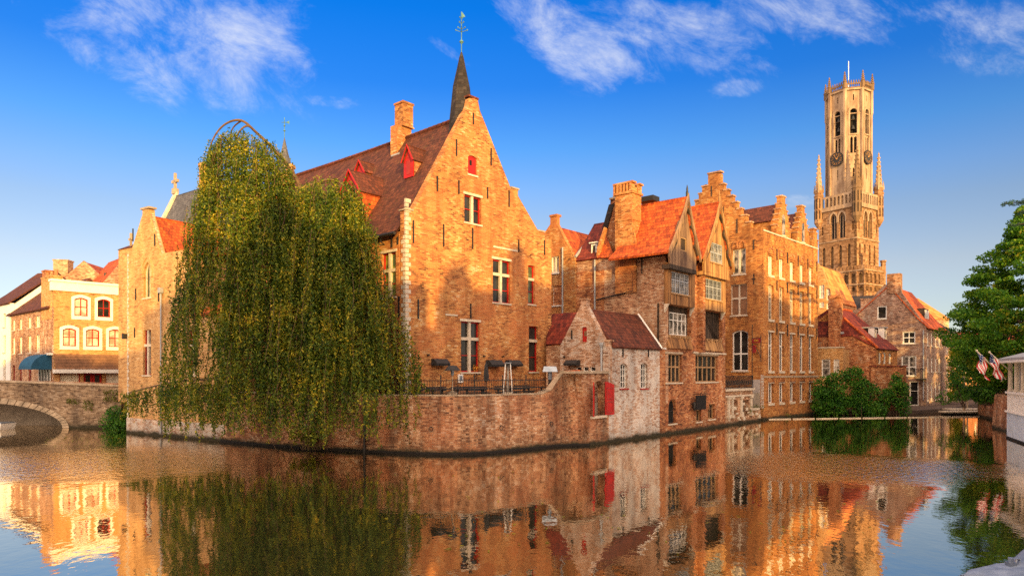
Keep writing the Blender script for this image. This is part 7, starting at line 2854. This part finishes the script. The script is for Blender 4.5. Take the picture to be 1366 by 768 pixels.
for i, (pa, pb, za, zb, lab) in enumerate([(88, 106, 1.75, 2.1, 'low tuft of greenery growing from the bridge wall left of centre'), (110, 124, 1.3, 2.0, 'small ragged weed clump growing from the middle of the bridge wall'),
                                           (138, 166, 1.9, 2.75, 'wide weedy fringe below the bridge coping next to the pointed wing')]):
    x0, x1 = px2x(pa, 49.3), px2x(pb, 49.3)
    r = np.random.default_rng(40 + i)
    n = int((x1 - x0) * (zb - za) * 230)
    q = np.stack([r.uniform(x0, x1, n), 49.36 - np.abs(r.normal(0, .07, n)), r.uniform(za, zb, n)], 1)
    o = leaf_mesh('wall_weed', q, M['leaf_moss'], None, ln=.13, wd=.07, droop=.5, r=r)
    tag(o, lab, 'plant')
# little weeds at the wall foot of the stepped house and quay wall
q = []
for (px_, Y_, z_) in ((1014, 57, 1.05), (1008, 56.6, 1.1), (1050, 61, .3), (1000, 55, 1.0)):
    q.append(np.array([px2x(px_, Y_), Y_ - .1, z_]) + rng.normal(0, .16, (60, 3)))
o = leaf_mesh('wall_weed', np.concatenate(q), M['leaf_moss'], None, ln=.12, wd=.06)
tag(o, 'scattered tufts of weed on the stone ledges beneath the black balcony', 'plant')
# water plants and shore on the right
bw = thing('stone_bank_wall', 'dark rough stone bank wall under the trees left of the white pavilion', 'wall', (43.5, 62.5, 0))
m = MB()
pth = [(47.4, 66), (45.6, 63.2), (42.6, 62.4), (40.6, 57.5), (35.0, 49.8), (32.6, 44.2)]
for i in range(len(pth) - 1):
    a, c_ = Vector(pth[i]), Vector(pth[i + 1])
    d = (c_ - a).normalized()
    n_ = Vector((d.y, -d.x))
    n_ = -n_ if n_.x > 0 else n_
    F_ = Face(a, d)
    h_ = 2.9 if i < 3 else 2.4
    m.hexa([(a.x, a.y, -.3), (c_.x, c_.y, -.3), (c_.x - n_.x * .8, c_.y - n_.y * .8, -.3), (a.x - n_.x * .8, a.y - n_.y * .8, -.3),
            (a.x - n_.x * .2, a.y - n_.y * .2, h_), (c_.x - n_.x * .2, c_.y - n_.y * .2, h_), (c_.x - n_.x * .8, c_.y - n_.y * .8, h_), (a.x - n_.x * .8, a.y - n_.y * .8, h_)])
put('wall', m, M['brick_wall'], bw)
bush('shore_shrub', 'scrubby shrubs and creepers over the stone bank wall behind the flags', 'bush', [(40.5, 47, 62, 64.5, 1.5, 3.4, 46), (36, 41.5, 51.5, 58, 1.8, 3.2, 50)], M['leaf_ivy'], 30, per=300, ls=.18)
# ------------------------------------------------------------ kiosk on the right
def kiosk():
    A = Vector((px2x(1343, 42), 42))
    d = Vector((-.42, -.907)).normalized()
    F = Face(A, d)
    t = thing('landing_pavilion', 'white and pale blue boat landing pavilion with columns at the right edge', 'pavilion', (A.x + 1.5, A.y - 3, 0))
    Ln = 6.4
    z = lambda py: py2z(py, 42)
    z1, z2, z3_, z4 = z(548), z(523), z(481), z(473)
    dep = 3.6
    put('base_wall', MB().bf(F, 0, Ln, -.3, z1 - .05, -dep, 0), plain('pale_blue_plaster', (.50, .58, .68), .8, .2, 1.2, .1, col2=(.40, .46, .52)), t)
    put('plinth', MB().bf(F, -.03, Ln, -.25, .12, -.1, .04), M['void'], t)
    put('ledge', MB().bf(F, -.08, Ln, z1 - .05, z1 + .05, -dep, .1).bf(F, -.05, Ln, z2 - .06, z2 + .06, -.3, .08), M['white'], t)
    s = MB()
    n = 34
    for k in range(n):
        u = Ln * (k + .5) / n
        s.bf(F, u - .065, u + .065, z1 + .05, z2 - .06, -.08, -.01)
    s.bf(F, 0, Ln, z1 + .05, z2 - .06, -.14, -.10)
    put('slatted_panel', s, M['white'], t)
    c = MB()
    for k in range(5):
        u = .15 + (Ln - .3) * k / 4
        put('column', MB().lathe(F.w(u, 0, -.15), [(.16, z2 + .06), (.16, z2 + .16), (.12, z2 + .2), (.11, z3_ - .2), (.16, z3_ - .14), (.16, z3_ - .03)], 12), M['stone'], t)
    for k in range(4):
        u = .15 + (Ln - .3) * (k + .5) / 4
        g = MB().bf(F, u - .5, u + .5, z2 + .08, z3_ - .05, -.5, -.46)
        w = put('window', g, M['glass'], t)
        put('frame', MB().bf(F, u - .04, u + .04, z2 + .08, z3_ - .05, -.46, -.4).bf(F, u - .58, u - .5, z2 + .08, z3_ - .05, -.5, -.4).bf(F, u + .5, u + .58, z2 + .08, z3_ - .05, -.5, -.4), M['white'], w)
    r = MB()
    r.bf(F, -.45, Ln, z3_ - .03, z3_ + .12, -dep - .3, .45)
    f = lambda u, zz, dd: F.w(u, zz, dd)
    r.add([f(-.4, z3_ + .12, .4), f(Ln, z3_ + .12, .4), f(Ln, z3_ + .12, -dep - .2), f(-.4, z3_ + .12, -dep - .2), f(1.2, z3_ + .75, -1.6), f(Ln, z3_ + .75, -1.6)],
          [(0, 1, 5, 4), (2, 3, 4, 5), (3, 0, 4), (1, 2, 5)])
    put('roof', r, M['lead'], t)
    put('eave_board', MB().bf(F, -.5, Ln, z3_ - .14, z3_ - .032, -.2, .5), M['white'], t)
    return F


FK = kiosk()


def flag_mat():
    return None


M['flag_red'] = plain('flag_red', (.55, .03, .03), .8, .15, 3, .05)
M['flag_white'] = plain('flag_white', (.72, .70, .66), .8, .1, 3, .05)
M['flag_blue'] = plain('flag_blue', (.02, .04, .14), .8, .2, 3, .05)


def flag(tip, foot, lab, seed, wid=1.35, hgt=.75):
    r = random.Random(seed)
    t = thing('striped_flag', lab, 'flag', tuple(foot), 'flags on slanting poles')
    tip, foot = Vector(tip), Vector(foot)
    put('pole', MB().tube([foot, tip], .035, 6).lathe((tip.x, tip.y, tip.z - .05), [(.02, 0), (.07, .07), (.02, .14)], 8), M['stone'], t)
    # hoist runs down the pole from the tip, the cloth hangs from it in soft folds
    nu, nv = 26, 26
    hd = (foot - tip).normalized()
    v, fs, mi = [], [], []
    side = Vector((.95, .1, 0))
    for j in range(nv + 1):
        for i in range(nu + 1):
            a, b_ = i / nu, j / nv
            p = tip + hd * (.05 + hgt * b_)
            fall = a * wid
            p = p + Vector((side.x * .10 * fall + .05 * math.sin(a * 6 + seed), .10 * math.sin(a * 9 + b_ * 7 + seed) + .06 * math.sin(b_ * 15), -fall * .93))
            p.x += .10 * math.sin(b_ * 9 + a * 3 + seed) * a
            v.append(tuple(p))
    m = MB()
    for j in range(nv):
        for i in range(nu):
            s = int(j / nv * 13)
            k = 2 if (i / nu < .4 and j / nv < 7 / 13) else (0 if s % 2 == 0 else 1)
            if k == 2 and i % 3 == 1 and j % 3 == 1:
                k = 1
            fs.append((j * (nu + 1) + i, j * (nu + 1) + i + 1, (j + 1) * (nu + 1) + i + 1, (j + 1) * (nu + 1) + i))
            mi.append(k)
    m.v, m.f, m.mi = v, fs, mi
    put('cloth', m, [M['flag_red'], M['flag_white'], M['flag_blue']], t, smooth=True, recalc=False)


ft = at(1303, 468, 42.4)
flag(ft, at(1342, 506, 42.0), 'red and white striped flag with starred dark canton, the left of two', 1)
flag(at(1320, 470, 42.0), at(1347, 494, 41.6), 'red and white striped flag with starred dark canton nearest the pavilion', 4)

# ------------------------------------------------------------ covered boat in the lower right corner
def boat():
    t = thing('covered_boat', 'grey canvas covered motor boat moored in the bottom right corner', 'boat', (8.6, 9.4, 0))
    # stations along x: bow at left
    st = [(6.15, .05, 1.16), (6.5, .45, 1.15), (7.1, .80, 1.13), (7.9, 1.0, 1.12), (9.0, 1.08, 1.10), (10.6, 1.05, 1.10), (11.6, 1.0, 1.1)]
    cy = 9.25
    hv, hf = [], []
    n = 9
    for (x, w_, z) in st:
        for k in range(n):
            a = k / (n - 1) * math.pi
            hv.append((x + (.25 * (1 - math.sin(a)) if x < 6.4 else 0), cy - w_ * math.cos(a), z - (z + .35) * math.sin(a) ** .6))
    for i in range(len(st) - 1):
        for k in range(n - 1):
            hf.append((i * n + k, i * n + k + 1, (i + 1) * n + k + 1, (i + 1) * n + k))
    m = MB().add(hv, hf)
    put('hull', m, M['white'], t, smooth=True)
    # canvas: grid with ridge and folds
    nx, ny = 60, 24
    v, fs = [], []
    for i in range(nx + 1):
        x = 6.1 + (11.6 - 6.1) * i / nx
        w_ = np.interp(x, [s[0] for s in st], [s[1] for s in st]) + .04
        e = np.interp(x, [s[0] for s in st], [s[2] for s in st]) + .02
        ridge = np.interp(x, [6.1, 6.9, 7.28, 7.52, 7.75, 9.5, 11.6], [0, .0, .05, .48, .50, .52, .46])
        for j in range(ny + 1):
            b_ = -1 + 2 * j / ny
            crown = (1 - abs(b_) ** 2.2)
            z = e + .03 + (ridge + .04) * crown ** .75
            z += .012 * math.sin(x * 21 + b_ * 3) * crown + .02 * math.sin(b_ * 11 + x * 5) * crown
            if abs(b_) > .98:
                z -= .12
            v.append((x, cy + b_ * w_, z))
    for i in range(nx):
        for j in range(ny):
            fs.append((i * (ny + 1) + j, i * (ny + 1) + j + 1, (i + 1) * (ny + 1) + j + 1, (i + 1) * (ny + 1) + j))
    m = MB().add(v, fs)
    put('canvas_cover', m, plain('pale_blue_tarpaulin', (.22, .27, .36), .6, .15, 3.5, .6, col2=(.12, .16, .23)), t, smooth=True)
    c = MB().box(7.14, 7.24, 9.78, 9.88, 1.17, 1.28)
    c.tube([(7.19, 9.83, 1.25), (7.19, 9.83, 1.34)], .04, 6)
    c.tube([(7.24, 9.83, 1.2), (7.29, 9.86, 1.3), (7.36, 9.86, 1.31), (7.38, 9.83, 1.2)], .018, 5)
    put('cleat', c, M['iron_blue'], t)
    put('rub_rail', MB().tube([(s[0], cy + s[1] + .05, s[2] - .08) for s in st], .035, 6), M['white'], t)


boat()

# white boat end under the bridge
def white_boat():
    t = thing('white_boat', 'stern of a white boat showing under the bridge arch at the left edge', 'boat', (px2x(-10, 48.2), 48.2, 0))
    x1 = px2x(9, 48.2)
    y = 48.4
    m = MB().prism([(x1 - .15, y - .7, -.1), (x1, y - .75, .42), (x1, y + .75, .42), (x1 - .15, y + .7, -.1)], (-4, 0, 0))
    put('hull', m, M['white'], t)
    put('deck', MB().box(x1 - 4, x1 - .05, y - .65, y + .65, .42, .5), M['iron_blue'], t)


white_boat()

# floating boom and landing stages
bm_ = thing('floating_boom', 'line of white floats strung across the far end of the canal', 'boom', (34, 61, 0))
a, c_ = Vector((21.9, 58.4, .05)), Vector((46.2, 62.6, .05))
n = 11
for i in range(n):
    p0, p1 = a.lerp(c_, (i + .04) / n), a.lerp(c_, (i + .96) / n)
    put('float', MB().tube([p0 - Vector((0, 0, .02)), p1 - Vector((0, 0, .02))], .045, 8), M['stone'], bm_)
ls = thing('landing_stage', 'low grey floating landing stage in front of the pink gabled house', 'jetty', (43, 66.5, 0))
put('deck', MB().box(41.5, 47.0, 65.2, 66.4, .18, .32), M['stone'], ls)
put('deck', MB().box(43.5, 48.5, 67.6, 69, .3, .42), M['stone'], ls)
put('float', MB().box(41.7, 46.8, 65.4, 66.2, -.1, .18), M['iron'], ls)
# mooring posts on the right
for i, (px_, Y_, y0, lab) in enumerate([(1286, 66, 478, 'tall grey pole standing in the water before the right hand trees'), (1290.5, 69, 492, 'thinner pole just right of the tall grey pole by the trees')]):
    o = put('pole', MB().tube([(px2x(px_, Y_), Y_, -.2), (px2x(px_, Y_), Y_, py2z(y0, Y_))], .11 if i == 0 else .07, 7), M['stone_dark'])
    tag(o, lab, 'pole')

# ------------------------------------------------------------ terrace fittings
def path_at(px):
    best = None
    for i in range(len(TWP) - 1):
        for k in range(6):
            p = TWP[i].lerp(TWP[i + 1], k / 6)
            d = abs(683 + p.x / p.y * FPX - px)
            if best is None or d < best[0]:
                best = (d, p, (TWP[i + 1] - TWP[i]).normalized())
    return best[1], best[2]


def railing():
    t = thing('iron_railing', 'thin black iron railing along the top of the curved quay wall', 'railing', (-1.5, 33.7, 2.9))
    pts = []
    for i in range(len(TWP) - 1):
        for k in range(4):
            p = TWP[i].lerp(TWP[i + 1], k / 4)
            px_ = 683 + p.x / p.y * FPX
            if 500 < px_ < 734:
                pts.append(p)
    n = [Vector(((pts[min(i + 1, len(pts) - 1)] - pts[max(i - 1, 0)]).normalized().y, -(pts[min(i + 1, len(pts) - 1)] - pts[max(i - 1, 0)]).normalized().x)) for i in range(len(pts))]
    q = [p - n_ * .3 for p, n_ in zip(pts, n)]
    top = MB().tube([(p.x, p.y, 3.62) for p in q], .022, 5)
    top.tube([(p.x, p.y, 3.05) for p in q], .016, 4)
    put('rail', top, M['iron'], t)
    # bars evenly spaced
    b_, ps_ = MB(), MB()
    d = 0
    k = 0
    for i in range(len(q) - 1):
        seg = (q[i + 1] - q[i]).length
        while d < seg:
            p = q[i].lerp(q[i + 1], d / seg)
            if k % 12 == 0:
                ps_.tube([(p.x, p.y, 2.9), (p.x, p.y, 3.82)], .03, 5)
                ps_.lathe((p.x, p.y, 3.8), [(.02, 0), (.045, .05), (.01, .1)], 6)
            else:
                b_.tube([(p.x, p.y, 2.92), (p.x, p.y, 3.62 if k % 2 else 3.72)], .011, 4)
            d += .14
            k += 1
        d -= seg
    o = put('baluster', b_, M['iron'], t)
    o['kind'] = 'stuff'
    put('post', ps_, M['iron'], t)


railing()
ZT = 2.452


def table(x, y, rot, lab):
    t = thing('cafe_table', lab, 'table', (0, 0, 0), 'dark tables on the terrace')
    put('tabletop', MB().box(-.6, .6, -.4, .4, .70, .75), M['canvas_dark'], t)
    for sx_ in (-1, 1):
        put('leg', MB().box(sx_ * .45 - .04, sx_ * .45 + .04, -.04, .04, 0, .70).box(sx_ * .45 - .05, sx_ * .45 + .05, -.3, .3, 0, .05), M['iron'], t)
    t.location = (x, y, ZT)
    t.rotation_euler = (0, 0, rot)
    return t


def bench(x, y, rot, lab):
    t = thing('terrace_bench', lab, 'bench', (0, 0, 0), 'dark benches on the terrace')
    put('seat', MB().box(-.7, .7, -.2, .2, .44, .48), M['canvas_dark'], t)
    put('backrest', MB().box(-.7, .7, .2, .23, .58, .66).box(-.7, .7, .2, .23, .74, .82), M['canvas_dark'], t)
    for sx_ in (-1, 1):
        put('leg', MB().box(sx_ * .6 - .03, sx_ * .6 + .03, -.18, .2, 0, .42), M['iron'], t)
    t.location = (x, y, ZT)
    t.rotation_euler = (0, 0, rot)
    return t


ang = math.atan2(dU.y, dU.x)
spots = [(566, 34.7), (600, 35.0), (633, 35.3), (655, 35.9), (690, 37.4), (714, 39.0)]
words = ['near the willow', 'beneath the round topped heater', 'left of the folded parasol', 'under the folded parasol', 'right of the glass tube heater', 'below the right hand window']
t0 = b0 = None
for i, (px_, Y_) in enumerate(spots):
    lab_t = 'dark low table behind the railing ' + words[i]
    lab_b = 'dark slatted bench against the house wall ' + words[i]
    x = px2x(px_, Y_)
    nb = Vector((x, Y_)) - Vector((dU.y, -dU.x)) * .85
    if i == 0:
        t0 = table(x, Y_, ang * .6, lab_t)
        b0 = bench(nb.x, nb.y, ang * .8, lab_b)
        continue
    for src, (xx, yy), rr, lb in ((t0, (x, Y_), ang * .7, lab_t), (b0, (nb.x, nb.y), ang, lab_b)):
        c = copy_tree(src)
        c.location = (xx, yy, ZT)
        c.rotation_euler = (0, 0, rr)
        c['label'] = lb


def mushroom_heater(px_, Y_, y_top, lab, box=False):
    x = px2x(px_, Y_)
    t = thing('patio_heater', lab, 'heater', (x, Y_, ZT))
    zt = py2z(y_top, Y_)
    if not box:
        put('hood', MB().lathe((x, Y_, 0), [(.40, zt - .25), (.40, zt - .22), (.22, zt - .02), (.20, zt), (.02, zt + .02)], 16), M['canvas_dark'], t)
        put('burner', MB().lathe((x, Y_, 0), [(.07, zt - .5), (.10, zt - .24)], 10), M['iron_blue'], t)
    else:
        put('hood', MB().hexa([(x - .42, Y_ - .3, zt - .3), (x + .42, Y_ - .3, zt - .3), (x + .42, Y_ + .3, zt - .3), (x - .42, Y_ + .3, zt - .3),
                               (x - .34, Y_ - .2, zt), (x + .34, Y_ - .2, zt), (x + .34, Y_ + .2, zt), (x - .34, Y_ + .2, zt)]), M['iron_blue'], t)
        put('burner', MB().lathe((x, Y_, 0), [(.12, zt - .75), (.12, zt - .3)], 10), M['iron_blue'], t)
    put('post', MB().tube([(x, Y_, ZT + .1), (x, Y_, zt - .25)], .035 if not box else .09, 8), M['stone_dark'] if not box else M['iron'], t)
    put('base', MB().lathe((x, Y_, ZT), [(.26, 0), (.26, .55), (.08, .62)], 12), M['stone_dark'], t)


mushroom_heater(603.5, 34.6, 487.5, 'patio heater with round dark hood on a thin post behind the railing')
mushroom_heater(733.5, 38.2, 488.5, 'patio heater with square blue grey hood in front of the house corner', box=True)


def tube_heater(px_, Y_):
    x = px2x(px_, Y_)
    zt = py2z(484.5, Y_)
    t = thing('tube_heater', 'pyramid shaped heater with pale legs right of the folded parasol', 'heater', (x, Y_, ZT))
    for sx_ in (-1, 1):
        for sy in (-1, 1):
            put('leg', MB().tube([(x + sx_ * .27, Y_ + sy * .2, ZT), (x + sx_ * .13, Y_ + sy * .1, zt)], .03, 5), M['white'], t)
    put('glass_tube', MB().lathe((x, Y_, 0), [(.07, ZT + .5), (.07, zt - .1)], 10), M['glass_curtain'], t)
    put('cap', MB().box(x - .2, x + .2, Y_ - .2, Y_ + .2, zt, zt + .05), M['iron_blue'], t)
    put('base', MB().box(x - .24, x + .24, Y_ - .18, Y_ + .18, ZT, ZT + .5), M['stone'], t)


tube_heater(677.5, 36.8)


def parasol(px_, Y_):
    x = px2x(px_, Y_)
    zt, zb = py2z(483, Y_), py2z(509, Y_)
    t = thing('folded_parasol', 'folded black parasol standing between the table row and the house wall', 'parasol', (x, Y_, ZT))
    prof = [(.04, zb), (.15, zb + .06), (.16, zb + .35), (.10, zt - .25), (.03, zt)]
    m = MB().lathe((x, Y_, 0), prof, 10)
    for i, p in enumerate(m.v):
        if i % 2:
            m.v[i] = (x + (p[0] - x) * .72, Y_ + (p[1] - Y_) * .72, p[2])
    put('canopy', m, M['canvas_dark'], t)
    put('pole', MB().tube([(x, Y_, ZT), (x, Y_, zt + .06)], .025, 6), M['iron'], t)
    put('base', MB().lathe((x, Y_, ZT), [(.25, 0), (.25, .06)], 12), M['iron'], t)


parasol(648.3, 36.3)

# wall mounted heater hoods
for (F_, x0, x1, y0, y1, lab) in [(FM, 575, 593, 478.5, 487.5, 'black wall heater hood left of the round topped heater'), (FM, 648.5, 665.5, 480, 489, 'black wall heater hood above the folded parasol'),
                                  (FM, 674, 690, 480, 488.5, 'black wall heater hood above the pyramid shaped heater'), (FC, 758, 774, 480, 487.5, 'black wall heater hood on the small gabled house by the tile capped wall')]:
    if F_ is FC:
        F_ = Face(Vector(FR.w(uR(812), 0, 0)[:2]) + Vector((-.745, .667)) * 3.5, (.745, -.667))
    u0, u1 = F_.u(x0), F_.u(x1)
    z1, z0 = F_.uv((x0 + x1) / 2, y0)[1], F_.uv((x0 + x1) / 2, y1)[1]
    t = thing('wall_hood', lab, 'lamp', F_.w((u0 + u1) / 2, z0, .02), 'black hoods on the walls')
    put('hood', MB().prism([F_.w(u0, z0, .01), F_.w(u0, z1, .01), F_.w(u0, z1, .22), F_.w(u0, z0 + .12, .5), F_.w(u0, z0, .45)], Vector(F_.w(u1, 0, 0)) - Vector(F_.w(u0, 0, 0))), M['canvas_dark'], t)
    put('bracket', MB().tube([F_.w(u0 - .15, z0 + .1, .02), F_.w(u0 - .15, z0 + .1, .25), F_.w(u0, z0 + .1, .25)], .02, 5)
        .tube([F_.w(u0 - .25, z1 + .2, .02), F_.w(u0 - .25, z1 + .2, .15)], .05, 6), M['iron'], t)
# white menu box and flowers
u0, u1 = FM.u(610.3), FM.u(616.5)
z1, z0 = FM.uv(613, 499)[1], FM.uv(613, 510)[1]
t = thing('menu_case', 'small white framed menu case fixed on the brick wall over the terrace', 'menu case', FM.w(u0, z0, 0))
put('frame', MB().bf(FM, u0, u1, z0, z1, .002, .08), M['white'], t)
put('pane', MB().bf(FM, u0 + .08, u1 - .06, z0 + .1, z1 - .08, .08, .09), M['iron_blue'], t)
u = FM.u(633)
fl = leaf_mesh('flower_pot', np.array(FM.w(u, FM.uv(633, 491)[1], .05)) + rng.normal(0, .08, (60, 3)), plain('red_yellow_petals', (.6, .12, .02), .6, .5, 30, 0, col2=(.6, .4, .02)), None, ln=.07, wd=.06)
tag(fl, 'small pot of red and yellow flowers on the sill behind the terrace heater', 'flowers')

# yellow leaves standing in for golden glitter on the water, a drain streak and mooring rings on the quay wall
fl = []
for (a, b_, c, d, n) in ((60, 168, 582, 596, 260), (200, 480, 600, 612, 60), (960, 1300, 556, 575, 90), (500, 1200, 600, 740, 110)):
    for k in range(n):
        py_ = random.uniform(c, d)
        Y = CH * FPX / (py_ - HZ)
        fl.append((px2x(random.uniform(a, b_), Y), Y, .012))
fl = np.array(fl)
v_, f_ = [], []
for i, p in enumerate(fl):
    q = random.uniform(0, 6.28)
    s_ = random.uniform(.04, .08)
    for k in range(4):
        r_ = s_ if k % 2 == 0 else s_ * .5
        v_.append((p[0] + r_ * math.cos(q + k * 1.57), p[1] + r_ * math.sin(q + k * 1.57), .012 + random.uniform(0, .01)))
    f_.append(tuple(range(4 * i, 4 * i + 4)))
o = put('glitter_leaves', MB().add(v_, f_), M['leaf_gold'], recalc=False)
o['kind'] = 'stuff'
o['label'] = 'yellow leaves giving the canal surface its golden glitter'
o['category'] = 'leaves'
for i, (px_, lab) in enumerate([(575, 'iron mooring ring low on the quay wall near the willow'), (668, 'iron mooring ring low on the quay wall under the folded parasol'), (735, 'iron mooring ring low on the quay wall where its top sweeps up')]):
    p, d_ = path_at(px_)
    n_ = Vector((d_.y, -d_.x))
    c = (p.x + n_.x * .06, p.y + n_.y * .06)
    pts = [(c[0] + d_.x * .11 * math.cos(q), c[1] + d_.y * .11 * math.cos(q), 1.25 + .11 * math.sin(q)) for q in np.linspace(0, 2 * math.pi, 13)]
    o = put('mooring_ring', MB().tube(pts, .018, 5).tube([(p.x, p.y, 1.36), (c[0], c[1], 1.36)], .03, 5), M['iron'])
    tag(o, lab, 'mooring ring', 'mooring rings on the quay wall')
p, d_ = path_at(487)
n_ = Vector((d_.y, -d_.x))
o = put('drain_pipe', MB().tube([(p.x + n_.x * .1, p.y + n_.y * .1, -.1), (p.x + n_.x * .06, p.y + n_.y * .06, 2.7)], .06, 6), M['iron'])
tag(o, 'dark drain pipe running down the quay wall right of the willow trunk', 'pipe')

# ------------------------------------------------------------ houses across the water behind the viewer (they throw the shade on the fronts)
def street_house(x0, x1, ze, zp=None, chims=(), y=-14.5, dep=3):
    t = thing('quay_house', 'tall brick quay house behind the viewer, outside the picture', 'house', ((x0 + x1) / 2, y - dep / 2, 2.2), 'houses on the quay behind the viewer')
    zp = zp or ze + .01
    xm = (x0 + x1) / 2
    m = MB().prism([(x0, y, 2.2), (x1, y, 2.2), (x1, y, ze), (xm, y, max(zp, ze + .01)), (x0, y, ze)], (0, -dep, 0))
    F = Face((x0, y - .001), (1, 0))
    put('wall', m, M['brick_big'], t)
    r = MB()
    r.slab([(x0, y - .3, ze + .05), (xm, y - .3, zp + .05), (xm, y - dep, zp + .05), (x0, y - dep, ze + .05)], .1)
    r.slab([(x1, y - .3, ze + .05), (xm, y - .3, zp + .05), (xm, y - dep, zp + .05), (x1, y - dep, ze + .05)], .1)
    put('roof', r, M['roof_brown'], t)
    for (x, w_, z) in chims:
        put('chimney', MB().box(x - w_ / 2, x + w_ / 2, y - 1.5, y - .5, ze - 1, z), M['brick_big'], t)
    for k in range(max(1, int((x1 - x0) / 2))):
        for zz in np.arange(3.4, ze - 1.5, 3.2):
            xx = x0 + (x1 - x0) * (k + .5) / max(1, int((x1 - x0) / 2))
            put('window', MB().box(xx - .5, xx + .5, y + .002, y + .06, zz, zz + 1.8), M['glass_white'], t)


ROW = [(-44, -21, 17.2, 18.4, ()), (-21, -12, 17.0, 17.8, ()), (-12, -9, 16.4, None, ()), (-9, -6, 15.4, 16.4, ()), (-6, -.8, 14.4, None, ()), (-.8, 5.6, 16.9, 18.2, ()),
       (5.6, 8.4, 17.0, 20.2, ()), (8.4, 11.8, 17.8, 18.2, ()), (11.8, 14.5, 16.2, None, ()), (14.5, 16.1, 14.0, None, ()), (16.1, 18.0, 15.9, 18.0, ()),
       (18.0, 22.4, 16.7, 17.1, ((21.6, .9, 20.2),)), (22.4, 26, 18.2, None, ()), (26, 28.5, 21.2, None, ()), (28.5, 31, 19.6, None, ()), (31, 35.8, 20.2, 21.2, ()),
       (35.8, 42.5, 17.7, 18.6, ()), (42.5, 48.6, 23.4, 24.6, ()), (48.6, 54, 21.8, None, ()), (54, 59.5, 20.6, None, ()), (59.5, 63, 17.8, None, ()), (63, 66.5, 21.5, 22.5, ()), (66.5, 76, 15.0, 17, ())]
for r_ in ROW:
    street_house(*r_)
